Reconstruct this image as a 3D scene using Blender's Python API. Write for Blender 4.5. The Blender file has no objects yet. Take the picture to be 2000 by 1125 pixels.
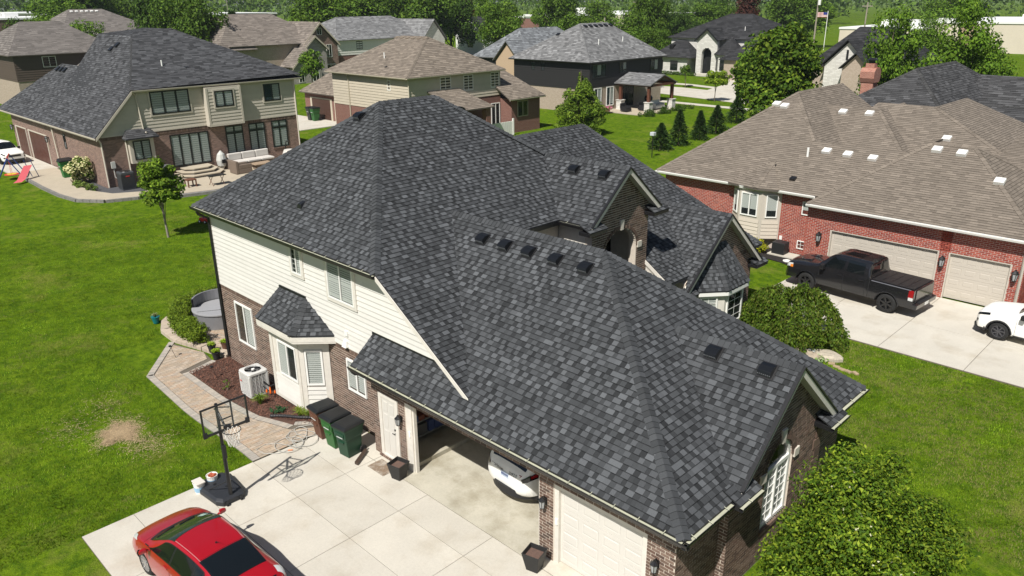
import bpy, math, random
import numpy as np
from mathutils import Vector, Matrix
from math import sin, cos, pi, radians, sqrt, atan2, hypot
random.seed(7); np.random.seed(7)
S = bpy.context.scene
COL = S.collection
# ---------------------------------------------------------------- camera
CAM = Vector((6.8224, -11.5451, 12.7861))
YAW, PITCH, ROLL, FPX = .7824, .3556, -.0113, 1514.59
fw = Vector((-sin(YAW)*cos(PITCH), cos(YAW)*cos(PITCH), -sin(PITCH)))
rt = Vector((cos(YAW), sin(YAW), 0)); upv = rt.cross(fw)
rr = rt*cos(ROLL)+upv*sin(ROLL); uu = -rt*sin(ROLL)+upv*cos(ROLL)
cd = bpy.data.cameras.new('camera'); cam = bpy.data.objects.new('camera', cd); COL.objects.link(cam)
cd.sensor_width = 36; cd.lens = 36*FPX/2000; cd.clip_end = 6000; cd.clip_start = .1
m = Matrix((rr, uu, -fw)).transposed().to_4x4(); m.translation = CAM; cam.matrix_world = m
S.camera = cam
# ---------------------------------------------------------------- sky and sun
SUNDIR = Vector((-.32, 1.0, -1.33)).normalized()          # the way the light travels
W = bpy.data.worlds.new('World'); S.world = W; W.use_nodes = True
nt = W.node_tree; nt.nodes.clear()
sk = nt.nodes.new('ShaderNodeTexSky'); sk.sky_type = 'NISHITA'; sk.sun_disc = False
sk.sun_elevation = math.asin(-SUNDIR.z); sk.sun_rotation = atan2(-SUNDIR.x, -SUNDIR.y)
bg = nt.nodes.new('ShaderNodeBackground'); bg.inputs[1].default_value = .052
wo = nt.nodes.new('ShaderNodeOutputWorld'); nt.links.new(sk.outputs[0], bg.inputs[0]); nt.links.new(bg.outputs[0], wo.inputs[0])
sd = bpy.data.lights.new('sun', 'SUN'); sd.energy = 5.0; sd.angle = radians(.55); sd.color = (1, .965, .905)
sun = bpy.data.objects.new('sun', sd); COL.objects.link(sun)
sun.rotation_euler = SUNDIR.to_track_quat('-Z', 'Y').to_euler(); sun.location = (10, -30, 50)
S.view_settings.view_transform = 'Standard'; S.view_settings.look = 'None'
S.view_settings.exposure = .27; S.view_settings.gamma = 1
# ---------------------------------------------------------------- materials
MATS = {}
def mat(name, col=(.5, .5, .5), rough=.75, var=.0, vs=2.0, var2=.0, vs2=30., tint=False, bump=0, bs=60., metal=0, spec=.4, col2=None, c2s=.6, c2lo=.45, c2hi=.6, sub=0, emit=0, alpha=1, coat=0, stretch=None):
    if name in MATS: return MATS[name]
    M = bpy.data.materials.new(name); M.use_nodes = True; n = M.node_tree.nodes; L = M.node_tree.links
    b = n['Principled BSDF']; b.inputs['Roughness'].default_value = rough; b.inputs['Metallic'].default_value = metal
    b.inputs['Specular IOR Level'].default_value = spec; b.inputs['Coat Weight'].default_value = coat; b.inputs['Coat Roughness'].default_value = .04
    b.inputs['Alpha'].default_value = alpha
    geo = n.new('ShaderNodeNewGeometry'); pos = geo.outputs['Position']
    if stretch:
        mp = n.new('ShaderNodeMapping'); mp.inputs['Scale'].default_value = stretch; L.new(pos, mp.inputs[0]); pos = mp.outputs[0]
    def noise(sc, det=4, ro=.6):
        t = n.new('ShaderNodeTexNoise'); t.inputs['Scale'].default_value = sc; t.inputs['Detail'].default_value = det; t.inputs['Roughness'].default_value = ro
        L.new(pos, t.inputs['Vector']); return t.outputs['Fac']
    c = n.new('ShaderNodeRGB'); c.outputs[0].default_value = (*col, 1); out = c.outputs[0]
    def mul(a, fac_socket, lo, hi):
        mr = n.new('ShaderNodeMapRange'); mr.inputs[1].default_value = .25; mr.inputs[2].default_value = .75; mr.inputs[3].default_value = lo; mr.inputs[4].default_value = hi
        L.new(fac_socket, mr.inputs[0]); vm = n.new('ShaderNodeVectorMath'); vm.operation = 'SCALE'; L.new(a, vm.inputs[0]); L.new(mr.outputs[0], vm.inputs['Scale']); return vm.outputs[0]
    if col2:
        f = noise(c2s, 5, .62); mr = n.new('ShaderNodeMapRange'); mr.inputs[1].default_value = c2lo; mr.inputs[2].default_value = c2hi; L.new(f, mr.inputs[0])
        mx = n.new('ShaderNodeMix'); mx.data_type = 'RGBA'; L.new(mr.outputs[0], mx.inputs[0]); L.new(out, mx.inputs[6]); mx.inputs[7].default_value = (*col2, 1); out = mx.outputs[2]
    if var: out = mul(out, noise(vs), 1-var, 1+var)
    if var2: out = mul(out, noise(vs2, 2), 1-var2, 1+var2)
    if tint:
        at = n.new('ShaderNodeAttribute'); at.attribute_name = 'tint'
        vm = n.new('ShaderNodeVectorMath'); vm.operation = 'MULTIPLY'; L.new(out, vm.inputs[0]); L.new(at.outputs['Color'], vm.inputs[1]); out = vm.outputs[0]
    L.new(out, b.inputs['Base Color'])
    if bump:
        bp = n.new('ShaderNodeBump'); bp.inputs['Strength'].default_value = bump; bp.inputs['Distance'].default_value = .02; L.new(noise(bs, 3), bp.inputs['Height']); L.new(bp.outputs[0], b.inputs['Normal'])
    if sub:                                         # leaves let light through
        tr = n.new('ShaderNodeBsdfTranslucent'); L.new(out, tr.inputs[0]); ms = n.new('ShaderNodeMixShader'); ms.inputs[0].default_value = sub
        L.new(b.outputs[0], ms.inputs[1]); L.new(tr.outputs[0], ms.inputs[2]); L.new(ms.outputs[0], n['Material Output'].inputs[0])
    if emit:
        b.inputs['Emission Color'].default_value = (*col, 1); b.inputs['Emission Strength'].default_value = emit
    MATS[name] = M; return M
def glass_mat(name, col, fac, rough=.03):
    if name in MATS: return MATS[name]
    M = bpy.data.materials.new(name); M.use_nodes = True; n = M.node_tree.nodes; L = M.node_tree.links
    b = n['Principled BSDF']; b.inputs['Base Color'].default_value = (*col, 1); b.inputs['Roughness'].default_value = rough; b.inputs['Specular IOR Level'].default_value = .6
    t = n.new('ShaderNodeBsdfTransparent'); t.inputs[0].default_value = (.97, .985, .98, 1); ms = n.new('ShaderNodeMixShader'); ms.inputs[0].default_value = fac
    L.new(t.outputs[0], ms.inputs[1]); L.new(b.outputs[0], ms.inputs[2]); L.new(ms.outputs[0], n['Material Output'].inputs[0]); MATS[name] = M; return M
# ---------------------------------------------------------------- object helpers
def tag(o, label=None, cat=None, group=None, kind=None):
    if label: o['label'] = label
    if cat: o['category'] = cat
    if group: o['group'] = group
    if kind: o['kind'] = kind
    return o
def thing(name, label, cat, loc=(0, 0, 0), rz=0, group=None):
    o = bpy.data.objects.new(name, None); COL.objects.link(o); o.location = loc; o.rotation_euler = (0, 0, rz); o.empty_display_size = .2
    return tag(o, label, cat, group)
def origin(p):
    v = Vector((0, 0, 0))
    while p is not None: v += p.location; p = p.parent
    return v
def sub(a, b): return (a[0]-b[0], a[1]-b[1], a[2]-b[2])
class MB:
    """collects faces, builds ONE mesh object"""
    def __init__(s): s.v = []; s.f = []; s.t = []
    def poly(s, pts, t=1.):
        i = len(s.v); s.v += [tuple(p) for p in pts]; s.f.append(tuple(range(i, i+len(pts)))); s.t.append(t)
    def grid(s, rows, t=1., closed=False, flip=False):
        i = len(s.v); nc = len(rows[0])
        for r in rows: s.v += [tuple(p) for p in r]
        for a in range(len(rows)-1):
            for b in range(nc if closed else nc-1):
                b2 = (b+1) % nc; q = (i+a*nc+b, i+a*nc+b2, i+(a+1)*nc+b2, i+(a+1)*nc+b)
                s.f.append(q[::-1] if flip else q); s.t.append(t)
    def hexa(s, p, t=1.):                           # 8 corners: bottom 4 ccw, top 4 ccw
        i = len(s.v); s.v += [tuple(q) for q in p]
        for f in ((3, 2, 1, 0), (4, 5, 6, 7), (0, 1, 5, 4), (1, 2, 6, 5), (2, 3, 7, 6), (3, 0, 4, 7)): s.f.append(tuple(i+k for k in f)); s.t.append(t)
    def box(s, x0, x1, y0, y1, z0, z1, t=1.):
        s.hexa([(x0, y0, z0), (x1, y0, z0), (x1, y1, z0), (x0, y1, z0), (x0, y0, z1), (x1, y0, z1), (x1, y1, z1), (x0, y1, z1)], t)
    def fbox(s, F, a0, a1, z0, z1, d0, d1, t=1.):    # box in a wall frame: along, up, out
        s.hexa([F(a0, z0, d1), F(a1, z0, d1), F(a1, z0, d0), F(a0, z0, d0), F(a0, z1, d1), F(a1, z1, d1), F(a1, z1, d0), F(a0, z1, d0)], t)
    def prism(s, pts, vec, t=1.):                    # planar polygon (ccw seen from +vec) pushed along vec
        n = len(pts); i = len(s.v); s.v += [tuple(p) for p in pts]+[(p[0]+vec[0], p[1]+vec[1], p[2]+vec[2]) for p in pts]
        s.f.append(tuple(range(i, i+n))[::-1]); s.t.append(t); s.f.append(tuple(range(i+n, i+2*n))); s.t.append(t)
        for k in range(n):
            k2 = (k+1) % n; s.f.append((i+k, i+k2, i+n+k2, i+n+k)); s.t.append(t)
    def tube(s, path, r, n=8, t=1., caps=True, radii=None, closed=False):
        P = [Vector(p) for p in path]; rows = []; prev = None
        for k, p in enumerate(P):
            if closed: d = P[(k+1) % len(P)]-P[k-1]
            else: d = P[min(k+1, len(P)-1)]-P[max(k-1, 0)]
            d.normalize(); a = prev if prev else (Vector((0, 0, 1)) if abs(d.z) < .9 else Vector((1, 0, 0)))
            u = (a-d*a.dot(d)).normalized(); prev = u; w = d.cross(u); R = radii[k] if radii else r
            rows.append([p+(u*cos(2*pi*j/n)+w*sin(2*pi*j/n))*R for j in range(n)])
        if closed: rows.append(rows[0])
        s.grid(rows, t, closed=True)
        if caps and not closed: s.poly(rows[0][::-1], t); s.poly(rows[-1], t)
    def lathe(s, prof, c=(0, 0, 0), n=16, t=1., axis='z', caps=True):
        rows = []
        for r, h in prof:
            row = []
            for j in range(n):
                a = 2*pi*j/n
                if axis == 'z': row.append((c[0]+r*cos(a), c[1]+r*sin(a), c[2]+h))
                elif axis == 'y': row.append((c[0]+r*cos(a), c[1]+h, c[2]-r*sin(a)))
                else: row.append((c[0]+h, c[1]+r*cos(a), c[2]+r*sin(a)))
            rows.append(row)
        s.grid(rows, t, closed=True)
        if caps: s.poly(rows[0][::-1], t); s.poly(rows[-1], t)
    def mesh(s, name, off=(0, 0, 0)):
        me = bpy.data.meshes.new(name); me.from_pydata([sub(p, off) for p in s.v], [], s.f)
        a = me.attributes.new('tint', 'FLOAT_COLOR', 'FACE'); arr = []
        for t in s.t:
            if isinstance(t, (int, float)): arr += [t, t, t, 1]
            else: arr += [t[0], t[1], t[2], 1]
        a.data.foreach_set('color', arr); return me
    def build(s, name, material, parent=None, smooth=False, loc=None, local=False, rz=0, bevel=0):
        off = (0, 0, 0) if local else (origin(parent) if parent else (loc or (0, 0, 0)))
        me = s.mesh(name, off); me.materials.append(material)
        if smooth: me.polygons.foreach_set('use_smooth', [True]*len(me.polygons))
        o = bpy.data.objects.new(name, me); COL.objects.link(o); o.parent = parent
        if loc is not None: o.location = loc
        if rz: o.rotation_euler.z = rz
        if bevel:
            b = o.modifiers.new('bevel', 'BEVEL'); b.width = bevel; b.segments = 2; b.limit_method = 'ANGLE'
        return o
def one(name, material, parent, fn, **kw):          # shorthand: one part from one shape
    b = MB(); fn(b); return b.build(name, material, parent, **kw)
def copy_tree(o, parent=None):
    c = o.copy(); COL.objects.link(c); c.parent = parent
    for ch in list(o.children): copy_tree(ch, c)
    return c
# wall frames: (along, up, out) -> point
def FY(y): return lambda a, z, d: (a, y-d, z)        # faces -y, along +x
def FX(x): return lambda a, z, d: (x+d, a, z)        # faces +x, along +y
def FB(y): return lambda a, z, d: (-a, y+d, z)       # faces +y
def FG(p, ang):                                      # faces direction ang; along is +90 deg left turn of it
    n = (cos(ang), sin(ang)); s = (-sin(ang), cos(ang)); return lambda a, z, d: (p[0]+s[0]*a+n[0]*d, p[1]+s[1]*a+n[1]*d, z)
def clip(poly, x0, x1, y0, y1):                      # polygon against a rectangle, 2D
    for ax, lim, sg in ((0, x0, 1), (0, x1, -1), (1, y0, 1), (1, y1, -1)):
        out = []; n = len(poly)
        for i in range(n):
            a, b = poly[i], poly[(i+1) % n]; da = (a[ax]-lim)*sg; db = (b[ax]-lim)*sg
            if da >= 0: out.append(a)
            if (da > 0 and db < 0) or (da < 0 and db > 0):
                k = da/(da-db); out.append((a[0]+(b[0]-a[0])*k, a[1]+(b[1]-a[1])*k))
        poly = out
        if len(poly) < 3: return []
    r = []
    for p in poly:
        if not r or abs(p[0]-r[-1][0])+abs(p[1]-r[-1][1]) > 1e-4: r.append(p)
    if len(r) > 2 and abs(r[0][0]-r[-1][0])+abs(r[0][1]-r[-1][1]) < 1e-4: r.pop()
    return r if len(r) > 2 else []
def area2(p): return abs(sum(p[i][0]*p[i-1][1]-p[i-1][0]*p[i][1] for i in range(len(p))))/2
def smooth01(t): t = max(0., min(1., t)); return t*t*(3-2*t)
def hz(x, y=0): return -.5*smooth01((-12.6-x)/6.)      # the yard falls away behind the drive
# ---------------------------------------------------------------- shingles, bricks, boards, windows
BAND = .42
def newell(p):
    n = Vector((0, 0, 0))
    for i in range(len(p)):
        a, b = p[i], p[(i+1) % len(p)]
        n += Vector(((a[1]-b[1])*(a[2]+b[2]), (a[2]-b[2])*(a[0]+b[0]), (a[0]-b[0])*(a[1]+b[1])))
    n.normalize(); return n if n.z > 0 else -n
def rnd(a, b): return random.uniform(a, b)
def shingle_cells(poly, expo, wr, th, pal, lowk=.5):
    n = newell(poly); Sx = Vector((0, 0, 1)).cross(n).normalized(); T = n.cross(Sx); O = Vector(poly[0])
    P2 = [((Vector(p)-O).dot(Sx), (Vector(p)-O).dot(T)) for p in poly]
    s0 = min(p[0] for p in P2); s1 = max(p[0] for p in P2); t0 = min(p[1] for p in P2); t1 = max(p[1] for p in P2)
    out = []; t = t0; last = 0
    while t < t1-1e-3:
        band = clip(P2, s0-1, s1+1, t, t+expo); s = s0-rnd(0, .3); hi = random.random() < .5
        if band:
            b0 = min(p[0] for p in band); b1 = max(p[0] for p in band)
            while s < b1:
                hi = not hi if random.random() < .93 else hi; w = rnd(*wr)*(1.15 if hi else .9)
                if s+w > b0:
                    c = clip(band, s, s+w, t-1, t+expo+1)
                    if c and area2(c) > 2e-4:
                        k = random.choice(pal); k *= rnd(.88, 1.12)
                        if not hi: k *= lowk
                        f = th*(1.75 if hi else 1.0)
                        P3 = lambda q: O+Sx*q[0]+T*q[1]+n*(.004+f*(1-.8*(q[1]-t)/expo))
                        top = [P3(q) for q in c]
                        bot = [O+Sx*q[0]+T*q[1]-n*.004 for q in c]
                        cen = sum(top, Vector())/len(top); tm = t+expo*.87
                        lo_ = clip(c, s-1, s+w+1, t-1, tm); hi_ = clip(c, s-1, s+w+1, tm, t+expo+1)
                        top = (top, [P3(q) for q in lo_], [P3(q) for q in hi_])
                        out.append((top, bot, k, area2(c)*max(0, n.dot((CAM-cen).normalized()))/(CAM-cen).length_squared))
                s += w
        t += expo
    return out
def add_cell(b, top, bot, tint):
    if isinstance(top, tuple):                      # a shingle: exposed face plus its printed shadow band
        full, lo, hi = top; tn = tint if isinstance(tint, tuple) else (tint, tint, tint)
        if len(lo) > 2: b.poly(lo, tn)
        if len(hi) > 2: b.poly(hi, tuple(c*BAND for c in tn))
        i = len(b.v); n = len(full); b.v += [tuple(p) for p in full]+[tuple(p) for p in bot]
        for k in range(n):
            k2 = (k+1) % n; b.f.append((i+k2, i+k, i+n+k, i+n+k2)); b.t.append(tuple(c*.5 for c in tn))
        return
    i = len(b.v); n = len(top); b.v += [tuple(p) for p in top]+[tuple(p) for p in bot]
    b.f.append(tuple(range(i, i+n))); b.t.append(tint)
    for k in range(n):
        k2 = (k+1) % n; b.f.append((i+k2, i+k, i+n+k, i+n+k2)); b.t.append(tuple(c*.7 for c in tint) if isinstance(tint, tuple) else tint*.7)  # darker edge tint; on siding it paints in the shadow line between boards
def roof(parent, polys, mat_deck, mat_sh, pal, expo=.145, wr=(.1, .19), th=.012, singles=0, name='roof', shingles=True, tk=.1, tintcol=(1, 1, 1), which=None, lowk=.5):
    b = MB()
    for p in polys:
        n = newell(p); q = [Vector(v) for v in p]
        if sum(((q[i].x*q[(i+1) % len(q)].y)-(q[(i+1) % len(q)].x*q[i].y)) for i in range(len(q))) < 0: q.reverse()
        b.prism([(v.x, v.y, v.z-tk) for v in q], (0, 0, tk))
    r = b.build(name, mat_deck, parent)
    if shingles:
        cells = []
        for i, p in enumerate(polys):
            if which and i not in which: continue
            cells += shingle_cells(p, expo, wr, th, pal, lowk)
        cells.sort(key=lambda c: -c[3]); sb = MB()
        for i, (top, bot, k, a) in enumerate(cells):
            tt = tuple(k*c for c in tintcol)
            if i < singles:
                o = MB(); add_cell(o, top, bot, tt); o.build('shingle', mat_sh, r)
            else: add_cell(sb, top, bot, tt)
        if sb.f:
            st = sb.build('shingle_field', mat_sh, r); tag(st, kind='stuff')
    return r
def caps(rf, A, B, nA, nB, mat_sh, pal, expo=.15, hw=.15, joined=None, tintcol=(1, 1, 1)):
    """bent cap shingles laid from A up to B over the meeting of two planes"""
    A, B = Vector(A), Vector(B); ax = (B-A).normalized(); L = (B-A).length; nA, nB = Vector(nA).normalized(), Vector(nB).normalized()
    def down(n, o):
        d = n.cross(ax).normalized()
        return d if d.dot(o) < 0 else -d
    dA, dB = down(nA, nB*-1 if False else nB-nA*nA.dot(nB)), down(nB, nA-nB*nA.dot(nB))
    if dA.dot(dB) > .0 and (dA-dB).length < .3: dB = -dB
    up = (nA+nB).normalized(); k = 0.
    while k < L-.02:
        e = min(L, k+expo*1.5); b = joined if joined is not None else MB(); tn = random.choice(pal)*rnd(.8, 1.05); tn = tuple(tn*c for c in tintcol)
        h0, h1 = .045, .016
        a0 = A+ax*k; a1 = A+ax*e
        for d, n in ((dA, nA), (dB, nB)):
            q = [a0+up*(h0+.012), a0+d*hw+n*h0*.8, a1+d*hw+n*h1*.8, a1+up*(h1+.012)]
            qb = [a0-up*.01, a0+d*hw-n*.004, a1+d*hw-n*.004, a1-up*.01]
            add_cell(b, q, qb, tn)
        if joined is None: b.build('ridge_cap', mat_sh, rf)
        k += expo
class Bricks:
    def __init__(s): s.c = []
    def rows(s, F, z0, z1, spans, bl=.21, ch=.082, g=.02, pal=None, proud=.009):
        z = z0; r = 0
        while z < z1-.02:
            zz = min(z+ch-g, z1)
            for a0, a1 in spans((z+zz)/2):
                a = a0-(.5*(bl+g) if r % 2 else 0)
                while a < a1-.012:
                    p, q = max(a, a0), min(a+bl, a1)
                    if q-p > .025:
                        c = Vector(F((p+q)/2, z, 0)); s.c.append((F, p, q, z, zz, random.choice(pal), proud+rnd(-.0015, .0015), (c-CAM).length))
                    a += bl+g
            z += ch; r += 1
        return s
    def soldier(s, F, z0, z1, spans, pal, bw=.065, g=.011, proud=.012):
        for a0, a1 in spans:
            a = a0
            while a < a1-.03:
                q = min(a+bw, a1); c = Vector(F(a, z0, 0)); s.c.append((F, a, q, z0, z1, random.choice(pal), proud, (c-CAM).length)); a += bw+g
    def build(s, parent, material, singles, stuff=True):
        s.c.sort(key=lambda c: c[7]); b = MB()
        for i, (F, p, q, z, zz, t, pr, _) in enumerate(s.c):
            bb = MB() if i < singles else b
            k = len(bb.v); bb.v += [F(p, z, 0), F(q, z, 0), F(q, zz, 0), F(p, zz, 0), F(p, z, pr), F(q, z, pr), F(q, zz, pr), F(p, zz, pr)]
            for f in ((4, 5, 6, 7), (0, 1, 5, 4), (1, 2, 6, 5), (2, 3, 7, 6), (3, 0, 4, 7)): bb.f.append(tuple(k+j for j in f)); bb.t.append(t)
            if i < singles: bb.build('brick', material, parent)
        if b.f:
            o = b.build('brickwork', material, parent); tag(o, kind='stuff')
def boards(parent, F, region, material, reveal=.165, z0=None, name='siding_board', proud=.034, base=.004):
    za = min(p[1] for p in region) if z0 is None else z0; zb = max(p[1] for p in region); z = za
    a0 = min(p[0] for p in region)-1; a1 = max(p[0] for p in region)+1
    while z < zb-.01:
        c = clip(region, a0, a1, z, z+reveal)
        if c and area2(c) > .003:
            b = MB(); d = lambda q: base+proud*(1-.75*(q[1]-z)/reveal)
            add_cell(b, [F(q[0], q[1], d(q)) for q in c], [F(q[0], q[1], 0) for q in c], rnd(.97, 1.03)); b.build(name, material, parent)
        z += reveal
def slab_wall(parent, F, region, thick, material, name='wall'):
    b = MB(); n = len(region); A = [F(a, z, 0) for a, z in region]; B = [F(a, z, -thick) for a, z in region]
    i = len(b.v); b.v += A+B; b.f.append(tuple(range(i, i+n))); b.f.append(tuple(range(i+n, i+2*n))[::-1])
    for k in range(n): k2 = (k+1) % n; b.f.append((i+k2, i+k, i+n+k, i+n+k2))
    b.t += [1.]*(n+2); return b.build(name, material, parent)
def window(parent, F, a0, a1, z0, z1, fr, casing=0, cas_mat=None, lights=2, transom=None, blind='slat', pane=None, fw_=.045, grid=None, sill=None, lift=.0, bl_to=0., split=None, d=.0):
    """frame proud of the wall; behind each pane a blind or a dark room"""
    if casing:
        b = MB(); c = casing
        for q in ((a0-c, a1+c, z1, z1+c), (a0-c, a1+c, z0-c, z0), (a0-c, a0, z0, z1), (a1, a1+c, z0, z1)): b.fbox(F, *q, d-.01, d+.042)
        b.build('window_trim', cas_mat, parent)
    b = MB(); w = fw_
    for q in ((a0, a1, z1-w, z1), (a0, a1, z0, z0+w), (a0, a0+w, z0+w, z1-w), (a1-w, a1, z0+w, z1-w)): b.fbox(F, *q, d-.005, d+.055)
    xs = split or [a0+(a1-a0)*k/lights for k in range(lights+1)]; zs = [z0, z1] if transom is None else [z0, transom, z1]
    for x in xs[1:-1]: b.fbox(F, x-w*.5, x+w*.5, z0+w, z1-w, d-.003, d+.047)
    if transom: b.fbox(F, a0+w, a1-w, transom-w*.6, transom+w*.6, d-.003, d+.05)
    fo = b.build('window', fr, parent)
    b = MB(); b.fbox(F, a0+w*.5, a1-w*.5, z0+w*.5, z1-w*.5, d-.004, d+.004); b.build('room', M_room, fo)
    for i in range(len(xs)-1):
        for j in range(len(zs)-1):
            p = MB(); p.fbox(F, xs[i]+w*.4, xs[i+1]-w*.4, zs[j]+w*.4, zs[j+1]-w*.4, d+.026, d+.031); p.build('pane', pane or M_glass, fo)
            kind = blind[i % len(blind)] if isinstance(blind, (list, tuple)) else blind
            if kind == 'none': continue
            lo, hi = zs[j]+w, zs[j+1]-w; lo2 = hi-(hi-lo)*(1-bl_to); q = MB(); st = {'slat': .07, 'zebra': .17, 'shade': .4}[kind]; z = hi
            while z-st > lo2:
                if kind == 'slat': q.hexa([F(xs[i]+w, z-st, d+.019), F(xs[i+1]-w, z-st, d+.019), F(xs[i+1]-w, z-st, d+.017), F(xs[i]+w, z-st, d+.017), F(xs[i]+w, z-.022, d+.010), F(xs[i+1]-w, z-.022, d+.010), F(xs[i+1]-w, z-.022, d+.008), F(xs[i]+w, z-.022, d+.008)])
                elif kind == 'zebra': q.fbox(F, xs[i]+w*.8, xs[i+1]-w*.8, z-st*.74, z, d+.010, d+.014)
                else: q.fbox(F, xs[i]+w*.8, xs[i+1]-w*.8, z-st, z, d+.010, d+.014)
                z -= st
            if kind == 'zebra': q.fbox(F, xs[i]+w*.8, xs[i+1]-w*.8, lo2, hi, d+.005, d+.008, .55)
            if q.f: q.build('blind', M_blind, fo)
    if grid:
        g = MB()
        for i in range(1, grid[0]): x = a0+(a1-a0)*i/grid[0]; g.fbox(F, x-.009, x+.009, z0+w, z1-w, d+.03, d+.036)
        for i in range(1, grid[1]): z = z0+(z1-z0)*i/grid[1]; g.fbox(F, a0+w, a1-w, z-.009, z+.009, d+.029, d+.037)
        g.build('glazing_bar', fr, fo)
    if sill:
        s = MB(); s.fbox(F, a0-.06, a1+.06, z0-.075, z0-.001, d-.01, d+.075); s.build('sill', sill, fo)
    return fo
def gutter(parent, A, B, out, material, hgt=.12, dep=.12, inner=None):
    """open K-style trough along A-B, top at A.z; out = unit vector away from the house"""
    A, B, o = Vector(A), Vector(B), Vector(out); z = Vector((0, 0, 1)); b = MB(); prof = [(0, 0), (0, -hgt), (dep*.72, -hgt), (dep, -.035), (dep, 0), (dep-.014, 0), (dep-.014, -.03), (dep*.68, -hgt+.014), (.012, -hgt+.014), (.012, 0)]
    r0 = [A+o*p+z*q for p, q in prof]; r1 = [B+o*p+z*q for p, q in prof]; b.grid([r0, r1], closed=True); b.poly(r0[::-1]); b.poly(r1)
    g = b.build('gutter', material, parent)
    if inner:
        h = MB(); L = (B-A).length; ax = (B-A).normalized(); k = .35
        f = MB(); f.poly([A+o*.014+z*(-.03), B+o*.014+z*(-.03), B+o*(dep-.016)+z*(-.03), A+o*(dep-.016)+z*(-.03)]); f.build('gutter_liner', inner, g)
        while k < L:
            c = A+ax*k; h.tube([c+z*.03, c+o*.06+z*.012, c+o*(dep)+z*.004], .008, 5); k += .62
        tag(h.build('gutter_hanger', inner, g), kind='stuff')
    return g
def downspout(parent, pts, material, r=.045):
    b = MB(); P = [Vector(p) for p in pts]
    b.tube(P, r*1.3, 4, caps=True); return b.build('downspout', material, parent)
def trimline(parent, A, B, w, t, material, name='fascia', updir=(0, 0, 1), out=(0, -1, 0)):
    A, B, u, o = Vector(A), Vector(B), Vector(updir)*w, Vector(out)*t; b = MB()
    b.hexa([A+o, B+o, B, A, A+o+u, B+o+u, B+u, A+u]); return b.build(name, material, parent)
# ---------------------------------------------------------------- shared materials
M_sh = mat('asphalt_shingle_charcoal', (.93, .98, 1.045), .9, tint=True, var2=.22, vs2=90, spec=.2)
M_shb = mat('asphalt_shingle_tan', (1, .86, .72), .9, tint=True, var2=.2, vs2=60, spec=.2)
M_deck = mat('roof_deck', (.03, .031, .034), .9)
M_deckb = mat('roof_deck_tan', (.1, .085, .07), .9)
PAL = [.054, .062, .07, .077, .085, .094, .105]
M_brick = mat('brick_brown', (.9, .82, .76), .88, tint=True, var=.18, vs=9, var2=.15, vs2=70, bump=.25)
PBR = [(.14, .1, .08), (.17, .125, .1), (.12, .085, .07), (.2, .15, .125), (.15, .1, .08), (.18, .13, .105), (.1, .075, .062), (.23, .175, .145)]
M_brickr = mat('brick_red', (1, 1, 1), .88, tint=True, var=.12, vs=7, var2=.12, vs2=60)
PRD = [(.3, .06, .04), (.34, .075, .05), (.27, .05, .034), (.36, .09, .06), (.25, .055, .04)]
M_mortar = mat('mortar', (.58, .51, .43), .95, var=.1, vs=6, var2=.1)
M_mortarr = mat('mortar_grey', (.5, .42, .37), .95, var=.1, vs=6)
M_cream = mat('siding_cream', (.66, .64, .595), .6, tint=True, var=.04, vs=3, var2=.02, vs2=50)
M_ctrim = mat('trim_cream', (.65, .615, .55), .55, var=.09, vs=5)
M_white = mat('paint_white', (.8, .79, .75), .45, var=.02)
M_door = mat('door_offwhite', (.6, .575, .525), .45, var=.02)
M_black = mat('metal_black', (.012, .012, .013), .38, spec=.5)
M_gutin = mat('gutter_liner', (.45, .45, .34), .6, var=.15, vs=3)
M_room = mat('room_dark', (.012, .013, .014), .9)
M_blind = mat('blind_white', (.78, .78, .74), .7, tint=True)
M_glass = glass_mat('window_glass', (.02, .03, .03), .16)
M_glassd = glass_mat('window_glass_dark', (.012, .016, .016), .72)
M_stone = mat('limestone', (.62, .57, .49), .8, var=.1, vs=12)
M_conc = mat('concrete', (.53, .495, .425), .9, var=.07, vs=.9, var2=.05, vs2=16, tint=True, bump=.1, bs=120, col2=(.42, .37, .29), c2s=.8, c2lo=.5, c2hi=.8)
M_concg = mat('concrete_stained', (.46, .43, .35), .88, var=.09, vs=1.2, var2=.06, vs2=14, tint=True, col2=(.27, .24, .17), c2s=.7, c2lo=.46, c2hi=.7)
M_joint = mat('joint_dirt', (.13, .11, .085), .95)
M_plastic = mat('plastic_black', (.018, .018, .02), .5)
M_chrome = mat('chrome', (.6, .6, .6), .2, metal=1)
M_rubber = mat('rubber', (.015, .015, .015), .8)
M_steel = mat('steel_grey', (.3, .31, .32), .45, metal=.6)
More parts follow.
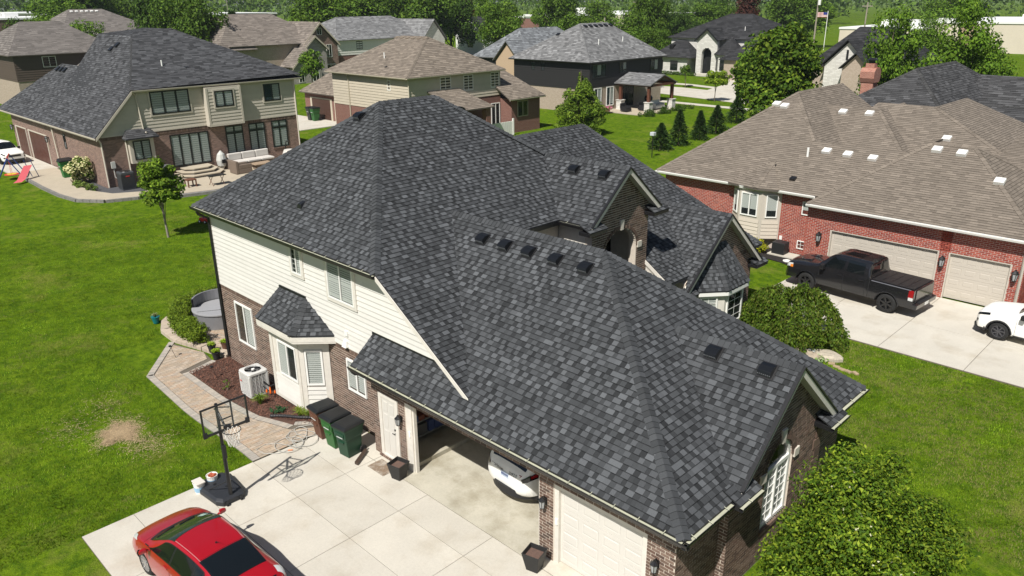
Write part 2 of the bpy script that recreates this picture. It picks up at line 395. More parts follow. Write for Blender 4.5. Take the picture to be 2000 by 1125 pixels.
# ---------------------------------------------------------------- ground
lawn = bpy.data.materials.new('lawn'); lawn.use_nodes = True
def lawn_nodes(M, colA, colB, colC, dry):
    n = M.node_tree.nodes; L = M.node_tree.links; b = n['Principled BSDF']; b.inputs['Roughness'].default_value = .95; b.inputs['Specular IOR Level'].default_value = 0
    g = n.new('ShaderNodeNewGeometry')
    def noise(sc, det=5, ro=.62, dist=0):
        t = n.new('ShaderNodeTexNoise'); t.inputs['Scale'].default_value = sc; t.inputs['Detail'].default_value = det; t.inputs['Roughness'].default_value = ro; t.inputs['Distortion'].default_value = dist; L.new(g.outputs['Position'], t.inputs['Vector']); return t.outputs['Fac']
    def ramp(f, lo, hi):
        r = n.new('ShaderNodeMapRange'); r.inputs[1].default_value = lo; r.inputs[2].default_value = hi; L.new(f, r.inputs[0]); return r.outputs[0]
    def mix(f, a, bb):
        m = n.new('ShaderNodeMix'); m.data_type = 'RGBA'; L.new(f, m.inputs[0])
        for s, v in ((6, a), (7, bb)):
            if isinstance(v, tuple): m.inputs[s].default_value = (*v, 1)
            else: L.new(v, m.inputs[s])
        return m.outputs[2]
    c = mix(ramp(noise(.45), .35, .65), colA, colB); c = mix(ramp(noise(2.6, 6, .75), .4, .62), c, colC); c = mix(ramp(noise(.31, 7, .75), .54, .72), c, dry)
    v = ramp(noise(38, 3, .7), .3, .72); vm = n.new('ShaderNodeVectorMath'); vm.operation = 'SCALE'; mr = n.new('ShaderNodeMapRange'); mr.inputs[3].default_value = .55; mr.inputs[4].default_value = 1.45; L.new(v, mr.inputs[0]); L.new(c, vm.inputs[0]); L.new(mr.outputs[0], vm.inputs['Scale'])
    L.new(vm.outputs[0], b.inputs['Base Color'])
    bp = n.new('ShaderNodeBump'); bp.inputs['Strength'].default_value = .6; bp.inputs['Distance'].default_value = .06; L.new(noise(30, 4, .7), bp.inputs['Height']); L.new(bp.outputs[0], b.inputs['Normal'])
lawn_nodes(lawn, (.098, .165, .008), (.135, .205, .012), (.05, .1, .008), (.18, .19, .04))
b = MB(); xs = [-3000, -1200, -600, -300, -120, -80, -60, -40, -30, -24]+[-20+.5*k for k in range(17)]+[-11, -8, -4, 0, 10, 40, 120, 600]
ys = [-400, -100, -40, -20]+[-12+2*k for k in range(30)]+[60, 80, 120, 200, 400, 900, 3000]
b.grid([[(x, y, hz(x)-.04) for x in xs] for y in ys])
g = b.build('ground', lawn, None, smooth=True); tag(g, kind='structure')
def sheet(name, pts, material, lift, parent=None, kind='structure', thick=.06, hzf=hz, t=1.):
    b = MB(); top = [(x, y, hzf(x, y)+lift) for x, y in pts]; n = len(top)
    if sum(top[i][0]*top[(i+1) % n][1]-top[(i+1) % n][0]*top[i][1] for i in range(n)) < 0: top.reverse()
    b.prism([(x, y, z-thick) for x, y, z in top], (0, 0, thick), t); o = b.build(name, material, parent)
    if kind: tag(o, kind=kind)
    return o
# driveway of separate slabs over a dark joint bed
drv = sheet('driveway', [(-12.66, -7.7), (14, -7.7), (14, -.4), (0, -.4), (0, -.03), (-10.5, -.03), (-10.5, .4), (-12.6, .4), (-12.66, -2.95)], M_joint, -.012, hzf=lambda x, y: 0)
XJ = [-12.66, -10.15, -7.64, -5.05, -2.5, .05, 2.6, 5.15, 7.7, 10.3, 14]; YJ = [-7.7, -6.4, -4.68, -2.95, -1.4, -.4]
for i in range(len(XJ)-1):
    for j in range(len(YJ)-1):
        g_ = .007; x0, x1, y0, y1 = XJ[i]+g_, XJ[i+1]-g_, YJ[j]+g_, YJ[j+1]-g_
        if i == 0 and j >= 3: x0 += .02
        b = MB(); b.box(x0, x1, y0, y1, -.06, .0, rnd(.94, 1.05)); b.build('concrete_slab', M_conc, drv)
for x0, x1, y0, y1, t in ((-12.62, -10.16, -.386, .42, 1.), (-10.14, -9.05, -.386, -.012, .97), (-3.75, .0, -.386, .19, 1.02)):
    b = MB(); b.box(x0, x1, y0, y1, -.06, 0, t); b.build('concrete_slab', M_conc, drv)
# ================================================================ the house in front
CPAL = [.052, .06, .07, .078]
house = thing('brick_house', 'large brick and cream siding house with dark charcoal shingle roof filling the foreground', 'house', (-10, 5, 0))
SX, SY = .658, .837
P_gar = [(-10.9, -.414, 2.873), (.414, -.414, 2.873), (-5.15, 3.99, 6.56), (-11.26, 3.99, 6.56), (-6.79, .5, 3.636), (-10.9, .5, 3.636)]
P_garb = [(.414, 8.39, 2.873), (-5.15, 3.99, 6.56), (-11.26, 3.99, 6.56), (-10.03, 4.958, 5.75), (-10.03, 8.39, 2.873)]
P_hip = [(.414, -.414, 2.873), (.414, 1.5, 2.873), (-2.9, 4, 5.07), (.414, 6.5, 2.873), (.414, 8.39, 2.873), (-5.15, 3.99, 6.56)]
mz = lambda x: 9.506-SX*(x+15.738)
P_mu = [(-15.738, 4.72, 9.506), (-10.03, .0615, mz(-10.03)), (-6.22, .0615, mz(-6.22)), (-11.26, 3.99, mz(-11.26)), (-10.03, 4.958, mz(-10.03)), (-10.03, 7.75, mz(-10.03)), (-12.58, 9.74, mz(-12.58)), (-15.738, 7.24, 9.506)]
P_ml = [(-21.44, .0615, 5.75), (-10.03, .0615, 5.75), (-15.738, 4.72, 9.506)]
P_mr = [(-10.03, 11.8, 5.75), (-21.44, 11.8, 5.75), (-15.738, 7.24, 9.506)]
P_mb = [(-21.44, 11.8, 5.75), (-21.44, .0615, 5.75), (-15.738, 4.72, 9.506), (-15.738, 7.24, 9.506)]
GX = .48
P_g1 = [(GX, 1.63, 2.99), (GX, 4, 5.07), (-2.9, 4, 5.07), (.238, 1.63, 2.99)]
P_g2 = [(GX, 6.37, 2.99), (.238, 6.37, 2.99), (-2.9, 4, 5.07), (GX, 4, 5.07)]
PX = -8.6
P_p1 = [(PX, 9.72, 7.43), (-12.58, 9.72, 7.43), (-10.03, 7.75, 5.745), (PX, 7.75, 5.745)]
P_p2 = [(PX, 9.72, 7.43), (PX, 11.69, 5.745), (-12.58, 11.69, 5.745), (-12.58, 9.72, 7.43)]
wz = lambda x: 7.69-.66*(x+14.9)
P_w = [(-14.9, 10.4, 7.69), (-14.9, 14.8, 7.69), (-7.8, 18.25, wz(-7.8)), (-7.8, 11.3, wz(-7.8)), (-10.4, 11.3, wz(-10.4)), (-10.4, 10.4, wz(-10.4))]
P_wr = [(-14.9, 14.8, 7.69), (-22, 18.25, 3.0), (-7.8, 18.25, 3.004)]
P_wb = [(-14.9, 14.8, 7.69), (-14.9, 10.4, 7.69), (-22, 10.4, 3.0), (-22, 18.25, 3.0)]
RX = -7.5; RY = 14.9; RZ = 4.97; RA = 2.84; RB = 2.5
vx = lambda z: -14.9+(7.69-z)/.66
P_r1 = [(RX, RY, RZ), (vx(RZ), RY, RZ), (vx(3.05), RY-RA*(RZ-3.05)/(RZ-RB), 3.05), (RX-.1, RY-RA, RB), (RX, RY-RA, RB)]
P_r1[2] = (vx(3.05), RY-RA*(RZ-3.05)/(RZ-RB), 3.05)
P_r2 = [(RX, RY, RZ), (RX, RY+RA, RB), (RX-.1, RY+RA, RB), (vx(3.05), RY+RA*(RZ-3.05)/(RZ-RB), 3.05), (vx(RZ), RY, RZ)]
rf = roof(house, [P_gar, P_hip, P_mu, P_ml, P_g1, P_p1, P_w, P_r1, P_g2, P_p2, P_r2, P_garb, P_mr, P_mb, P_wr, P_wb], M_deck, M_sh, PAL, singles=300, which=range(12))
# caps on hips and ridges
nrm = newell
for A, B, p, q in (((.40, -.40, 2.88), (-5.15, 3.99, 6.56), P_gar, P_hip), ((-5.15, 3.99, 6.56), (-11.26, 3.99, 6.56), P_gar, P_garb), ((.40, 8.38, 2.88), (-5.15, 3.99, 6.56), P_hip, P_garb),
                   ((-10.04, .07, 5.75), (-15.738, 4.72, 9.506), P_ml, P_mu), ((-15.738, 4.72, 9.506), (-15.738, 7.24, 9.506), P_mu, P_mb), ((-21.43, .07, 5.75), (-15.738, 4.72, 9.506), P_ml, P_mb),
                   ((-12.5, 9.7, 7.45), (-15.738, 7.24, 9.506), P_mu, P_mr), ((GX, 4, 5.07), (-2.9, 4, 5.07), P_g1, P_g2), ((PX, 9.72, 7.43), (-12.5, 9.72, 7.43), P_p1, P_p2),
                   ((RX, RY, RZ), (vx(RZ), RY, RZ), P_r1, P_r2), ((-14.9, 10.6, 7.69), (-14.9, 14.8, 7.69), P_w, P_wb), ((-7.85, 18.22, 3.02), (-14.9, 14.8, 7.69), P_w, P_wr)):
    caps(rf, A, B, nrm(p), nrm(q), M_sh, CPAL, expo=.15 if A[0] > -11 else .19)
# roof vents
def roof_vent(parent, base, n, up, sc=1.0):
    n = Vector(n).normalized(); T = Vector(up).normalized(); Sx = T.cross(n); B0 = Vector(base)
    f = lambda s, t, h: tuple(B0+Sx*s*sc+T*t*sc+n*(h*sc+.02))
    b = MB(); b.hexa([f(-.2, -.22, 0), f(.2, -.22, 0), f(.2, .2, 0), f(-.2, .2, 0), f(-.2, -.22, .015), f(.2, -.22, .015), f(.2, .2, .015), f(-.2, .2, .015)])
    v = b.build('roof_vent', M_black, parent)
    b = MB(); prof = [(-.17, .02), (-.16, .13), (-.1, .165), (.06, .13), (.17, .05), (.17, .02)]
    L = [f(-.16, t, h) for t, h in prof]; R_ = [f(.16, t, h) for t, h in prof]
    b.grid([L, R_], closed=True); b.poly(L[::-1]); b.poly(R_); b.build('hood', M_vent, v, bevel=.008)
    b = MB()
    for k in range(7): b.hexa([f(-.15+.047*k, -.178, .03), f(-.13+.047*k, -.178, .03), f(-.13+.047*k, -.166, .03), f(-.15+.047*k, -.166, .03), f(-.15+.047*k, -.172, .115), f(-.13+.047*k, -.172, .115), f(-.13+.047*k, -.16, .115), f(-.15+.047*k, -.16, .115)])
    b.build('grille', M_steel, v)
M_vent = mat('vent_black', (.008, .009, .011), .34, spec=.4)
ng, tg = newell(P_gar), Vector((0, 1, SY))
for x in (-9.3, -8.35, -7.42, -6.42, -5.38): roof_vent(rf, (x, 3.5, 2.873+SY*(3.5+.414)), ng, tg)
s1 = (5.07-2.99)/2.37
for x in (-1.6, -.22): roof_vent(rf, (x, 3.74, 5.07-s1*.26), newell(P_g1), (0, 1, s1))
s2 = (7.43-5.745)/1.97
for x in (-10.75, -9.4): roof_vent(rf, (x, 9.36, 7.43-s2*.36), newell(P_p1), (0, 1, s2))
roof_vent(rf, (-16.1, 4.15, 5.75+.806*(4.15-.0615)), newell(P_ml), (0, 1, .806))
roof_vent(rf, (-16.2, 8.3, 8.63), newell(P_mr), (0, -1, .82)); roof_vent(rf, (-15.2, 7.9, 8.95), newell(P_mr), (0, -1, .82))
b = MB(); b.hexa([(-15.46, .98, 6.5), (-15.2, .98, 6.5), (-15.2, 1.22, 6.7), (-15.46, 1.22, 6.7), (-15.42, 1.0, 6.66), (-15.24, 1.0, 6.66), (-15.24, 1.2, 6.74), (-15.42, 1.2, 6.74)]); b.build('exhaust_hood', M_black, rf)
# ---------------------------------------------------------------- walls behind the facing
LW = .48; FL = FY(LW); F0 = FY(0); FE = FX(0); FGx = FX(.2); FPx = FX(-8.9); FRx = FX(-7.8)
wall = one('wall', M_mortar, house, lambda b: (b.box(-21.03, -10.6, LW, 11.4, -.65, 2.67), b.box(-21.025, -10.4, LW+.002, 11.398, 2.67, 5.62)))
slab_wall(house, FL, [(-10.4, 2.69), (-8.2, 2.69), (-6.9, 3.5), (-6.95, 3.56), (-10.1, 5.6), (-10.4, 5.6)], .18, M_ctrim, 'attic_wall')
# garage box with its real opening
gw = MB()
gw.box(-10.55, -8.98, 0, .2, -.3, 2.74); gw.box(-3.8, -3.33, 0, .2, -.3, 2.74); gw.box(-.7, 0, 0, .2, -.3, 2.74); gw.box(-8.98, -3.8, 0, .2, 2.24, 2.74); gw.box(-3.33, -.7, 0, .2, 2.2, 2.74)
gw.box(-.2, 0, .2, 3.2, -.3, 2.74); gw.box(-.2, 0, 4.8, 8, -.3, 2.74); gw.box(-.2, 0, 3.2, 4.8, -.3, .8); gw.box(-10.55, -10.35, .2, 8, -.3, 2.6); gw.box(-10.35, -.2, 7.8, 8, -.3, 2.6)
garage = gw.build('garage_wall', M_mortar, house)
one('garage_ceiling', M_white, house, lambda b: b.box(-10.35, -.2, .2, 7.8, 2.52, 2.6))
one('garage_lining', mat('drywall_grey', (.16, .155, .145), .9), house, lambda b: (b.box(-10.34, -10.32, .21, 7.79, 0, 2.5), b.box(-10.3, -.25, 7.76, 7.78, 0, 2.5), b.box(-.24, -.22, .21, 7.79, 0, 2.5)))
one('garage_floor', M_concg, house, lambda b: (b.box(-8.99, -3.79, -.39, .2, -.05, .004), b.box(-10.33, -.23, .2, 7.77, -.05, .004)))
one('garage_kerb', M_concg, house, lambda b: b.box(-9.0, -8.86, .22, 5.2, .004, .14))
def arch_spans(z, c, hw, spring, rad, lo, hi):
    if z < spring: h = hw
    else:
        k = 1-((z-spring)/rad)**2; h = hw*sqrt(k) if k > 0 else 0
    return [(lo, c-h), (c+h, hi)] if h > 0 else [(lo, hi)]
def span_gable(z):
    t_ = 2.27 if z < 2.9 else max(.03, 2.27*(4.93-z)/(4.93-2.9)); lo, hi = 4-t_, 4+t_
    if z < .88 or z > 3.1: return [(lo, hi)]
    return arch_spans(z, 4, .68, 2.42, .68, lo, hi)
gg = MB(); z = -.3
while z < 4.85:
    for a, c_ in span_gable(z+.05): gg.fbox(FX(.2), a, c_, z, z+.1, -.35, 0)
    z += .1
gable_w = gg.build('gable_wall', M_mortar, house)
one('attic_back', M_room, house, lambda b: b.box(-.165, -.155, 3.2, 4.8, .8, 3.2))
pw = MB(); z = 0
def por_top(z): return min(1.66, max(.02, (7.25-z)/s2)) if z > 5.6 else 1.6
while z < 7.2:
    t_ = por_top(z+.05)
    for a, c_ in arch_spans(z+.05, 9.72, .93, 4.42, .8, 9.72-t_, 9.72+t_): pw.fbox(FPx, a, c_, z, z+.1, -.3, 0)
    z += .1
portico = pw.build('portico_wall', M_mortar, house)
one('portico_side', M_ctrim, house, lambda b: b.box(-10.4, -9.2, 8.12, 8.3, 2.6, 5.6)); one('portico_side', M_ctrim, house, lambda b: b.box(-10.4, -9.2, 11.14, 11.32, 0, 5.6))
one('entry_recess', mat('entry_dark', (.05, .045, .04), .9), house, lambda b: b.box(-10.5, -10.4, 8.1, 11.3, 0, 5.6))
rw = MB(); rw.box(-21, -8.4, 11.41, 17.9, -.6, 2.9); rw.prism([(-7.8, RY-2.5, -.3), (-7.8, RY+2.5, -.3), (-7.8, RY+2.5, 2.72), (-7.8, RY, 4.82), (-7.8, RY-2.5, 2.72)], (-.65, 0, 0)); wing_w = rw.build('wing_wall', M_mortar, house)
# ---------------------------------------------------------------- bricks
B1 = Bricks(); full = lambda *s: (lambda z: list(s))
def span_garage(z):
    if z < 2.235: r = [(-10.55, -10.21 if z < 2.1 else -8.99), (-9.28, -8.99)] if z < 2.1 else [(-10.55, -8.99)]; return r+[(-3.8, -3.36), (-.7, 0)]
    return [(-10.55, 0)]
B1.rows(F0, 0, 2.7, span_garage, pal=PBR)
B1.rows(FE, 0, 2.7, full((0.009, 1.72)), pal=PBR); B1.rows(FE, 0, 2.7, full((6.3, 8)), pal=PBR)
B1.rows(FGx, 0, 4.9, span_gable, pal=PBR)
B1.rows(FY(1.73), 0, 2.6, full((.01, .2)), pal=PBR)
B1.rows(FL, -.55, 2.52, lambda z: [(-21.03, -16.45), (-13.6, -10.62)], pal=PBR); B1.soldier(FL, 2.53, 2.67, [(-21.03, -10.6)], PBR)
B1.rows(FG((-21.03, .48), pi), -.5, 2.6, full((-3, 0)), pal=PBR)
B1.rows(lambda a, z, d: (-10.55-d, -a+.0, z), -.3, 2.6, full((-.47, 0)), pal=PBR)
B1.rows(FPx, 3.0, 7.2, lambda z: arch_spans(z, 9.72, .97, 4.42, .84, 9.72-por_top(z), 9.72+por_top(z)), pal=PBR)
B1.rows(FRx, 0, 4.8, lambda z: [(RY-(2.5 if z < 2.72 else max(.02, 2.5*(4.82-z)/2.1)), RY+(2.5 if z < 2.72 else max(.02, 2.5*(4.82-z)/2.1)))], pal=PBR)
B1.rows(lambda a, z, d: (a, RY+2.5+d, z), 0, 2.7, full((-8.5, -7.8)), pal=PBR)
B1.build(wall, M_brick, 300)
# arches of bricks on edge with keystones
def arch(parent, F, c, spring, hw, rad, n, mat_, pal, dep=.11, out=.03, name='arch_brick'):
    b = MB()
    for k in range(n):
        a0 = pi*k/n+.012; a1 = pi*(k+1)/n-.012; q = [(cos(a0), sin(a0)), (cos(a1), sin(a1))]; t = random.choice(pal)
        inner = [(c+hw*x, spring+rad*y) for x, y in q]; outer = [(c+(hw+dep)*x, spring+(rad+dep)*y) for x, y in q]
        P4 = [outer[0], outer[1], inner[1], inner[0]]
        add_cell(b, [F(a, z, out) for a, z in P4][::-1], [F(a, z, -.02) for a, z in P4][::-1], t)
    return b.build(name, mat_, parent)
arch(gable_w, FGx, 4, 2.42, .66, .66, 26, M_brick, PBR, name='window_arch'); arch(gable_w, FGx, 4, 2.42, .78, .78, 28, M_brick, PBR, .08, .02, name='window_arch')
arch(portico, FPx, 9.72, 4.42, .95, .82, 30, M_brick, PBR, name='door_arch')
for P_, F_, c_, z_, hw_ in ((gable_w, FGx, 4, 3.04, .7), (portico, FPx, 9.72, 5.2, .98)):
    b = MB(); b.prism([F_(c_-.07, z_, .0), F_(c_+.07, z_, .0), F_(c_+.11, z_+.36, .0), F_(c_-.11, z_+.36, .0)], (.06, 0, 0)); b.build('keystone', M_stone, P_)
    for s in (-1, 1):
        zz = 2.33 if P_ is gable_w else 4.34
        b = MB(); b.fbox(F_, c_+s*hw_-.0 if s > 0 else c_-hw_-.24, c_+hw_+.24 if s > 0 else c_-hw_, zz, zz+.22, -.01, .055); b.build('impost_block', M_stone, P_)
# pilaster strips beside the gable window and quoin corners
one('brick_quoin', M_brick, gable_w, lambda b: [b.fbox(FGx, 6.27-.42+(.1 if k % 2 else 0), 6.27, .2+.3*k, .2+.3*k+.26, -.01, .03, random.choice(PBR)) for k in range(8)])
# ---------------------------------------------------------------- siding
reg = [(-21.03, 2.69), (-10.6, 2.69), (-10.6, 3.4), (-7.2, 3.4), (-6.92, 3.56), (-10.06, 5.62), (-21.03, 5.62)]
sidew = one('siding', M_ctrim, house, lambda b: b.fbox(FL, -21.03, -10.62, 2.668, 2.70, 0, .035))
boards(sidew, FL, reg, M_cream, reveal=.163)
one('corner_board', M_ctrim, house, lambda b: (b.fbox(FL, -21.05, -20.94, 2.7, 5.6, 0, .045), b.fbox(FL, -21.03, -10.02, 5.5, 5.62, 0, .04)))
# rake board, soffits, fascia
def rake(parent, A, B, out, w=.16, t=.03, material=None, name='rake_board'):
    A, B, o = Vector(A), Vector(B), Vector(out)*t; b = MB(); d = Vector((0, 0, -w)); b.hexa([A+d, B+d, B+d+o, A+d+o, A, B, B+o, A+o]); return b.build(name, material or M_ctrim, parent)
rake(house, (-10.0, .062, 5.70), (-6.2, .062, 3.2), (0, -1, 0), .13)
one('soffit', M_ctrim, house, lambda b: (b.box(-21.4, -10.05, .09, .5, 5.6, 5.63), b.box(-10.85, .38, -.38, .02, 2.7, 2.73), b.box(-.02, .38, -.36, 1.75, 2.703, 2.733), b.box(-.02, .38, 6.25, 8.36, 2.703, 2.733)))
b = MB(); A, B = Vector((-10.0, .09, 5.6)), Vector((-6.3, .09, 3.16)); b.hexa([A, B, B+Vector((0, .4, 0)), A+Vector((0, .4, 0)), A+Vector((0, 0, .02)), B+Vector((0, 0, .02)), B+Vector((0, .4, .02)), A+Vector((0, .4, .02))]); b.build('rake_soffit', M_ctrim, house)
one('fascia', M_black, house, lambda b: (b.box(-21.42, -10.04, .07, .09, 5.58, 5.74), b.box(-10.88, .40, -.405, -.385, 2.71, 2.862), b.box(.385, .405, -.38, 1.7, 2.71, 2.862), b.box(.385, .405, 6.3, 8.37, 2.71, 2.862)))
one('fascia', M_black, house, lambda b: b.box(-10.02, -10.0, 5.0, 7.75, 5.58, 5.73))
gutter(house, (-21.45, .06, 5.745), (-10.03, .06, 5.745), (0, -1, 0), M_black, inner=M_gutin)
gutter(house, (-10.92, -.41, 2.868), (.53, -.41, 2.868), (0, -1, 0), M_black, inner=M_gutin)
gutter(house, (.41, -.52, 2.868), (.41, 1.68, 2.868), (1, 0, 0), M_black, inner=M_gutin)
gutter(house, (.41, 6.45, 2.868), (.41, 8.4, 2.868), (1, 0, 0), M_black, inner=M_gutin)
gutter(house, (-10.0, 7.74, 5.735), (PX+.05, 7.74, 5.735), (0, -1, 0), M_black, inner=M_gutin)
downspout(house, [(-20.98, .0, 5.62), (-20.98, .05, 5.5), (-20.98, .40, 5.28), (-20.98, .40, -.35)], M_black)
downspout(house, [(-10.82, -.46, 2.76), (-10.8, -.36, 2.62), (-10.68, .1, 2.5), (-10.64, .3, 2.4), (-10.64, .34, .1)], M_black)
one('step_flashing', M_black, house, lambda b: b.hexa([(-10.95, .44, 3.57), (-7.2, .44, 3.57), (-7.2, .50, 3.6), (-10.95, .50, 3.6), (-10.95, .44, 3.6), (-7.2, .44, 3.6), (-7.2, .46, 3.7), (-10.95, .46, 3.7)]))
rake(house, (-10.905, -.39, 2.86), (-10.905, .5, 3.63), (-1, 0, 0), .12, .02, M_black)
# gables: rake boards, soffits and boxed returns
def gable_trim(xf, yc, a, zp, zb, wallx, sl):
    for s in (-1, 1):
        A, B = (xf-.02, yc, zp-.02), (xf-.02, yc+s*a, zb-.02)
        rake(house, A, B, (1, 0, 0), .19, .03, M_ctrim)
        b = MB(); Av, Bv = Vector(A)+Vector((.05, 0, .012)), Vector(B)+Vector((.05, 0, .012)); d = Vector((0, 0, .04)); o = Vector((.02, 0, 0)); b.hexa([Av-o*4, Bv-o*4, Bv+o, Av+o, Av-o*4+d, Bv-o*4+d, Bv+o+d, Av+o+d]); b.build('drip_edge', M_black, house)
        b = MB(); Av, Bv = Vector((wallx, yc, zp-.17)), Vector((wallx, yc+s*a, zb-.17)); o = Vector((xf-.02-wallx, 0, 0)); d = Vector((0, 0, .015)); b.hexa([Av, Bv, Bv+o, Av+o, Av+d, Bv+d, Bv+o+d, Av+o+d]); b.build('rake_soffit', M_ctrim, house)
        y0, y1 = (yc+a*s-.62*s, yc+a*s+.3*s); ya, yb = min(y0, y1), max(y0, y1)
        rt_ = one('eave_return', M_black, house, lambda b: b.box(wallx-.02, xf+.14, ya, yb, zb-.26, zb-.13), bevel=.01)
        zr = zb-.12; hh = .14
        pl_ = [(xf+.16, ya-.01, zr), (xf+.16, yb+.01, zr), (wallx, yb+.01, zr+hh*1.5), (wallx, ya-.01, zr+hh*1.5)]
        q = MB()
        for c in shingle_cells(pl_, .145, (.11, .3), .011, PAL): add_cell(q, c[0], c[1], c[2])
        q.prism([(p[0], p[1], p[2]-.02) for p in pl_], (0, 0, .02), .03); q.build('return_roof', M_sh, rt_)
gable_trim(GX, 4, 2.37, 5.07, 2.99, .2, s1); gable_trim(PX, 9.72, 1.97, 7.43, 5.745, -8.9, s2); gable_trim(RX, RY, RA, RZ, RB, -7.8, .87)
for ya, yb in ((1.32, 2.25), (5.75, 6.68)): gutter(house, (.615, ya, 2.865), (.615, yb, 2.865), (1, 0, 0), M_black, inner=M_gutin)
rake(house, (-9.0, 11.31, wz(-9.0)-.02), (-7.7, 11.31, wz(-7.7)-.02), (0, -1, 0), .16, .04)
one('wing_side', M_ctrim, house, lambda b: b.prism([(-9.2, 11.34, 2.4), (-7.9, 11.34, 2.4), (-7.9, 11.34, 2.95), (-9.2, 11.34, 3.8)], (0, .1, 0)))
# ---------------------------------------------------------------- windows and doors
window(house, FL, -19.92, -18.6, .6, 2.25, M_white, lights=2, bl_to=.0, blind=('none', 'slat'), fw_=.07)
window(house, FL, -12.48, -11.5, 1.2, 2.3, M_white, lights=2, fw_=.065)
window(house, FL, -15.22, -14.6, 4.5, 5.44, M_white, casing=.1, cas_mat=M_ctrim, lights=2, blind=('none', 'slat'), d=.03)
window(house, FL, -13.1, -11.72, 4.2, 5.44, M_white, casing=.11, cas_mat=M_ctrim, lights=2, d=.03, bl_to=0.)
one('wall_cap_vent', M_white, house, lambda b: (b.fbox(FL, -12.4, -12.25, 3.1, 3.26, .02, .07), b.fbox(FL, -12.5, -12.3, 2.74, 2.92, .02, .09)))
one('vent_hood', M_white, house, lambda b: b.hexa([FL(-12.5, 2.72, .15), FL(-12.28, 2.72, .15), FL(-12.28, 2.72, .02), FL(-12.5, 2.72, .02), FL(-12.46, 2.95, .06), FL(-12.32, 2.95, .06), FL(-12.32, 2.95, .02), FL(-12.46, 2.95, .02)]))
# bay with its own hipped roof
bay = MB(); bp_ = [(-16.75, .48), (-16.05, -.22), (-14.2, -.22), (-13.5, .48)]
bay.prism([(x, y, -.02) for x, y in bp_][::1], (0, 0, 2.62)); bayo = bay.build('bay', M_ctrim, house)
FBf = lambda a, z, d: (a, -.22-d, z)
r2 = sqrt(.5); FBr = lambda a, z, d: (-14.2+a*r2+d*r2, -.22+a*r2-d*r2, z); FBl = lambda a, z, d: (-16.75+a*r2-d*r2, .48-a*r2-d*r2, z)
for F_, L_ in ((FBf, None), (FBr, .99), (FBl, .99)):
    a0, a1 = (-16.05, -14.2) if L_ is None else (0, L_); i0, i1 = a0+(.17 if L_ is None else .15), a1-(.17 if L_ is None else .22)
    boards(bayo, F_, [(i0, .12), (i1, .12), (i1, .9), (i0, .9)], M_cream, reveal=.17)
    one('corner_board', M_ctrim, bayo, lambda b: (b.fbox(F_, a0+.003, i0, 0, 2.45, 0, .04), b.fbox(F_, i1, a1-.003, 0, 2.45, 0, .04), b.fbox(F_, i0, i1, 0, .12, 0, .038), b.fbox(F_, i0, i1, 2.28, 2.45, 0, .035)))
    window(house, F_, i0+(.35 if L_ is None else .02), i1-(.02), .98, 2.24, M_white, lights=2 if L_ is None else 1, blind=('slat', 'none') if L_ is None else 'slat', fw_=.06)
eb = [(-17.1, .5), (-16.3, -.52), (-14.0, -.52), (-13.0, .5)]; ez = 2.88; tb = [(-16.2, .47, 3.74), (-14.62, .47, 3.74)]
e3 = [(x, y, ez) for x, y in eb]
BR_ = [[e3[1], e3[2], tb[1], tb[0]], [e3[2], e3[3], tb[1]], [e3[0], e3[1], tb[0]]]
brf = roof(bayo, BR_, M_deck, M_sh, PAL, name='bay_roof', tk=.05)
jb = MB(); caps(brf, e3[2], tb[1], newell(BR_[0]), newell(BR_[1]), M_sh, CPAL, joined=jb); caps(brf, e3[1], tb[0], newell(BR_[0]), newell(BR_[2]), M_sh, CPAL, joined=jb); tag(jb.build('hip_caps', M_sh, brf), kind='stuff')
one('bay_fascia', M_ctrim, bayo, lambda b: [b.hexa([(p[0], p[1], 2.66), (q[0], q[1], 2.66), (q[0], q[1]+.04, 2.66), (p[0], p[1]+.04, 2.66), (p[0], p[1], 2.83), (q[0], q[1], 2.83), (q[0], q[1]+.04, 2.83), (p[0], p[1]+.04, 2.83)]) for p, q in zip(eb[:-1], eb[1:])]+[b.prism([(x, y+.01, 2.6) for x, y in eb], (0, 0, .06))])
one('bay_flashing', M_black, bayo, lambda b: b.box(-16.25, -14.57, .42, .5, 3.74, 3.80))
# man door
md = one('door', M_door, house, lambda b: b.fbox(F0, -10.06, -9.42, .12, 2.02, -.03, .012), bevel=.006)
one('door_frame', M_ctrim, house, lambda b: (b.fbox(F0, -10.2, -10.06, .06, 2.12, -.02, .035), b.fbox(F0, -9.42, -9.29, .06, 2.12, -.02, .035), b.fbox(F0, -10.06, -9.42, 2.02, 2.12, -.02, .035), b.fbox(F0, -10.06, -9.42, .06, .12, -.02, .05)))
one('brick_step', M_brick, house, lambda b: [b.fbox(F0, -10.25+.077*k, -10.25+.077*k+.066, -.02, .06, -.01, .09, random.choice(PBR)) for k in range(14)])
for i in range(2):
    for j, (z0, z1) in enumerate(((.28, .95), (1.06, 1.5), (1.6, 1.9))):
        x0 = -9.99+i*.29; one('door_panel', M_door, md, lambda b: b.prism([F0(x0, z0, .012), F0(x0+.2, z0, .012), F0(x0+.2, z1, .012), F0(x0, z1, .012)], (0, -.012, 0)), bevel=.01)
one('door_handle', M_black, md, lambda b: (b.tube([F0(-9.48, 1.0, .01), F0(-9.48, 1.0, .06), F0(-9.56, 1.0, .065)], .013, 6), b.lathe([(.03, 0), (.03, -.02)], F0(-9.48, 1.12, .012), 10, axis='y')))
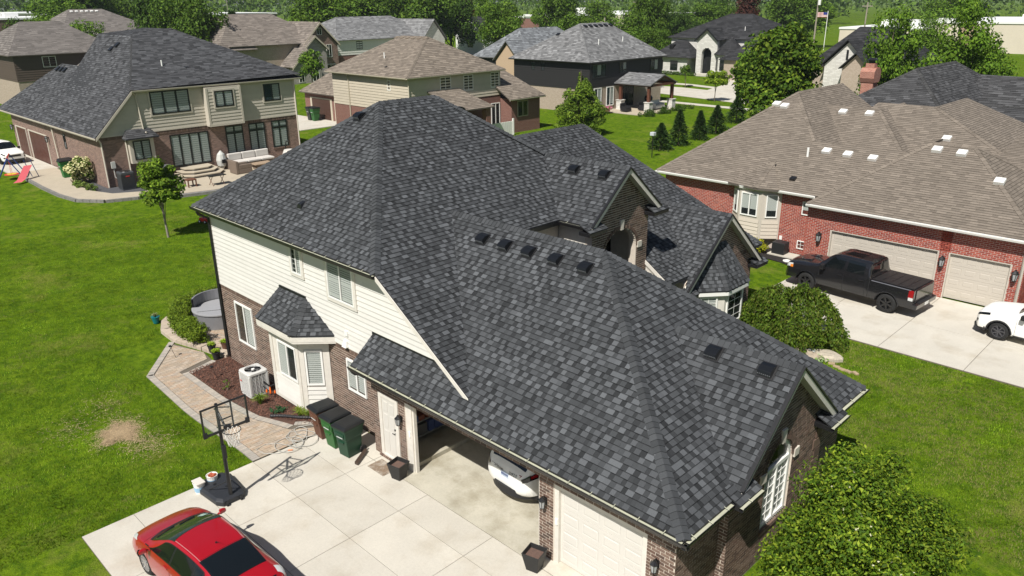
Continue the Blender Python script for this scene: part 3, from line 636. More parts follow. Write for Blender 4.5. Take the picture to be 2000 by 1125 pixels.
def wall_lamp(F, a, z, parent, sc=1.):
    b = MB(); b.fbox(F, a-.055*sc, a+.055*sc, z-.1*sc, z+.1*sc, 0, .02); l = b.build('wall_lamp', M_black, parent)
    one('lamp_arm', M_black, l, lambda b: b.tube([F(a, z+.05*sc, .02), F(a, z+.16*sc, .06*sc), F(a, z+.14*sc, .13*sc)], .012*sc, 6))
    c = F(a, z, .13*sc)
    one('lantern', M_black, l, lambda b: (b.lathe([(.02*sc, .17*sc), (.03*sc, .14*sc), (.1*sc, .07*sc), (.095*sc, .055*sc)], c, 6), b.lathe([(.055*sc, -.16*sc), (.06*sc, -.14*sc), (.01*sc, -.19*sc)][::-1], c, 6), [b.tube([(c[0]+.085*sc*cos(k*pi/3), c[1]+.085*sc*sin(k*pi/3), c[2]+.06*sc), (c[0]+.057*sc*cos(k*pi/3), c[1]+.057*sc*sin(k*pi/3), c[2]-.14*sc)], .008*sc, 4) for k in range(6)]))
    one('lamp_glass', M_lampg, l, lambda b: b.lathe([(.052*sc, -.14*sc), (.08*sc, .055*sc)], c, 6))
M_lampg = mat('lamp_glass', (.35, .36, .36), .15, spec=.6)
for a in (-9.16, -3.6, -.42): wall_lamp(F0, a, 1.62, house)
# big opening: jambs and seal; single door
one('door_jamb', M_ctrim, house, lambda b: (b.fbox(F0, -8.985, -8.72, 0, 2.24, -.16, -.02), b.fbox(F0, -8.72, -8.66, 0, 2.24, -.16, -.06), b.fbox(F0, -3.86, -3.80, 0, 2.24, -.16, -.04), b.fbox(F0, -8.66, -3.86, 2.19, 2.24, -.16, -.03)))
one('keypad', M_white, house, lambda b: b.fbox(F0, -8.86, -8.78, 1.15, 1.34, -.02, .015), bevel=.01)
one('door_jamb', M_ctrim, house, lambda b: (b.fbox(F0, -3.33, -3.2, 0, 2.2, -.12, -.01), b.fbox(F0, -.82, -.7, 0, 2.2, -.12, -.01), b.fbox(F0, -3.2, -.82, 2.12, 2.2, -.12, -.01)))
one('door_sensor', M_white, house, lambda b: b.fbox(F0, -3.3, -3.22, 1.1, 1.28, -.012, .02), bevel=.01)
def panel_door(parent, F, a0, a1, z0, z1, nc, nr, material, d=-.1, name='garage_door'):
    h = (z1-z0)/nr; g_ = MB(); g_.fbox(F, a0, a1, z0, z1, d-.045, d-.012); dr = g_.build(name, material, parent); n = (Vector(F(0, 0, 1))-Vector(F(0, 0, 0)))
    for r in range(nr):
        s = one('door_section', material, dr, lambda b: b.fbox(F, a0, a1, z0+r*h+.004, z0+(r+1)*h-.004, d-.012, d))
        w = (a1-a0)/nc
        for c in range(nc):
            b = MB(); x0, x1, y0, y1 = a0+c*w+.06*w/.6, a0+(c+1)*w-.06*w/.6, z0+r*h+.11, z0+(r+1)*h-.11
            o = 0; i = .05
            m_ = [F(x0+i*.5, y0+i*.5, d-.004), F(x1-i*.5, y0+i*.5, d-.004), F(x1-i*.5, y1-i*.5, d-.004), F(x0+i*.5, y1-i*.5, d-.004)]
            k = [F(x0+i, y0+i, d+.008), F(x1-i, y0+i, d+.008), F(x1-i, y1-i, d+.008), F(x0+i, y1-i, d+.008)]
            o2 = [F(x0-.004, y0-.004, d+.004), F(x1+.004, y0-.004, d+.004), F(x1+.004, y1+.004, d+.004), F(x0-.004, y1+.004, d+.004)]
            for q in range(4): b.poly([o2[q], o2[(q+1) % 4], m_[(q+1) % 4], m_[q]]); b.poly([m_[q], m_[(q+1) % 4], k[(q+1) % 4], k[q]])
            b.poly(k); b.build('door_panel', material, s)
    return dr
panel_door(house, F0, -3.2, -.82, .02, 2.12, 4, 4, M_door)
# arched gable window
aw = MB(); F_ = FGx
for q in ((3.37, 4.63, .9, .98), (3.37, 3.45, .98, 2.42), (4.55, 4.63, .98, 2.42), (3.45, 4.55, 2.36, 2.46), (3.97, 4.03, .98, 2.36)): aw.fbox(F_, *q, -.12, -.03)
for k in range(16):
    a0, a1 = pi*k/16, pi*(k+1)/16
    P4 = [(4+.63*cos(a0), 2.42+.63*sin(a0)), (4+.63*cos(a1), 2.42+.63*sin(a1)), (4+.55*cos(a1), 2.42+.55*sin(a1)), (4+.55*cos(a0), 2.42+.55*sin(a0))]
    add_cell(aw, [F_(a, z, -.03) for a, z in P4], [F_(a, z, -.12) for a, z in P4], 1.)
awo = aw.build('arched_window', M_white, house)
one('glazing_bar', M_white, awo, lambda b: [b.fbox(F_, 3.45, 4.55, .98+.23*k-.008, .98+.23*k+.008, -.075, -.06) for k in range(1, 6)]+[b.fbox(F_, x-.008, x+.008, .98, 2.36, -.077, -.058) for x in (3.7, 4.3)])
one('pane', M_glass, awo, lambda b: b.fbox(F_, 3.42, 3.98, .95, 2.4, -.085, -.08)); one('pane', M_glass, awo, lambda b: b.fbox(F_, 4.02, 4.58, .95, 2.4, -.085, -.08))
b = MB(); b.prism([F_(4+.6*cos(pi*k/14), 2.44+.58*sin(pi*k/14), -.09) for k in range(15)], (.005, 0, 0)); b.build('fan_pane', M_glass, awo)
b = MB()
for k in range(28): b.fbox(F_, 3.45, 4.55, 1.0+.048*k, 1.0+.048*k+.034, -.108, -.104)
b.build('blind', M_blind, awo)
one('window_sill', M_brick, awo, lambda b: [b.fbox(F_, 3.28+.077*k, 3.28+.077*k+.066, .8, .9, -.05, .05, random.choice(PBR)) for k in range(19)])
# bay on the right gable
w0 = [(-7.8, 12.85), (-6.95, 13.9), (-6.95, 15.35), (-7.8, 16.4)]
bb = MB(); bb.prism([(x, y, .5) for x, y in w0], (0, 0, 1.75)); bay2 = bb.build('bay', M_ctrim, house)
ee = [(-7.82, 12.6, 2.32), (-6.78, 13.85, 2.32), (-6.78, 15.4, 2.32), (-7.82, 16.65, 2.32)]; ap = [(-7.79, 14.2, 3.85), (-7.79, 15.05, 3.85)]
BR2 = [[ee[1], ee[2], ap[1], ap[0]], [ee[0], ee[1], ap[0]], [ee[2], ee[3], ap[1]]]
b2 = roof(bay2, BR2, M_deck, M_sh, PAL, name='bay_roof', tk=.05); jb = MB(); caps(b2, ee[1], ap[0], newell(BR2[0]), newell(BR2[1]), M_sh, CPAL, joined=jb); caps(b2, ee[2], ap[1], newell(BR2[0]), newell(BR2[2]), M_sh, CPAL, joined=jb); tag(jb.build('hip_caps', M_sh, b2), kind='stuff')
one('bay_fascia', M_white, bay2, lambda b: [b.hexa([(p[0], p[1], 2.12), (q[0], q[1], 2.12), (q[0]-.04, q[1], 2.12), (p[0]-.04, p[1], 2.12), (p[0], p[1], 2.26), (q[0], q[1], 2.26), (q[0]-.04, q[1], 2.26), (p[0]-.04, p[1], 2.26)]) for p, q in zip(ee[:-1], ee[1:])])
def seg_frame(p, q):
    p, q = Vector((p[0], p[1])), Vector((q[0], q[1])); s = (q-p).normalized(); n = Vector((s.y, -s.x)); return lambda a, z, d: (p.x+s.x*a+n.x*d, p.y+s.y*a+n.y*d, z)
Fs = seg_frame(w0[0], w0[1]); window(house, Fs, .35, 1.05, .9, 2.06, M_white, lights=1, grid=(2, 4), fw_=.06)
Fs = seg_frame(w0[1], w0[2]); window(house, Fs, .15, 1.3, .75, 2.06, M_white, lights=1, grid=(2, 4), blind='none', fw_=.07)
# clutter on shelves in the open garage
sh = thing('shelf_unit', 'cluttered metal shelf along the dark left wall of the open garage', 'shelf', (-10.05, 2.6, .004))
b = MB()
for z in (.3, .8, 1.3, 1.8, 2.2): b.box(-10.3, -9.75, .6, 4.4, z, z+.03)
for y in (.6, 2.5, 4.37):
    for x in (-10.3, -9.78): b.box(x, x+.03, y, y+.03, 0, 2.23)
b.build('rack', M_steel, sh)
b = MB()
for z in (.33, .83, 1.33, 1.83):
    y = .65
    while y < 4.25:
        w = rnd(.1, .4); h = rnd(.08, .36); b.box(-10.25+rnd(0, .15), -9.78, y, y+w, z, z+h, random.choice([(.7, .7, .7), (.3, .1, .06), (.08, .12, .3), (.5, .42, .3), (.15, .15, .15), (.8, .78, .7)])); y += w+rnd(.02, .1)
o = b.build('stored_goods', mat('goods', (.55, .55, .55), .6, tint=True), sh); tag(o, kind='stuff')
# ================================================================ yard of the house
def qmesh(name, Q, T, material, parent=None, loc=None, tri=False):
    """many loose quads or triangles from arrays: Q (N,k,3), T (N,3)"""
    N, k, _ = Q.shape; me = bpy.data.meshes.new(name); me.vertices.add(N*k); me.vertices.foreach_set('co', Q.reshape(-1).astype(np.float32))
    me.loops.add(N*k); me.loops.foreach_set('vertex_index', np.arange(N*k, dtype=np.int32)); me.polygons.add(N)
    me.polygons.foreach_set('loop_start', np.arange(0, N*k, k, dtype=np.int32)); me.update(calc_edges=True)
    a = me.attributes.new('tint', 'FLOAT_COLOR', 'FACE'); a.data.foreach_set('color', np.concatenate([T, np.ones((N, 1))], 1).reshape(-1).astype(np.float32))
    me.materials.append(material); o = bpy.data.objects.new(name, me); COL.objects.link(o); o.parent = parent
    if loc: o.location = loc
    return o
M_paver = mat('paver', (1, 1, 1), .9, tint=True, var=.1, vs=5, var2=.1, vs2=40)
PPV = [(.38, .3, .22), (.42, .335, .25), (.35, .285, .215), (.44, .36, .28), (.4, .295, .21), (.36, .3, .24)]
PGR = [(.38, .34, .29), (.34, .31, .27), (.42, .37, .31)]
def pavers(parent, region, hzf, lift, L=.235, Wd=.118, ang=0., pal=PPV, acc=None, band=None):
    ca, sa = cos(ang), sin(ang); P2 = [(x*ca+y*sa, -x*sa+y*ca) for x, y in region]
    x0, x1 = min(p[0] for p in P2), max(p[0] for p in P2); y0, y1 = min(p[1] for p in P2), max(p[1] for p in P2); r = 0; y = y0
    while y < y1:
        x = x0-(L*.5 if r % 2 else 0)
        while x < x1:
            c = clip(P2, x+.004, x+L-.004, y+.004, y+Wd-.004)
            if c and area2(c) > .002:
                W3 = [(p[0]*ca-p[1]*sa, p[0]*sa+p[1]*ca) for p in c]; k = rnd(-.0025, .0025)
                top = [(a, b_, hzf(a, b_)+lift+k) for a, b_ in W3]; bot = [(p[0], p[1], p[2]-.03) for p in top]
                acc.append((top, bot, random.choice(pal), (Vector(top[0])-CAM).length))
            x += L
        y += Wd; r += 1
PATH = [(-12.69, -2.93), (-21.8, -2.55), (-24.35, -.62), (-22.3, -.05), (-21.35, -.15), (-21.0, -1.28), (-15.4, -1.28), (-13.75, -.95), (-13.2, -.35), (-12.69, -.35)]
path = sheet('paver_path', PATH, M_joint, -.03, thick=.03) if False else None
def strip_sheet(name, region, lift, material, step=.5):
    b = MB(); x0 = min(p[0] for p in region); x1 = max(p[0] for p in region); x = x0
    while x < x1:
        c = clip(region, x, min(x+step, x1), -99, 99)
        if c:
            b.poly([(p[0], p[1], hz(p[0])+lift) for p in c])
        x += step
    o = b.build(name, material); tag(o, kind='structure'); return o
path = strip_sheet('paver_path', PATH, -.012, M_joint)
acc = []
INN = [(-12.70, -2.68), (-21.65, -2.3), (-23.9, -.62), (-22.3, -.05), (-21.6, -.25), (-21.22, -1.53), (-15.3, -1.53), (-13.6, -1.2), (-13.0, -.5), (-12.69, -.5)]
pavers(path, INN, lambda x, y: hz(x), .006, ang=pi/2, acc=acc)
for a, b_ in (((-12.7, -2.93), (-21.8, -2.55)), ((-21.8, -2.55), (-24.35, -.62)), ((-21.35, -.15), (-21.0, -1.28)), ((-21.0, -1.28), (-15.4, -1.28)), ((-15.4, -1.28), (-13.75, -.95)), ((-13.75, -.95), (-13.2, -.35))):
    d = Vector((b_[0]-a[0], b_[1]-a[1])); L_ = d.length; d /= L_; n_ = Vector((d.y, -d.x)); mid = Vector(((a[0]+b_[0])/2, (a[1]+b_[1])/2))
    c_ = Vector((-17, -1.9)) if mid.x > -21.4 else Vector((-22.6, -1.2))
    if n_.dot(c_-mid) < 0: n_ = -n_
    k = 0
    while k < L_-.06:
        p = Vector(a)+d*(k+.004); q = Vector(a)+d*min(L_, k+.116); W4 = [p, q, q+n_*.235, p+n_*.235]; t_ = [(w.x, w.y, hz(w.x)+.008) for w in W4]
        if newell(t_) and (t_[1][0]-t_[0][0])*(t_[2][1]-t_[0][1])-(t_[1][1]-t_[0][1])*(t_[2][0]-t_[0][0]) < 0: t_.reverse()
        acc.append((t_, [(w[0], w[1], w[2]-.04) for w in t_], random.choice(PGR), (Vector(t_[0])-CAM).length)); k += .12
# round patio behind the corner, a step up
PAT = [(-21.1, .35), (-22.6, .0), (-24.3, -.45), (-25.6, -.4), (-26.6, .05), (-27.5, 1.0), (-27.9, 2.4), (-27.6, 6), (-21.1, 6)]
patio = strip_sheet('patio', PAT, .09, M_joint)
one('patio_edge_base', M_paver, patio, lambda b: [b.box(-27.2, -21.2, 1.2, 5.9, -.62, -.42, (.3, .26, .2))])
pacc = []; pavers(patio, [(-21.2, .7), (-22.7, .35), (-24.3, -.08), (-25.5, -.05), (-26.4, .35), (-27.2, 1.2), (-27.55, 2.4), (-27.3, 6), (-21.2, 6)], lambda x, y: hz(x), .112, ang=.2, acc=pacc)
k_ = 0
for a, b_ in zip(PAT[:6], PAT[1:7]):
    d = Vector((b_[0]-a[0], b_[1]-a[1])); L_ = d.length; d /= L_; n_ = Vector((-d.y, d.x)); k = 0
    if n_.dot(Vector((-24.5, 3))-Vector(a)) < 0: n_ = -n_
    while k < L_-.1:
        p = Vector(a)+d*(k+.006); q = Vector(a)+d*min(L_, k+.295); W4 = [p-n_*.03, q-n_*.03, q+n_*.34, p+n_*.34]
        if (W4[1].x-W4[0].x)*(W4[2].y-W4[0].y)-(W4[1].y-W4[0].y)*(W4[2].x-W4[0].x) < 0: W4.reverse()
        b = MB(); z0 = hz(p.x); b.prism([(w.x, w.y, z0-.05) for w in W4], (0, 0, .185), random.choice([(.44, .36, .28), (.47, .39, .31), (.41, .34, .27)])); b.build('coping_stone', M_paver, patio, bevel=.012); k += .3
def build_cells(acc, parent, material, n, single, rest):
    acc.sort(key=lambda c: c[3]); sb = MB()
    for i, (t_, bo, k, _) in enumerate(acc):
        if i < n: o = MB(); add_cell(o, t_, bo, k); o.build(single, material, parent)
        else: add_cell(sb, t_, bo, k)
    if sb.f: tag(sb.build(rest, material, parent), kind='stuff')
build_cells(acc, path, M_paver, 300, 'paver', 'paver_field'); build_cells(pacc, patio, M_paver, 0, 'paver', 'paver_field')
# mulch bed
M_mulch = mat('mulch', (.085, .045, .032), .98, tint=True, var=.35, vs=6, var2=.35, vs2=45)
BED = [(-21.3, .5), (-21.33, -.14), (-20.98, -1.27), (-15.4, -1.27), (-13.75, -.94), (-13.2, -.34), (-12.7, .5)]
bed = strip_sheet('mulch_bed', BED, .0, M_mulch)
N = 5200; cx = np.random.uniform(-21.1, -12.9, N); cy = np.random.uniform(-1.26, .45, N)
keep = (cy > np.where(cx > -15.4, -1.26+(cx+15.4)*.36, -1.26)) & (cy > -.14-(cx+21.33)*3.2); cx, cy = cx[keep], cy[keep]; N = len(cx)
an = np.random.uniform(0, pi, N); L_ = np.random.uniform(.02, .06, N); w_ = np.random.uniform(.006, .014, N); zz = np.array([hz(x) for x in cx])+np.random.uniform(.012, .03, N); tz = np.random.uniform(-.02, .02, N)
def loose(cx, cy, zz, an, L_, w_, tz):
    dx, dy = np.cos(an)*L_, np.sin(an)*L_; nx, ny = -np.sin(an)*w_, np.cos(an)*w_
    return np.stack([np.stack([cx-dx-nx, cy-dy-ny, zz-tz], 1), np.stack([cx+dx-nx, cy+dy-ny, zz+tz], 1), np.stack([cx+dx+nx, cy+dy+ny, zz+tz], 1), np.stack([cx-dx+nx, cy-dy+ny, zz-tz], 1)], 1)
Tm = np.random.uniform(.6, 2.2, (N, 1))*np.array([[1.1, .95, .9]])
o = qmesh('mulch_chips', loose(cx, cy, zz, an, L_, w_, tz), Tm, M_mulch); tag(o, 'dark brown shredded mulch chips covering the bed by the house', 'mulch', kind='stuff')
# ---- basketball hoop
hoop = thing('basketball_hoop', 'portable basketball hoop with clear backboard and black base at the driveway edge', 'basketball hoop', (-11.35, -4.28, 0))
PX0, PY0 = -11.35, -4.28
b = MB(); ba = [(-.18, -.36), (-.05, -.42), (-1.0, -.5), (-1.28, -.36), (-1.28, .36), (-1.0, .5), (-.05, .42), (.16, .3), (.16, -.3)]
ba = [(.16, -.3), (.16, .3), (-.02, .42), (-1.0, .5), (-1.25, .34), (-1.25, -.34), (-1.0, -.5), (-.02, -.42)]
low = [(PX0+x, PY0+y, .03) for x, y in ba]; mid = [(PX0+x, PY0+y, .15) for x, y in ba]; top = [(PX0-.55+(x+.55)*.88, PY0+y*.84, .2) for x, y in ba]
b.grid([low, mid, top], closed=True); b.poly(low[::-1]); b.poly(top); base = b.build('base', mat('plastic_charcoal', (.025, .027, .032), .5, var=.1), hoop, bevel=.012)
one('filler_cap', M_black, base, lambda b: b.lathe([(.045, .19), (.045, .215), (.02, .218)], (PX0-.75, PY0-.1, 0), 12))
one('filler_cap', M_black, base, lambda b: b.lathe([(.045, .19), (.045, .215), (.02, .218)], (PX0-.42, PY0+.1, 0), 12))
for s in (-1, 1): one('wheel', M_rubber, base, lambda b: b.lathe([(.06, -.025), (.06, .025)], (PX0+.18, PY0+s*.2, .06), 12, axis='y'))
one('pole', M_black, hoop, lambda b: b.tube([(PX0+.02, PY0, .1), (PX0+.0, PY0, 1.35)], .052, 10)); one('pole', M_black, hoop, lambda b: b.tube([(PX0, PY0, 1.3), (PX0-.02, PY0, 2.98)], .042, 10))
one('adjuster', M_plastic, hoop, lambda b: b.box(PX0-.02, PX0+.09, PY0-.05, PY0+.05, 1.35, 1.75), bevel=.015)
for s in (-1, 1):
    one('brace', M_black, hoop, lambda b: b.tube([(PX0-.6, PY0+s*.32, .2), (PX0, PY0+s*.03, .62)], .014, 6))
    one('arm', M_black, hoop, lambda b: b.tube([(PX0-.02, PY0+s*.06, 2.3), (-10.95, PY0+s*.16, 2.48)], .018, 6)); one('arm', M_black, hoop, lambda b: b.tube([(PX0-.02, PY0+s*.06, 2.85), (-10.95, PY0+s*.16, 2.98)], .018, 6))
one('spring', M_black, hoop, lambda b: b.tube([(PX0+.0, PY0, 2.8), (-11.0, PY0, 2.45)], .03, 8))
bd = one('backboard', glass_mat('polycarbonate', (.6, .65, .65), .04), hoop, lambda b: b.box(-10.905, -10.895, -4.88, -3.68, 2.42, 3.18))
one('board_frame', M_black, bd, lambda b: (b.box(-10.92, -10.88, -4.9, -3.66, 2.39, 2.45), b.box(-10.92, -10.88, -4.9, -3.66, 3.15, 3.19), b.box(-10.92, -10.88, -4.9, -4.86, 2.45, 3.15), b.box(-10.92, -10.88, -3.7, -3.66, 2.45, 3.15)))
one('board_brace', M_black, bd, lambda b: (b.box(-10.94, -10.92, -4.48, -4.44, 2.4, 3.18), b.box(-10.94, -10.92, -4.10, -4.06, 2.4, 3.18), b.box(-10.94, -10.92, -4.46, -4.08, 2.7, 2.73)))
one('corner_pad', M_plastic, bd, lambda b: (b.box(-10.93, -10.87, -4.91, -4.8, 2.37, 2.52), b.box(-10.93, -10.87, -3.76, -3.65, 2.37, 2.52)), bevel=.01)
rim = one('rim', M_black, hoop, lambda b: (b.tube([(-10.62+.228*cos(t*pi/12), -4.28+.228*sin(t*pi/12), 2.5) for t in range(24)], .011, 6, closed=True), b.box(-10.9, -10.84, -4.37, -4.19, 2.42, 2.53)))
b = MB()
for k in range(12):
    for s in (-1, 1):
        pts = []
        for j in range(6):
            a = 2*pi*k/12+s*j*.21; r_ = .225-.1*(j/5)**.7; pts.append((-10.62+r_*cos(a), -4.28+r_*sin(a), 2.49-.085*j))
        b.tube(pts, .006, 4, caps=False)
b.build('net', mat('cord_white', (.75, .73, .68), .8), rim)
# pails behind the base
for i, (x, y, lab, lidc) in enumerate(((-12.32, -4.72, 'white plastic pail with blue label and flat lid behind the basketball hoop base', (.62, .58, .52)), (-12.4, -4.3, 'white plastic pail heaped with red brick pieces behind the basketball hoop base', None))):
    p = thing('pail', lab, 'bucket', (x, y, 0))
    bo = one('body', M_white, p, lambda b: b.lathe([(.0, .0), (.12, .0), (.15, .3), (.16, .33), (.145, .33), (.13, .3)], (x, y, .003), 16), smooth=False)
    one('label', mat('label_blue', (.3, .5, .68), .5), bo, lambda b: b.grid([[(x+r_*cos(a), y+r_*sin(a), z) for a in [pi*.9+pi*1.2*k/10 for k in range(11)]] for r_, z in ((.131, .07), (.1455, .22))]))
    if lidc:
        one('lid', mat('lid_beige', lidc, .5), p, lambda b: b.box(x-.17, x+.17, y-.13, y+.13, .335, .37), bevel=.01)
    else:
        b = MB()
        for k in range(12): a = rnd(0, 6.3); r_ = rnd(0, .1); b.box(x+r_*cos(a)-.035, x+r_*cos(a)+.035, y+r_*sin(a)-.03, y+r_*sin(a)+.03, .28, rnd(.32, .37), rnd(.7, 1.2))
        b.build('brick_pieces', mat('terracotta', (.4, .1, .05), .9, tint=True), p)
# ---- wheeled carts
M_lid = mat('cart_lid', (.014, .015, .016), .42, var=.1, vs=6)
def cart(x, y, rz, col, lab, zf=0.):
    m_ = mat('cart_'+lab.split()[0]+lab.split()[1], col, .5, var=.08, vs=5); t = thing('wheeled_cart', lab, 'trash cart', (x, y, zf), rz, 'wheeled carts lined up by the garage wall')
    def L_(b, pts): return pts
    b = MB(); ring = lambda hx, hy, z, oy=0: [(-hx, -hy+oy, z), (hx, -hy+oy, z), (hx, hy+oy, z), (-hx, hy+oy, z)]
    b.grid([ring(.21, .25, .02, .02), ring(.23, .27, .3, .01), ring(.235, .3, .62), ring(.26, .33, .66), ring(.275, .35, .93), ring(.3, .38, .94), ring(.3, .38, 1.0)], closed=True); b.poly(ring(.21, .25, .02, .02)[::-1]); b.poly(ring(.3, .38, 1.0))
    bd = b.build('body', m_, t, local=True, bevel=.02)
    one('lift_pocket', m_, bd, lambda b: b.box(-.2, .2, -.365, -.325, .74, .86), local=True); one('grip_bar', m_, bd, lambda b: b.box(-.12, .12, -.33, -.29, .5, .54), local=True)
    lid = MB(); r0 = ring(.31, .4, 1.005, 0); r1 = ring(.31, .4, 1.045, 0); r2_ = ring(.27, .33, 1.09, .03); r3 = ring(.2, .24, 1.1, .03)
    lid.grid([r0, r1, r2_, r3], closed=True); lid.poly(r0[::-1]); lid.poly(r3); ld = lid.build('lid', M_lid, t, local=True, bevel=.012)
    one('hinge_bar', M_lid, ld, lambda b: b.tube([(-.24, .43, 1.0), (.24, .43, 1.0)], .02, 8), local=True)
    for s in (-1, 1):
        w = one('wheel', M_rubber, t, lambda b: b.lathe([(.1, -.025), (.125, -.02), (.125, .02), (.1, .025)], (s*.27, .28, .127), 16, axis='x'), local=True)
        one('hub', M_plastic, w, lambda b: b.lathe([(.05, -.03), (.05, .03)], (s*.27, .28, .127), 8, axis='x'), local=True)
    one('axle', M_steel, t, lambda b: b.tube([(-.25, .28, .127), (.25, .28, .127)], .012, 6), local=True)
    one('stamp', mat('stamp_white', (.6, .62, .6), .6), bd, lambda b: b.box(-.13, .13, -.35, -.336, .69, .715), local=True)
    return t
cart(-12.42, -.6, -.06, (.115, .05, .03), 'dark brown wheeled trash cart with black lid beside the bay')
cart(-11.68, -.64, .03, (.025, .11, .025), 'bright green wheeled recycling cart between brown and dark green carts')
cart(-10.96, -.66, .1, (.012, .05, .026), 'forest green wheeled cart nearest the side door of the garage')
# ---- air conditioner
ac = thing('air_conditioner', 'white outdoor air conditioner unit in the mulch bed', 'air conditioner', (-17.4, -.36, hz(-17.4)))
M_acw = mat('ac_white', (.56, .555, .53), .5, var=.05)
b = MB(); z0 = .05
rr_ = lambda h, r_, z: [(sx*(h-r_)+r_*cos(a), sy*(h-r_)+r_*sin(a), z) for sx, sy, a0 in ((1, 1, 0), (-1, 1, pi/2), (-1, -1, pi), (1, -1, 1.5*pi)) for a in [a0+pi/2*k/4 for k in range(5)]]
b.grid([rr_(.38, .09, z0), rr_(.38, .09, .1)], closed=True); b.poly(rr_(.38, .09, z0)[::-1]); b.poly(rr_(.37, .09, .1)); b.build('base_pan', M_acw, ac, local=True)
core = one('coil', mat('coil_dark', (.05, .05, .05), .8), ac, lambda b: b.grid([rr_(.345, .08, .1), rr_(.345, .08, .88)], closed=True), local=True)
for s, F_ in ((0, lambda a, z, d: (a, -.35-d, z)), (1, lambda a, z, d: (.35+d, a, z)), (2, lambda a, z, d: (-a, .35+d, z)), (3, lambda a, z, d: (-.35-d, -a, z))):
    one('louvre_panel', M_acw, ac, lambda b: ([b.fbox(F_, -.27, .27, .14+.052*k, .14+.052*k+.02, 0, .018) for k in range(14)]+[b.fbox(F_, a-.008, a+.008, .11, .87, 0, .024) for a in (-.26, -.13, 0, .13, .26)]), local=True)
for sx in (-1, 1):
    for sy in (-1, 1): one('corner_post', M_acw, ac, lambda b: b.box(*sorted((sx*.27, sx*.38)), *sorted((sy*.27, sy*.38)), .1, .88), local=True, bevel=.03)
one('side_panel', M_acw, ac, lambda b: b.box(-.381, -.36, -.3, .3, .1, .88), local=True)
b = MB(); b.grid([rr_(.385, .1, .88), rr_(.385, .1, .95), rr_(.36, .1, .975)], closed=True)
n_ = 32; ring1 = [(.29*cos(2*pi*k/n_), .29*sin(2*pi*k/n_), .98) for k in range(n_)]; sq = rr_(.36, .1, .975)
b.grid([[(.285*cos(2*pi*k/20+pi/40), .285*sin(2*pi*k/20+pi/40), .93) for k in range(20)], [(.3*cos(2*pi*k/20+pi/40), .3*sin(2*pi*k/20+pi/40), .985) for k in range(20)], [sq[k % 20] for k in range(20)]], closed=True); tp = b.build('top', M_acw, ac, local=True)
one('fan_well', M_room, tp, lambda b: b.lathe([(.29, .7), (.29, .72)], (0, 0, 0), 20), local=True)
one('fan_guard', M_black, tp, lambda b: ([b.tube([(r_*cos(2*pi*k/20), r_*sin(2*pi*k/20), .965) for k in range(20)], .004, 4, closed=True) for r_ in (.06, .1, .14, .18, .22, .26)]+[b.tube([(0, 0, .965), (.29*cos(a), .29*sin(a), .965)], .005, 4) for a in [pi*k/4 for k in range(8)]]), local=True)
one('fan_blade', M_steel, tp, lambda b: [b.hexa([(cos(a)*.06-sin(a)*.05, sin(a)*.06+cos(a)*.05, .82), (cos(a)*.26-sin(a)*.09, sin(a)*.26+cos(a)*.09, .82), (cos(a)*.26+sin(a)*.09, sin(a)*.26-cos(a)*.09, .87), (cos(a)*.06+sin(a)*.05, sin(a)*.06-cos(a)*.05, .87), (cos(a)*.06-sin(a)*.05, sin(a)*.06+cos(a)*.05, .824), (cos(a)*.26-sin(a)*.09, sin(a)*.26+cos(a)*.09, .824), (cos(a)*.26+sin(a)*.09, sin(a)*.26-cos(a)*.09, .874), (cos(a)*.06+sin(a)*.05, sin(a)*.06-cos(a)*.05, .874)]) for a in (0, 2.09, 4.19)], local=True)
one('motor_cap', M_white, tp, lambda b: b.lathe([(.06, .93), (.06, .98), (.03, .99)], (0, 0, 0), 12), local=True)
one('badge', mat('badge_red', (.55, .06, .05), .4), ac, lambda b: b.box(-.3, -.2, -.386, -.379, .55, .6), local=True)
one('disconnect_box', mat('box_grey', (.5, .5, .47), .5), house, lambda b: (b.fbox(FL, -16.95, -16.75, .55, .95, 0, .12), b.fbox(FL, -16.9, -16.8, .1, .42, 0, .1)), bevel=.01)
one('refrigerant_line', M_black, house, lambda b: (b.tube([(-17.05, -.2, hz(-17)+.5), (-16.9, -.05, hz(-17)+.3), (-16.85, .2, hz(-17)+.35), (-16.85, .46, .05)], .03, 8), b.tube([(-17.05, -.25, hz(-17)+.35), (-16.8, -.12, hz(-17)+.15), (-16.75, .2, hz(-17)+.2), (-16.78, .46, .3)], .018, 6)))
# orange flame shaped garden lights
for k, (x, y, h) in enumerate(((-16.72, -.28, .32), (-16.6, -.2, .42), (-16.48, -.26, .36), (-16.42, -.12, .3))):
    z = hz(x); t = thing('garden_light', ('leftmost', 'tallest', 'third from left', 'rightmost')[k]+' orange flame-shaped garden light in the mulch behind the air conditioner', 'garden light', (x, y, z), 0, 'orange flame garden lights')
    one('stake', M_black, t, lambda b: b.tube([(x, y, z-.02), (x, y, z+h*.5)], .006, 5)); one('flame', mat('orange_plastic', (.85, .16, .02), .35), t, lambda b: b.lathe([(.01, h*.5), (.032, h*.6), (.036, h*.7), (.02, h*.9), (.003, h)], (x, y, z), 8), smooth=True)
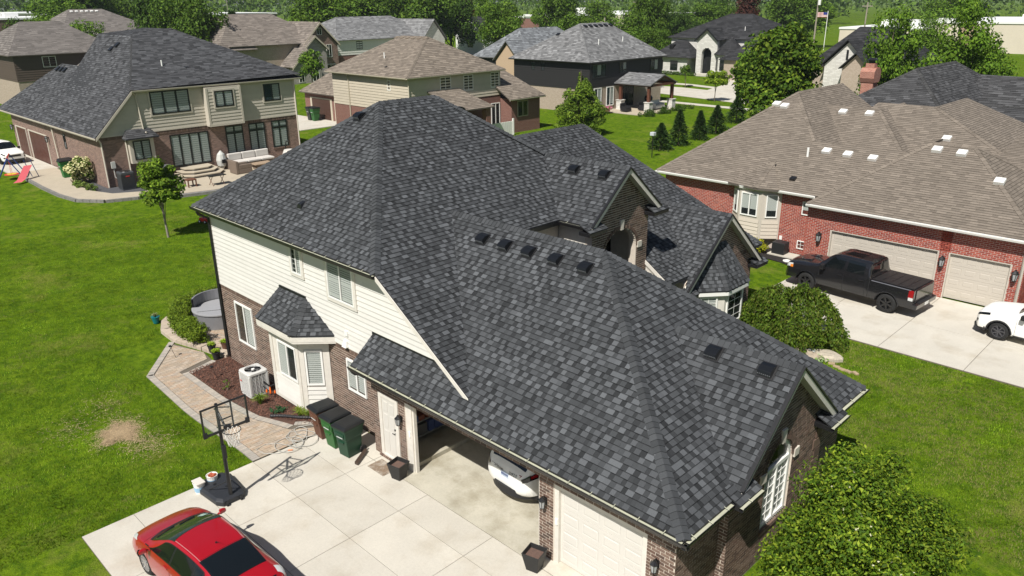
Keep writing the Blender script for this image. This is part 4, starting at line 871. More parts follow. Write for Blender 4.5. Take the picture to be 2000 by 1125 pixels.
# pots at the corner
def leaf_tuft(name, c, n, h, spread, colr, parent, wid=.012, droop=.5, mat_=None):
    N = n; a = np.random.uniform(0, 2*pi, N); L = np.random.uniform(.6, 1.1, N)*h; out = np.random.uniform(.1, 1., N)*spread; Q = []
    for i in range(N):
        d = np.array([cos(a[i]), sin(a[i]), 0]); s_ = np.array([-sin(a[i]), cos(a[i]), 0])*wid; p0 = np.array([rnd(-.3, .3)*spread*.4, rnd(-.3, .3)*spread*.4, 0]); p1 = p0+d*out[i]*.4+np.array([0, 0, L[i]*.75]); p2 = p0+d*out[i]*1.1+np.array([0, 0, L[i]*(1-droop*out[i]/max(spread, .01)*.6)])
        Q.append([p0-s_*.5, p0+s_*.5, p1+s_, p1-s_]); Q.append([p1-s_, p1+s_, p2+s_*.2, p2-s_*.2])
    Q = np.array(Q)+np.array(c)-np.array(origin(parent)) if parent else np.array(Q)+np.array(c); T = np.repeat(np.random.uniform(.7, 1.35, (N, 1)), 2, 0)*np.array([colr]); return qmesh(name, Q, T, mat_ or M_leaf, parent)
M_leaf = mat('leaf', (1, 1, 1), .55, tint=True, sub=.35, spec=.3)
for k, (x, y, r_, h, lab) in enumerate(((-21.85, .12, .17, .3, 'black flower pot with lime green plant at the patio corner, leftmost of three'), (-21.3, .02, .17, .3, 'black flower pot with lime green plant nearest the mulch bed'), (-21.75, .62, .15, .28, 'brown flower pot with tall lime leaves against the downspout'))):
    z = hz(x)+(.11 if k != 1 else .02); t = thing('flower_pot', lab, 'flower pot', (x, y, z))
    one('pot', M_plastic if k < 2 else mat('pot_brown', (.12, .06, .04), .6), t, lambda b: b.lathe([(r_*.7, 0), (r_*.95, h*.9), (r_*1.05, h*.9), (r_*1.05, h), (r_*.9, h), (r_*.85, h*.92)], (x, y, z), 14)); leaf_tuft('plant', (x, y, z+h*.9), 90, .16, .2, (.3, .42, .03), t, .03)
# hose coil
hs = thing('garden_hose', 'grey garden hose lying in loose loops where pavers meet the concrete', 'hose', (-12.9, -1.3, 0)); pts = []
for k in range(150):
    a = k*.25; rad = .38+.16*sin(k*.13)+.1*sin(k*.37+1); pts.append((-12.85+.3*sin(k*.05)+rad*cos(a)*1.0, -1.35-.35*cos(k*.033)+rad*sin(a)*.85, .024+.012*(1+sin(k*1.7))))
pts += [(-13.0, -1.9, .03), (-13.3, -2.2, .02), (-13.2, -2.55, .02), (-12.8, -2.5, .02), (-12.5, -2.2, .02), (-12.45, -1.9, .02)]
pts = [(p[0], p[1], p[2]+hz(p[0])) for p in pts]; one('tube', mat('hose_grey', (.42, .41, .37), .5), hs, lambda b: b.tube(pts, .011, 6), smooth=True); one('nozzle', mat('nozzle_orange', (.7, .2, .05), .5), hs, lambda b: b.tube([pts[-1], (pts[-1][0]+.1, pts[-1][1]+.1, .03)], .016, 8))
# black drain pipe along the bed
dp = one('drain_pipe', M_plastic, None, lambda b: b.tube([(-14.95+.04*k, -1.12+.024*k+.03*sin(k*.2), hz(-14.95+.04*k)+.07) for k in range(46)], .055, 10, radii=[.056 if k % 2 else .048 for k in range(46)]), smooth=False, loc=(-14, -.9, -.02)); tag(dp, 'black corrugated drain pipe laid along the edge of the mulch bed', 'pipe')
# spout extension by the door
sp = one('downspout_extension', mat('spout_brown', (.06, .04, .03), .5), None, lambda b: b.hexa([(-10.72, -.3, .03), (-10.6, -.3, .03), (-10.22, -.9, .02), (-10.34, -.93, .02), (-10.72, -.3, .12), (-10.6, -.3, .12), (-10.22, -.9, .1), (-10.34, -.93, .1)]), loc=(-10.5, -.6, 0)); tag(sp, 'brown downspout extension lying on concrete beside the forest green cart', 'downspout')
# planters, mat, outlet
for x, y, rz, lab in ((-8.88, -.42, .2, 'tall black square planter beside the garage opening near the side door'), (-3.5, -.5, .25, 'tall black square planter with bare soil in front of the brick pier between garage doors')):
    t = thing('planter', lab, 'planter', (x, y, .002), rz)
    r4 = lambda h, z: [(-h, -h, z), (h, -h, z), (h, h, z), (-h, h, z)]
    b = MB(); b.grid([r4(.15, 0), r4(.235, .5), r4(.215, .5), r4(.2, .36)], closed=True); b.poly(r4(.15, 0)[::-1]); b.build('pot', mat('planter_black', (.022, .022, .022), .6, var=.15, vs=8), t, local=True, bevel=.006)
    one('soil', mat('soil', (.12, .075, .06), .95, var=.2, vs=20), t, lambda b: b.poly(r4(.206, .38)), local=True)
mt = one('door_mat', mat('doormat', (.2, .145, .1), .95, col2=(.33, .29, .24), c2s=3, var2=.25, vs2=30), None, lambda b: b.box(-10.0, -9.25, -.72, -.2, .003, .016), loc=(-9.6, -.45, 0)); tag(mt, 'worn brown door mat in front of the side door', 'door mat')
one('outlet', M_white, house, lambda b: b.fbox(FL, -10.95, -10.8, .75, 1.05, 0, .05), bevel=.01)
# path light stakes
for x, y in ((-22.6, -1.05), (-19.6, -.75)):
    z = hz(x); t = thing('path_light', 'small black solar light on a thin stake '+('at the paver bend' if x < -22 else 'in the mulch left of the air conditioner'), 'path light', (x, y, z))
    one('stake', M_black, t, lambda b: b.tube([(x, y, z-.03), (x-.1, y-.12, z+.5)], .008, 5)); one('head', M_black, t, lambda b: b.box(x-.17, x-.05, y-.17, y-.07, z+.49, z+.54), bevel=.01)
# ---- tub with folded lid on the patio
tub = thing('soaking_tub', 'round grey outdoor tub on the brick patio behind the boxwood hedge', 'tub', (-24.7, 1.95, hz(-26)+.12))
M_tub = mat('tub_grey', (.2, .2, .21), .6, var=.06, vs=4); z0 = hz(-26)+.12; tcx, tcy = -24.7, 1.95
hf = lambda r_, z, s0, s1, n=20: [(tcx+r_*cos(s0+(s1-s0)*k/n), tcy+r_*sin(s0+(s1-s0)*k/n), z) for k in range(n+1)]
b = MB(); ang0 = -pi*.18
b.grid([hf(1.12, z0, 0, 2*pi, 40), hf(1.16, z0+.62, 0, 2*pi, 40)]); b.build('shell', M_tub, tub, smooth=True)
half0, half1 = pi*.32, pi*1.32
b = MB(); A_, B_ = hf(1.17, z0+.62, half0, half1), hf(1.17, z0+1.1, half0, half1); C_ = hf(1.1, z0+1.1, half0, half1); D_ = hf(1.1, z0+.64, half0, half1); b.grid([A_, B_, C_, D_]); b.build('raised_wall', M_tub, tub)
b = MB(); cv = hf(1.2, z0+.66, half1, half0+2*pi); b.prism([(p[0], p[1], p[2]-.03) for p in cv], (0, 0, .08)); lid = b.build('cover', mat('tub_cover', (.3, .3, .31), .7, var=.05), tub, bevel=.015)
b = MB(); wl = hf(1.05, z0+.64, half0, half1); b.poly(wl); b.build('inner_cover', mat('tub_cover', (.3, .3, .31)), tub)
one('cover_seam', M_black, lid, lambda b: b.tube([(tcx+1.1*cos(half1+.6), tcy+1.1*sin(half1+.6), z0+.714), (tcx+.5, tcy-.3, z0+.72), (tcx+1.1*cos(half0+2*pi-.5), tcy+1.1*sin(half0+2*pi-.5), z0+.714)], .01, 4))
one('handrail', M_chrome, tub, lambda b: (b.tube([(tcx-.25, tcy+.1, z0+.64), (tcx-.6, tcy+.4, z0+1.9), (tcx-.6, tcy+.55, z0+2.05), (tcx-.4, tcy+.75, z0+1.95), (tcx-.3, tcy+.85, z0+1.5)], .02, 8), b.tube([(tcx-.1, tcy+.9, z0+1.1), (tcx-.1, tcy+.9, z0+1.4), (tcx+.1, tcy+.95, z0+1.5), (tcx+.25, tcy+.95, z0+1.4), (tcx+.25, tcy+.95, z0+1.0)], .02, 8)), smooth=True)
# teal pot
t = thing('flower_pot', 'teal glazed flower pot on the lawn end of the curved stone edge', 'flower pot', (-26.85, -.12, hz(-28)+.0)); one('pot', mat('glaze_teal', (.01, .16, .17), .25), t, lambda b: b.lathe([(.12, 0), (.17, .26), (.19, .28), (.19, .31), (.16, .31)], (-26.85, -.12, hz(-28)+.0), 14)); leaf_tuft('plant', (-26.85, -.12, hz(-28)+.28), 60, .2, .18, (.3, .33, .14), t, .02)
# red toy car on the lawn
t = thing('toy_car', 'small red ride-on toy car on the lawn under the left roof corner', 'toy car', (-41.6, 9.0, -.54), .3)
M_toy = mat('toy_red', (.6, .02, .02), .3)
one('body', M_toy, t, lambda b: b.hexa([(-.35, -.2, .1), (.35, -.2, .1), (.35, .2, .1), (-.35, .2, .1), (-.3, -.18, .34), (.32, -.18, .3), (.32, .18, .3), (-.3, .18, .34)]), local=True, bevel=.04)
one('canopy', M_toy, t, lambda b: b.box(-.25, .1, -.17, .17, .66, .7), local=True, bevel=.02)
for x, y in ((-.22, -.15), (-.22, .15), (.08, -.15), (.08, .15)): one('post', mat('toy_blue', (.02, .06, .35), .4), t, lambda b: b.tube([(x, y, .3), (x, y, .67)], .015, 6), local=True)
for x in (-.24, .24):
    for y in (-.2, .2): w = one('wheel', M_rubber, t, lambda b: b.lathe([(.11, -.03), (.11, .03)], (x, y, .11), 14, axis='y'), local=True); one('hub', M_white, w, lambda b: b.lathe([(.06, -.034), (.06, .034)], (x, y, .11), 10, axis='y'), local=True)
# ================================================================ trees and shrubs
M_bark = mat('bark', (.13, .1, .075), .95, var=.25, vs=8, var2=.2, vs2=40)
M_barkg = mat('bark_grey', (.25, .22, .18), .95, var=.2, vs=8)
M_fol = mat('foliage', (1, 1, .72), .6, tint=True, sub=.32, spec=.12); M_grass = mat('grass_blade', (1.1, 1.08, .6), .8, tint=True, sub=.3, spec=0)
rng = np.random.default_rng(11)
def unit(a): return a/np.maximum(np.linalg.norm(a, axis=1, keepdims=True), 1e-6)
def leafcloud(C, Rr, n, size, pal, up=.45, shell=.5, wid=.56, zcut=-9., droop=0., tvar=.25, ctint=.15):
    C = np.asarray(C, float); Rr = np.asarray(Rr, float); k = rng.integers(0, len(C), n); ct = 1+rng.uniform(-ctint, ctint, len(C))
    d = unit(rng.normal(size=(n, 3))); r = shell+(1-shell)*rng.random((n, 1)); p = C[k]+d*r*Rr[k]
    nn = unit(d*.7+np.array([0, 0, up])+rng.normal(size=(n, 3))*.45); t = unit(np.cross(nn, rng.normal(size=(n, 3)))); t[:, 2] -= droop; t = unit(t); b = np.cross(nn, t); s = size*rng.uniform(.7, 1.3, (n, 1))
    Q = np.stack([p-t*s*.5, p+b*s*wid*.5+nn*s*.06, p+t*s*.5, p-b*s*wid*.5+nn*s*.06], 1)
    T = np.asarray(pal)[rng.integers(0, len(pal), n)]*rng.uniform(1-tvar, 1+tvar, (n, 1))*ct[k][:, None]
    if zcut > -9: m_ = p[:, 2] > zcut; Q, T = Q[m_], T[m_]
    return Q, T
G_mid = [(.085, .16, .022), (.11, .195, .028), (.06, .12, .018), (.14, .225, .035)]
G_dark = [(.045, .09, .016), (.06, .115, .02), (.032, .068, .013), (.08, .14, .025)]
G_lime = [(.1, .19, .022), (.13, .23, .028), (.08, .155, .02), (.16, .26, .035)]
G_con = [(.03, .065, .02), (.042, .085, .026), (.022, .05, .018), (.06, .105, .032)]
G_box = [(.15, .22, .026), (.19, .26, .032), (.1, .165, .02)]
def blob_clusters(n, c, R, cr, flat=.75, bottom=-.6, power=.5, seed=0):
    g_ = np.random.default_rng(seed); out = []
    while len(out) < n:
        d = g_.normal(size=3); d /= np.linalg.norm(d)
        if d[2] < bottom: continue
        r = g_.random()**power; out.append(np.array(c)+d*r*np.array(R)*.86)
    C = np.array(out); k = g_.uniform(.65, 1.3, (n, 1)); return C, np.concatenate([k*cr, k*cr, k*cr*flat], 1)
def limbs(b, base, top, C, r0, n=9, seed=0, fork=.45):
    g_ = np.random.default_rng(seed); base = Vector(base); top = Vector(top)
    b.tube([base, base.lerp(top, .35)+Vector((g_.normal()*.03, g_.normal()*.03, 0)), base.lerp(top, .7), top], r0, 8, radii=[r0*1.15, r0*.8, r0*.55, r0*.2])
    for i in g_.choice(len(C), min(n, len(C)), replace=False):
        e = Vector(C[i]); s = base.lerp(top, fork+g_.random()*.4); md = s.lerp(e, .5)+Vector((0, 0, (e-s).length*.08)); b.tube([s, md, e], r0*.3, 5, radii=[r0*.38, r0*.24, r0*.08])
def tree(name, label, cat, loc, h, R, pal, n, size, ncl=40, trunk=.3, cr=None, seed=1, group=None, flat=.75, bark=None, r0=None, bottom=-.6, power=.5, up=.45, center=None, tvar=.25):
    """broadleaf tree: trunk to crown base at h*trunk"""
    t = thing(name, label, cat, loc, 0, group); zc = h*(trunk+(1-trunk)*.5) if center is None else center; Rz = h*(1-trunk)*.5
    C, Rr = blob_clusters(ncl, (0, 0, zc), (R, R, Rz), cr or R*.34, flat, bottom, power, seed); Q, T = leafcloud(C, Rr, n, size, pal, up=up, tvar=tvar)
    if center == 2.9:
        k_ = np.clip(1.25-(Q[:, :, 2].mean(1)-.6)/6.6*1.15, .12, 1.15)[:, None, None]; m_ = Q.mean(1, keepdims=True); sh = m_*np.concatenate([k_, k_, np.ones_like(k_)], 2)-m_; Q = Q+sh
    qmesh('crown', Q, T, M_fol, t); b = MB(); limbs(b, (0, 0, -.15), (0, 0, h*.86), C, r0 or h*.018, 12, seed, trunk*.8); b.build('trunk', bark or M_bark, t, local=True, smooth=True); return t
def conifer(name, label, loc, h, R, pal, n=2600, seed=1, group=None, size=.28, power=1.):
    t = thing(name, label, 'evergreen', loc, 0, group); g_ = np.random.default_rng(seed)
    u = g_.random(n)**.75; z = u*h*.97+.08*h*(1-u)*0; lay = (1-u)**.85; a = g_.uniform(0, 2*pi, n); lob = 1+.3*np.sin(a*7+u*31+seed)+.22*np.sin(a*3+u*17+seed*2)+.1*np.sin(a*2+seed); rad = R*lay*lob*(.25+.75*g_.random(n)**.6)+.02
    p = np.stack([rad*np.cos(a), rad*np.sin(a), .05*h+z*.95-.18*rad], 1); d = unit(np.stack([np.cos(a), np.sin(a), -.15+.5*u+g_.normal(size=n)*.25], 1)+g_.normal(size=(n, 3))*.3); nn = unit(np.cross(d, g_.normal(size=(n, 3)))); s = size*g_.uniform(.6, 1.3, (n, 1))
    Q = np.stack([p-d*s*.5, p+nn*s*.16, p+d*s*.6, p-nn*s*.16], 1); T = np.asarray(pal)[g_.integers(0, len(pal), n)]*g_.uniform(.7, 1.35, (n, 1)); qmesh('crown', Q, T, M_fol, t)
    one('trunk', M_bark, t, lambda b: b.tube([(0, 0, -.1), (0, 0, h*.5), (0, 0, h*.93)], .1, 7, radii=[R*.09, R*.05, .01]), local=True); return t
def shrub(name, label, loc, R, h, pal, n, size, seed=1, group=None, cat='shrub', ncl=16, blossom=None):
    t = thing(name, label, cat, loc, 0, group); C, Rr = blob_clusters(ncl, (0, 0, h*.5), (R, R, h*.5), min(R, h)*.36, .8, -.9, .45, seed); Q, T = leafcloud(C, Rr, n, size, pal, zcut=.0); qmesh('foliage', Q, T, M_fol, t)
    b = MB(); limbs(b, (0, 0, -.05), (0, 0, h*.7), C, max(.02, R*.04), 6, seed, .1); b.build('stem', M_bark, t, local=True)
    if blossom: Q, T = leafcloud(C+np.array([0, 0, .05]), Rr*1.05, blossom[0], blossom[1], [blossom[2]], shell=.85, wid=.9, tvar=.1); qmesh('blossom', Q, T, M_fol, t)
    return t
# the tree that fills the lower right corner; its nearest leaves are pieces of their own
nt_ = thing('pear_tree', 'broad leafy green tree with white blossom in front of the arched garage window', 'tree', (2.9, 2.5, -.04))
C, Rr = blob_clusters(90, (-.12, 0, 2.35), (1.95, 2.0, 1.75), .6, .8, -.7, .42, 5)
ex = np.array([[-1.9, .2, 1.0], [-1.5, -1.1, 1.1], [-1.2, 1.4, 3.2], [.7, 1.2, 2.9], [1.1, .7, 2.9], [-.9, .7, 3.7], [-.2, 1.1, 3.7]]); C = np.concatenate([C, ex]); Rr = np.concatenate([Rr, np.full((7, 3), .5)])
Q, T = leafcloud(C, Rr, 92000, .088, [(.075, .14, .016), (.11, .19, .02), (.05, .1, .014), (.17, .25, .028), (.24, .31, .035)], up=.5, shell=.3, wid=.46, tvar=.3)
cn = Q.mean(1)+np.array([2.9, 2.5, -.04]); dist = np.linalg.norm(cn-np.array(CAM), axis=1); od = np.argsort(dist); cr_ = qmesh('crown', Q[od[300:]], T[od[300:]], M_fol, nt_)
for i in od[:300]: qmesh('leaf', Q[i:i+1], T[i:i+1], M_fol, cr_)
Q, T = leafcloud(C[[3, 11, 20, 33, 47, 60, 72, 74]], Rr[[3, 11, 20, 33, 47, 60, 72, 74]]*.8, 330, .055, [(.75, .73, .68)], shell=.8, wid=.9, tvar=.08); qmesh('blossom', Q, T, M_fol, nt_)
b = MB(); limbs(b, (0, 0, -.1), (0, 0, 3.4), C, .09, 30, 5, .15); b.build('trunk', M_bark, nt_, local=True, smooth=True)
# weeping shrub: curtains of leaves hang from a dome
wp = thing('weeping_shrub', 'dome-shaped weeping shrub with hanging dark green branches beside the driveway', 'shrub', (-5.45, 16.4, -.04)); Q = []; T = []
g_ = np.random.default_rng(3)
for i in range(720):
    a = g_.uniform(0, 2*pi); r1 = .25+1.75*sqrt(g_.random()); lob = 1+.16*sin(a*3+.8)+.1*sin(a*5); r1 *= lob; zt = 2.1*(1-(r1/2.35)**2.6)+g_.normal()*.08+.12*sin(a*2); n_ = int(20+g_.integers(0, 14)); dn = g_.uniform(.35, .95)*(.45+.55*r1/2.0)
    for j in range(n_):
        u = j/n_; rad = r1*(1+.16*u); z = zt-dn*u**1.3*1.25
        if z < .22: break
        Q.append((rad*cos(a+g_.normal()*.03), rad*sin(a+g_.normal()*.03), z)); T.append(u)
P_ = np.array(Q); n = len(P_); d = unit(np.stack([P_[:, 0]*.12, P_[:, 1]*.12, -np.ones(n)*.8], 1)+g_.normal(size=(n, 3))*.5); nn = unit(np.cross(d, g_.normal(size=(n, 3)))); s = g_.uniform(.09, .17, (n, 1))
Qm = np.stack([P_, P_+d*s*.5+nn*s*.22, P_+d*s, P_+d*s*.5-nn*s*.22], 1); Tm = np.asarray([(.085, .15, .02), (.12, .19, .028), (.06, .105, .018), (.13, .155, .035)])[g_.integers(0, 4, n)]*g_.uniform(.7, 1.3, (n, 1)); qmesh('crown', Qm, Tm, M_fol, wp)
b = MB(); limbs(b, (0, 0, 0), (0, 0, 1.0), P_[::60]*np.array([.5, .5, .75]), .07, 12, 4, .3); b.build('trunk', M_bark, wp, local=True, smooth=True)
shrub('shrub', 'bright lime green low shrub between the weeping shrub and the bay', (-5.4, 14.6, -.04), .75, .7, G_lime, 1500, .1, 3); shrub('shrub', 'dark green shrub at the brick corner behind the weeping shrub', (-7.0, 18.1, -.04), .7, .9, G_dark, 1200, .1, 4)
for i, (x, y, r_, h, c_, lab) in enumerate(((-4.15, 15.15, .55, .22, (.4, .33, .25), 'large flat tan boulder under the weeping shrub'), (-3.45, 15.7, .5, .2, (.42, .37, .29), 'flat beige boulder at the lawn edge by the weeping shrub'), (-3.9, 15.65, .3, .16, (.35, .36, .35), 'pale grey rock between the two beige boulders'))):
    b = MB(); rows = []
    for k in range(4): rows.append([(r_*(1, .98, .8, .45)[k]*cos(a)*(1+.2*sin(a*2+i)+.08*sin(a*5)), r_*.75*(1, .98, .8, .45)[k]*sin(a)*(1+.12*cos(a*3+i)), (-.04, h*.55, h*.92, h)[k]+rnd(-.01, .01)) for a in [2*pi*j/12 for j in range(12)]])
    b.grid(rows, closed=True); b.poly(rows[-1]); o = b.build('boulder', mat('boulder%d' % i, c_, .9, var=.25, vs=7, var2=.15), None, loc=(x, y, -.03), local=True); tag(o, lab, 'rock')
Q, T = leafcloud([(-3.7, 15.3, .05)], [(.5, .35, .1)], 160, .12, [(.3, .42, .25), (.5, .5, .45), (.2, .35, .1)]); o = qmesh('ground_plants', Q, T, M_fol); tag(o, 'pale variegated low plants growing among the boulders', 'plants', kind='stuff')
for i in range(5):
    x, y = -3.1+i*.24, 15.15-.05*i+.06*(i-2)**2*.5; b = MB(); b.box(-.13, .11, -.07, .07, -.03, .05); o = b.build('edging_stone', mat('edging', (.36, .27, .17), .9, var=.2, vs=6), None, loc=(x, y, -.03), local=True, rz=.4-.25*i, bevel=.015); tag(o, ('first', 'second', 'middle', 'fourth', 'last')[i]+' tan edging stone from the boulders in the short curve on the lawn', 'edging stone', 'edging stones in a short curve on the lawn')
# boxwood hedge curving round the tub
hd = thing('boxwood_hedge', 'clipped boxwood hedge curving around the grey tub on the patio', 'hedge', (-28.2, 2.4, -.5)); C = []; Rr = []
HP = [(-23.1, .1), (-24.2, .12), (-25.4, .28), (-26.4, .85), (-27.0, 1.9), (-27.05, 3.2), (-26.6, 4.6)]
for k in range(60):
    u = k/59*(len(HP)-1.001); i = int(u); f = u-i; p = (HP[i][0]+(HP[i+1][0]-HP[i][0])*f, HP[i][1]+(HP[i+1][1]-HP[i][1])*f)
    for q in range(8): C.append((p[0]+rng.uniform(-.3, .3), p[1]+rng.uniform(-.28, .28), hz(-27)+rng.uniform(.25, .82))); Rr.append((.22, .22, .21))
Q, T = leafcloud(C, Rr, 40000, .08, G_box, shell=.75); qmesh('foliage', Q-np.array((-28.2, 2.4, -.5)), T, M_fol, hd); b = MB()
for k in range(0, len(C), 9): b.tube([(C[k][0], C[k][1], -.55), (C[k][0], C[k][1], C[k][2])], .02, 5)
b.build('stems', M_bark, hd)
# small things in the bed
for x, y, n_, h, col_, lab in ((-16.35, -.75, 110, .42, (.16, .24, .03), 'clump of bright ornamental grass in front of the bay'), (-14.2, -.45, 90, .36, (.2, .27, .03), 'yellow green grass clump at the foot of the bay'), (-13.75, -.3, 80, .34, (.18, .26, .03), 'tall grass clump beside the dark brown cart')):
    t = thing('grass_clump', lab, 'plant', (x, y, hz(x)+.01)); leaf_tuft('blades', (x, y, hz(x)), n_, h, .32, col_, t, .014)
t = shrub('plant', 'low blue green perennial in the mulch by the drain pipe', (-15.1, -.75, hz(-15.1)), .32, .2, [(.03, .09, .05), (.05, .11, .06)], 260, .08, 2, cat='plant')
t = shrub('plant', 'sparse young green plant behind the basketball hoop in the mulch', (-18.5, -.95, hz(-18.5)), .16, .5, G_mid, 60, .07, 6, cat='plant', ncl=6)
# straw patch on the lawn, thinning out at its rim
N = 15000; a = rng.uniform(0, 2*pi, N); r_ = np.abs(rng.normal(0, .42, N)); cx = -18.2+r_*np.cos(a)*1.0*(1+.3*np.sin(3*a)+.12*np.sin(7*a)); cy = -4.85+r_*np.sin(a)*.85*(1+.25*np.cos(2*a+1))
for ox, oy, q in ((-16.6, -4.5, .05), (-19.6, -5.9, .02), (-20.6, -4.6, .015)):
    k = rng.random(N) < q; cx[k] = ox+rng.normal(0, .55, k.sum()); cy[k] = oy+rng.normal(0, .4, k.sum())
zz = np.array([hz(x) for x in cx])+rng.uniform(-.025, .035, N); Tm = np.array([[.46, .34, .2]])*rng.uniform(.55, 1.3, (N, 1)); o = qmesh('straw', loose(cx, cy, zz, rng.uniform(0, pi, N), rng.uniform(.02, .055, N), rng.uniform(.002, .005, N), rng.uniform(-.008, .008, N)), Tm, mat('straw', (1, 1, 1), .9, tint=True)); tag(o, 'round patch of dry straw on the back lawn', 'straw', kind='stuff')
# maple on the left lawn, with a dry ring round it
tree('maple_tree', 'young maple with thin trunk alone on the back lawn', 'tree', (-40, 5.95, -.54), 5.1, 1.25, [(.13, .22, .025), (.17, .27, .032), (.09, .165, .02), (.21, .3, .04)], 8000, .2, 44, .24, seed=8, cr=.45, r0=.07, bark=M_barkg, power=.4)
tree('pear_tree', 'dense pyramidal green tree behind the middle of the charcoal roof', 'tree', (-45.4, 51.3, -.54), 7.6, 3.1, [(.12, .2, .028), (.155, .24, .034), (.08, .145, .02), (.2, .28, .045)], 19000, .23, 100, .0, seed=14, cr=.75, center=2.9, power=.45, bottom=-1.)
for i, (x, y, h, R, lab) in enumerate(((-34.5, 50, 2.5, 1.15, 'stout dark spruce nearest the lamp post, first of the row'), (-34.5, 53, 3.5, 1.05, 'tallest spruce of the row, second from the lamp post'), (-34.8, 57.2, 2.9, .95, 'slim spruce in the middle of the row'), (-35.4, 61.4, 3.0, 1.25, 'wide open spruce, fourth of the row'), (-37.7, 69.6, 3.1, 1.3, 'farthest spruce of the row, near the road'))):
    conifer('spruce', lab, (x, y, -.54), h, R, G_con, 3000, 20+i, 'row of young spruces')
tree('street_tree', 'thin sparse young tree on the lawn of the white house', 'tree', (-62.5, 97.7, -.54), 3.8, 1.1, G_mid, 900, .3, 20, .3, seed=31, r0=.05, group='young trees along the road')
tree('street_tree', 'small bright yellow-green tree beside the road', 'tree', (-49.7, 85, -.54), 4.6, 1.75, [(.2, .3, .025), (.26, .34, .03), (.14, .23, .022)], 2600, .3, 26, .34, seed=32, r0=.06, group='young trees along the road')
tree('street_tree', 'taller green young tree by the driveway of the white house', 'tree', (-51, 95.4, -.54), 6.4, 1.8, [(.1, .19, .022), (.13, .23, .028)], 3200, .32, 34, .2, seed=33, r0=.06, group='young trees along the road', power=.6)
tree('oak_tree', 'big dark oak with uneven crown behind the tan hip roof', 'tree', (-28.3, 59.2, -.54), 11.9, 3.6, [(.075, .14, .018), (.1, .175, .022), (.05, .1, .015), (.17, .24, .032)], 32000, .42, 90, .06, seed=40, cr=1.5, power=.5, center=6.0)
tree('yard_tree', 'lower mid green tree to the right of the big oak', 'tree', (-20.5, 58.5, -.54), 5.9, 3.2, G_mid, 6500, .36, 34, .1, seed=41)
tree('shrub_tree', 'leafy shrub tree filling the gap left of the brick chimney', 'tree', (-16.5, 57.5, -.54), 5.6, 2.6, G_mid, 4500, .34, 28, .08, seed=42)
shrub('shrub', 'golden yellow shrub under the bay of the red brick house', (-11.9, 25.9, -.04), .62, .75, [(.3, .3, .02), (.24, .28, .02), (.36, .34, .03)], 1000, .1, 9); shrub('shrub', 'small golden shrub half hidden by the bay of the red brick house', (-13.3, 26.2, -.04), .45, .6, [(.3, .3, .02), (.22, .26, .02)], 600, .1, 10)
shrub('shrub', 'green shrub at the right garage corner of the red brick house', (1.3, 24.8, -.04), .6, .9, G_mid, 900, .1, 12)
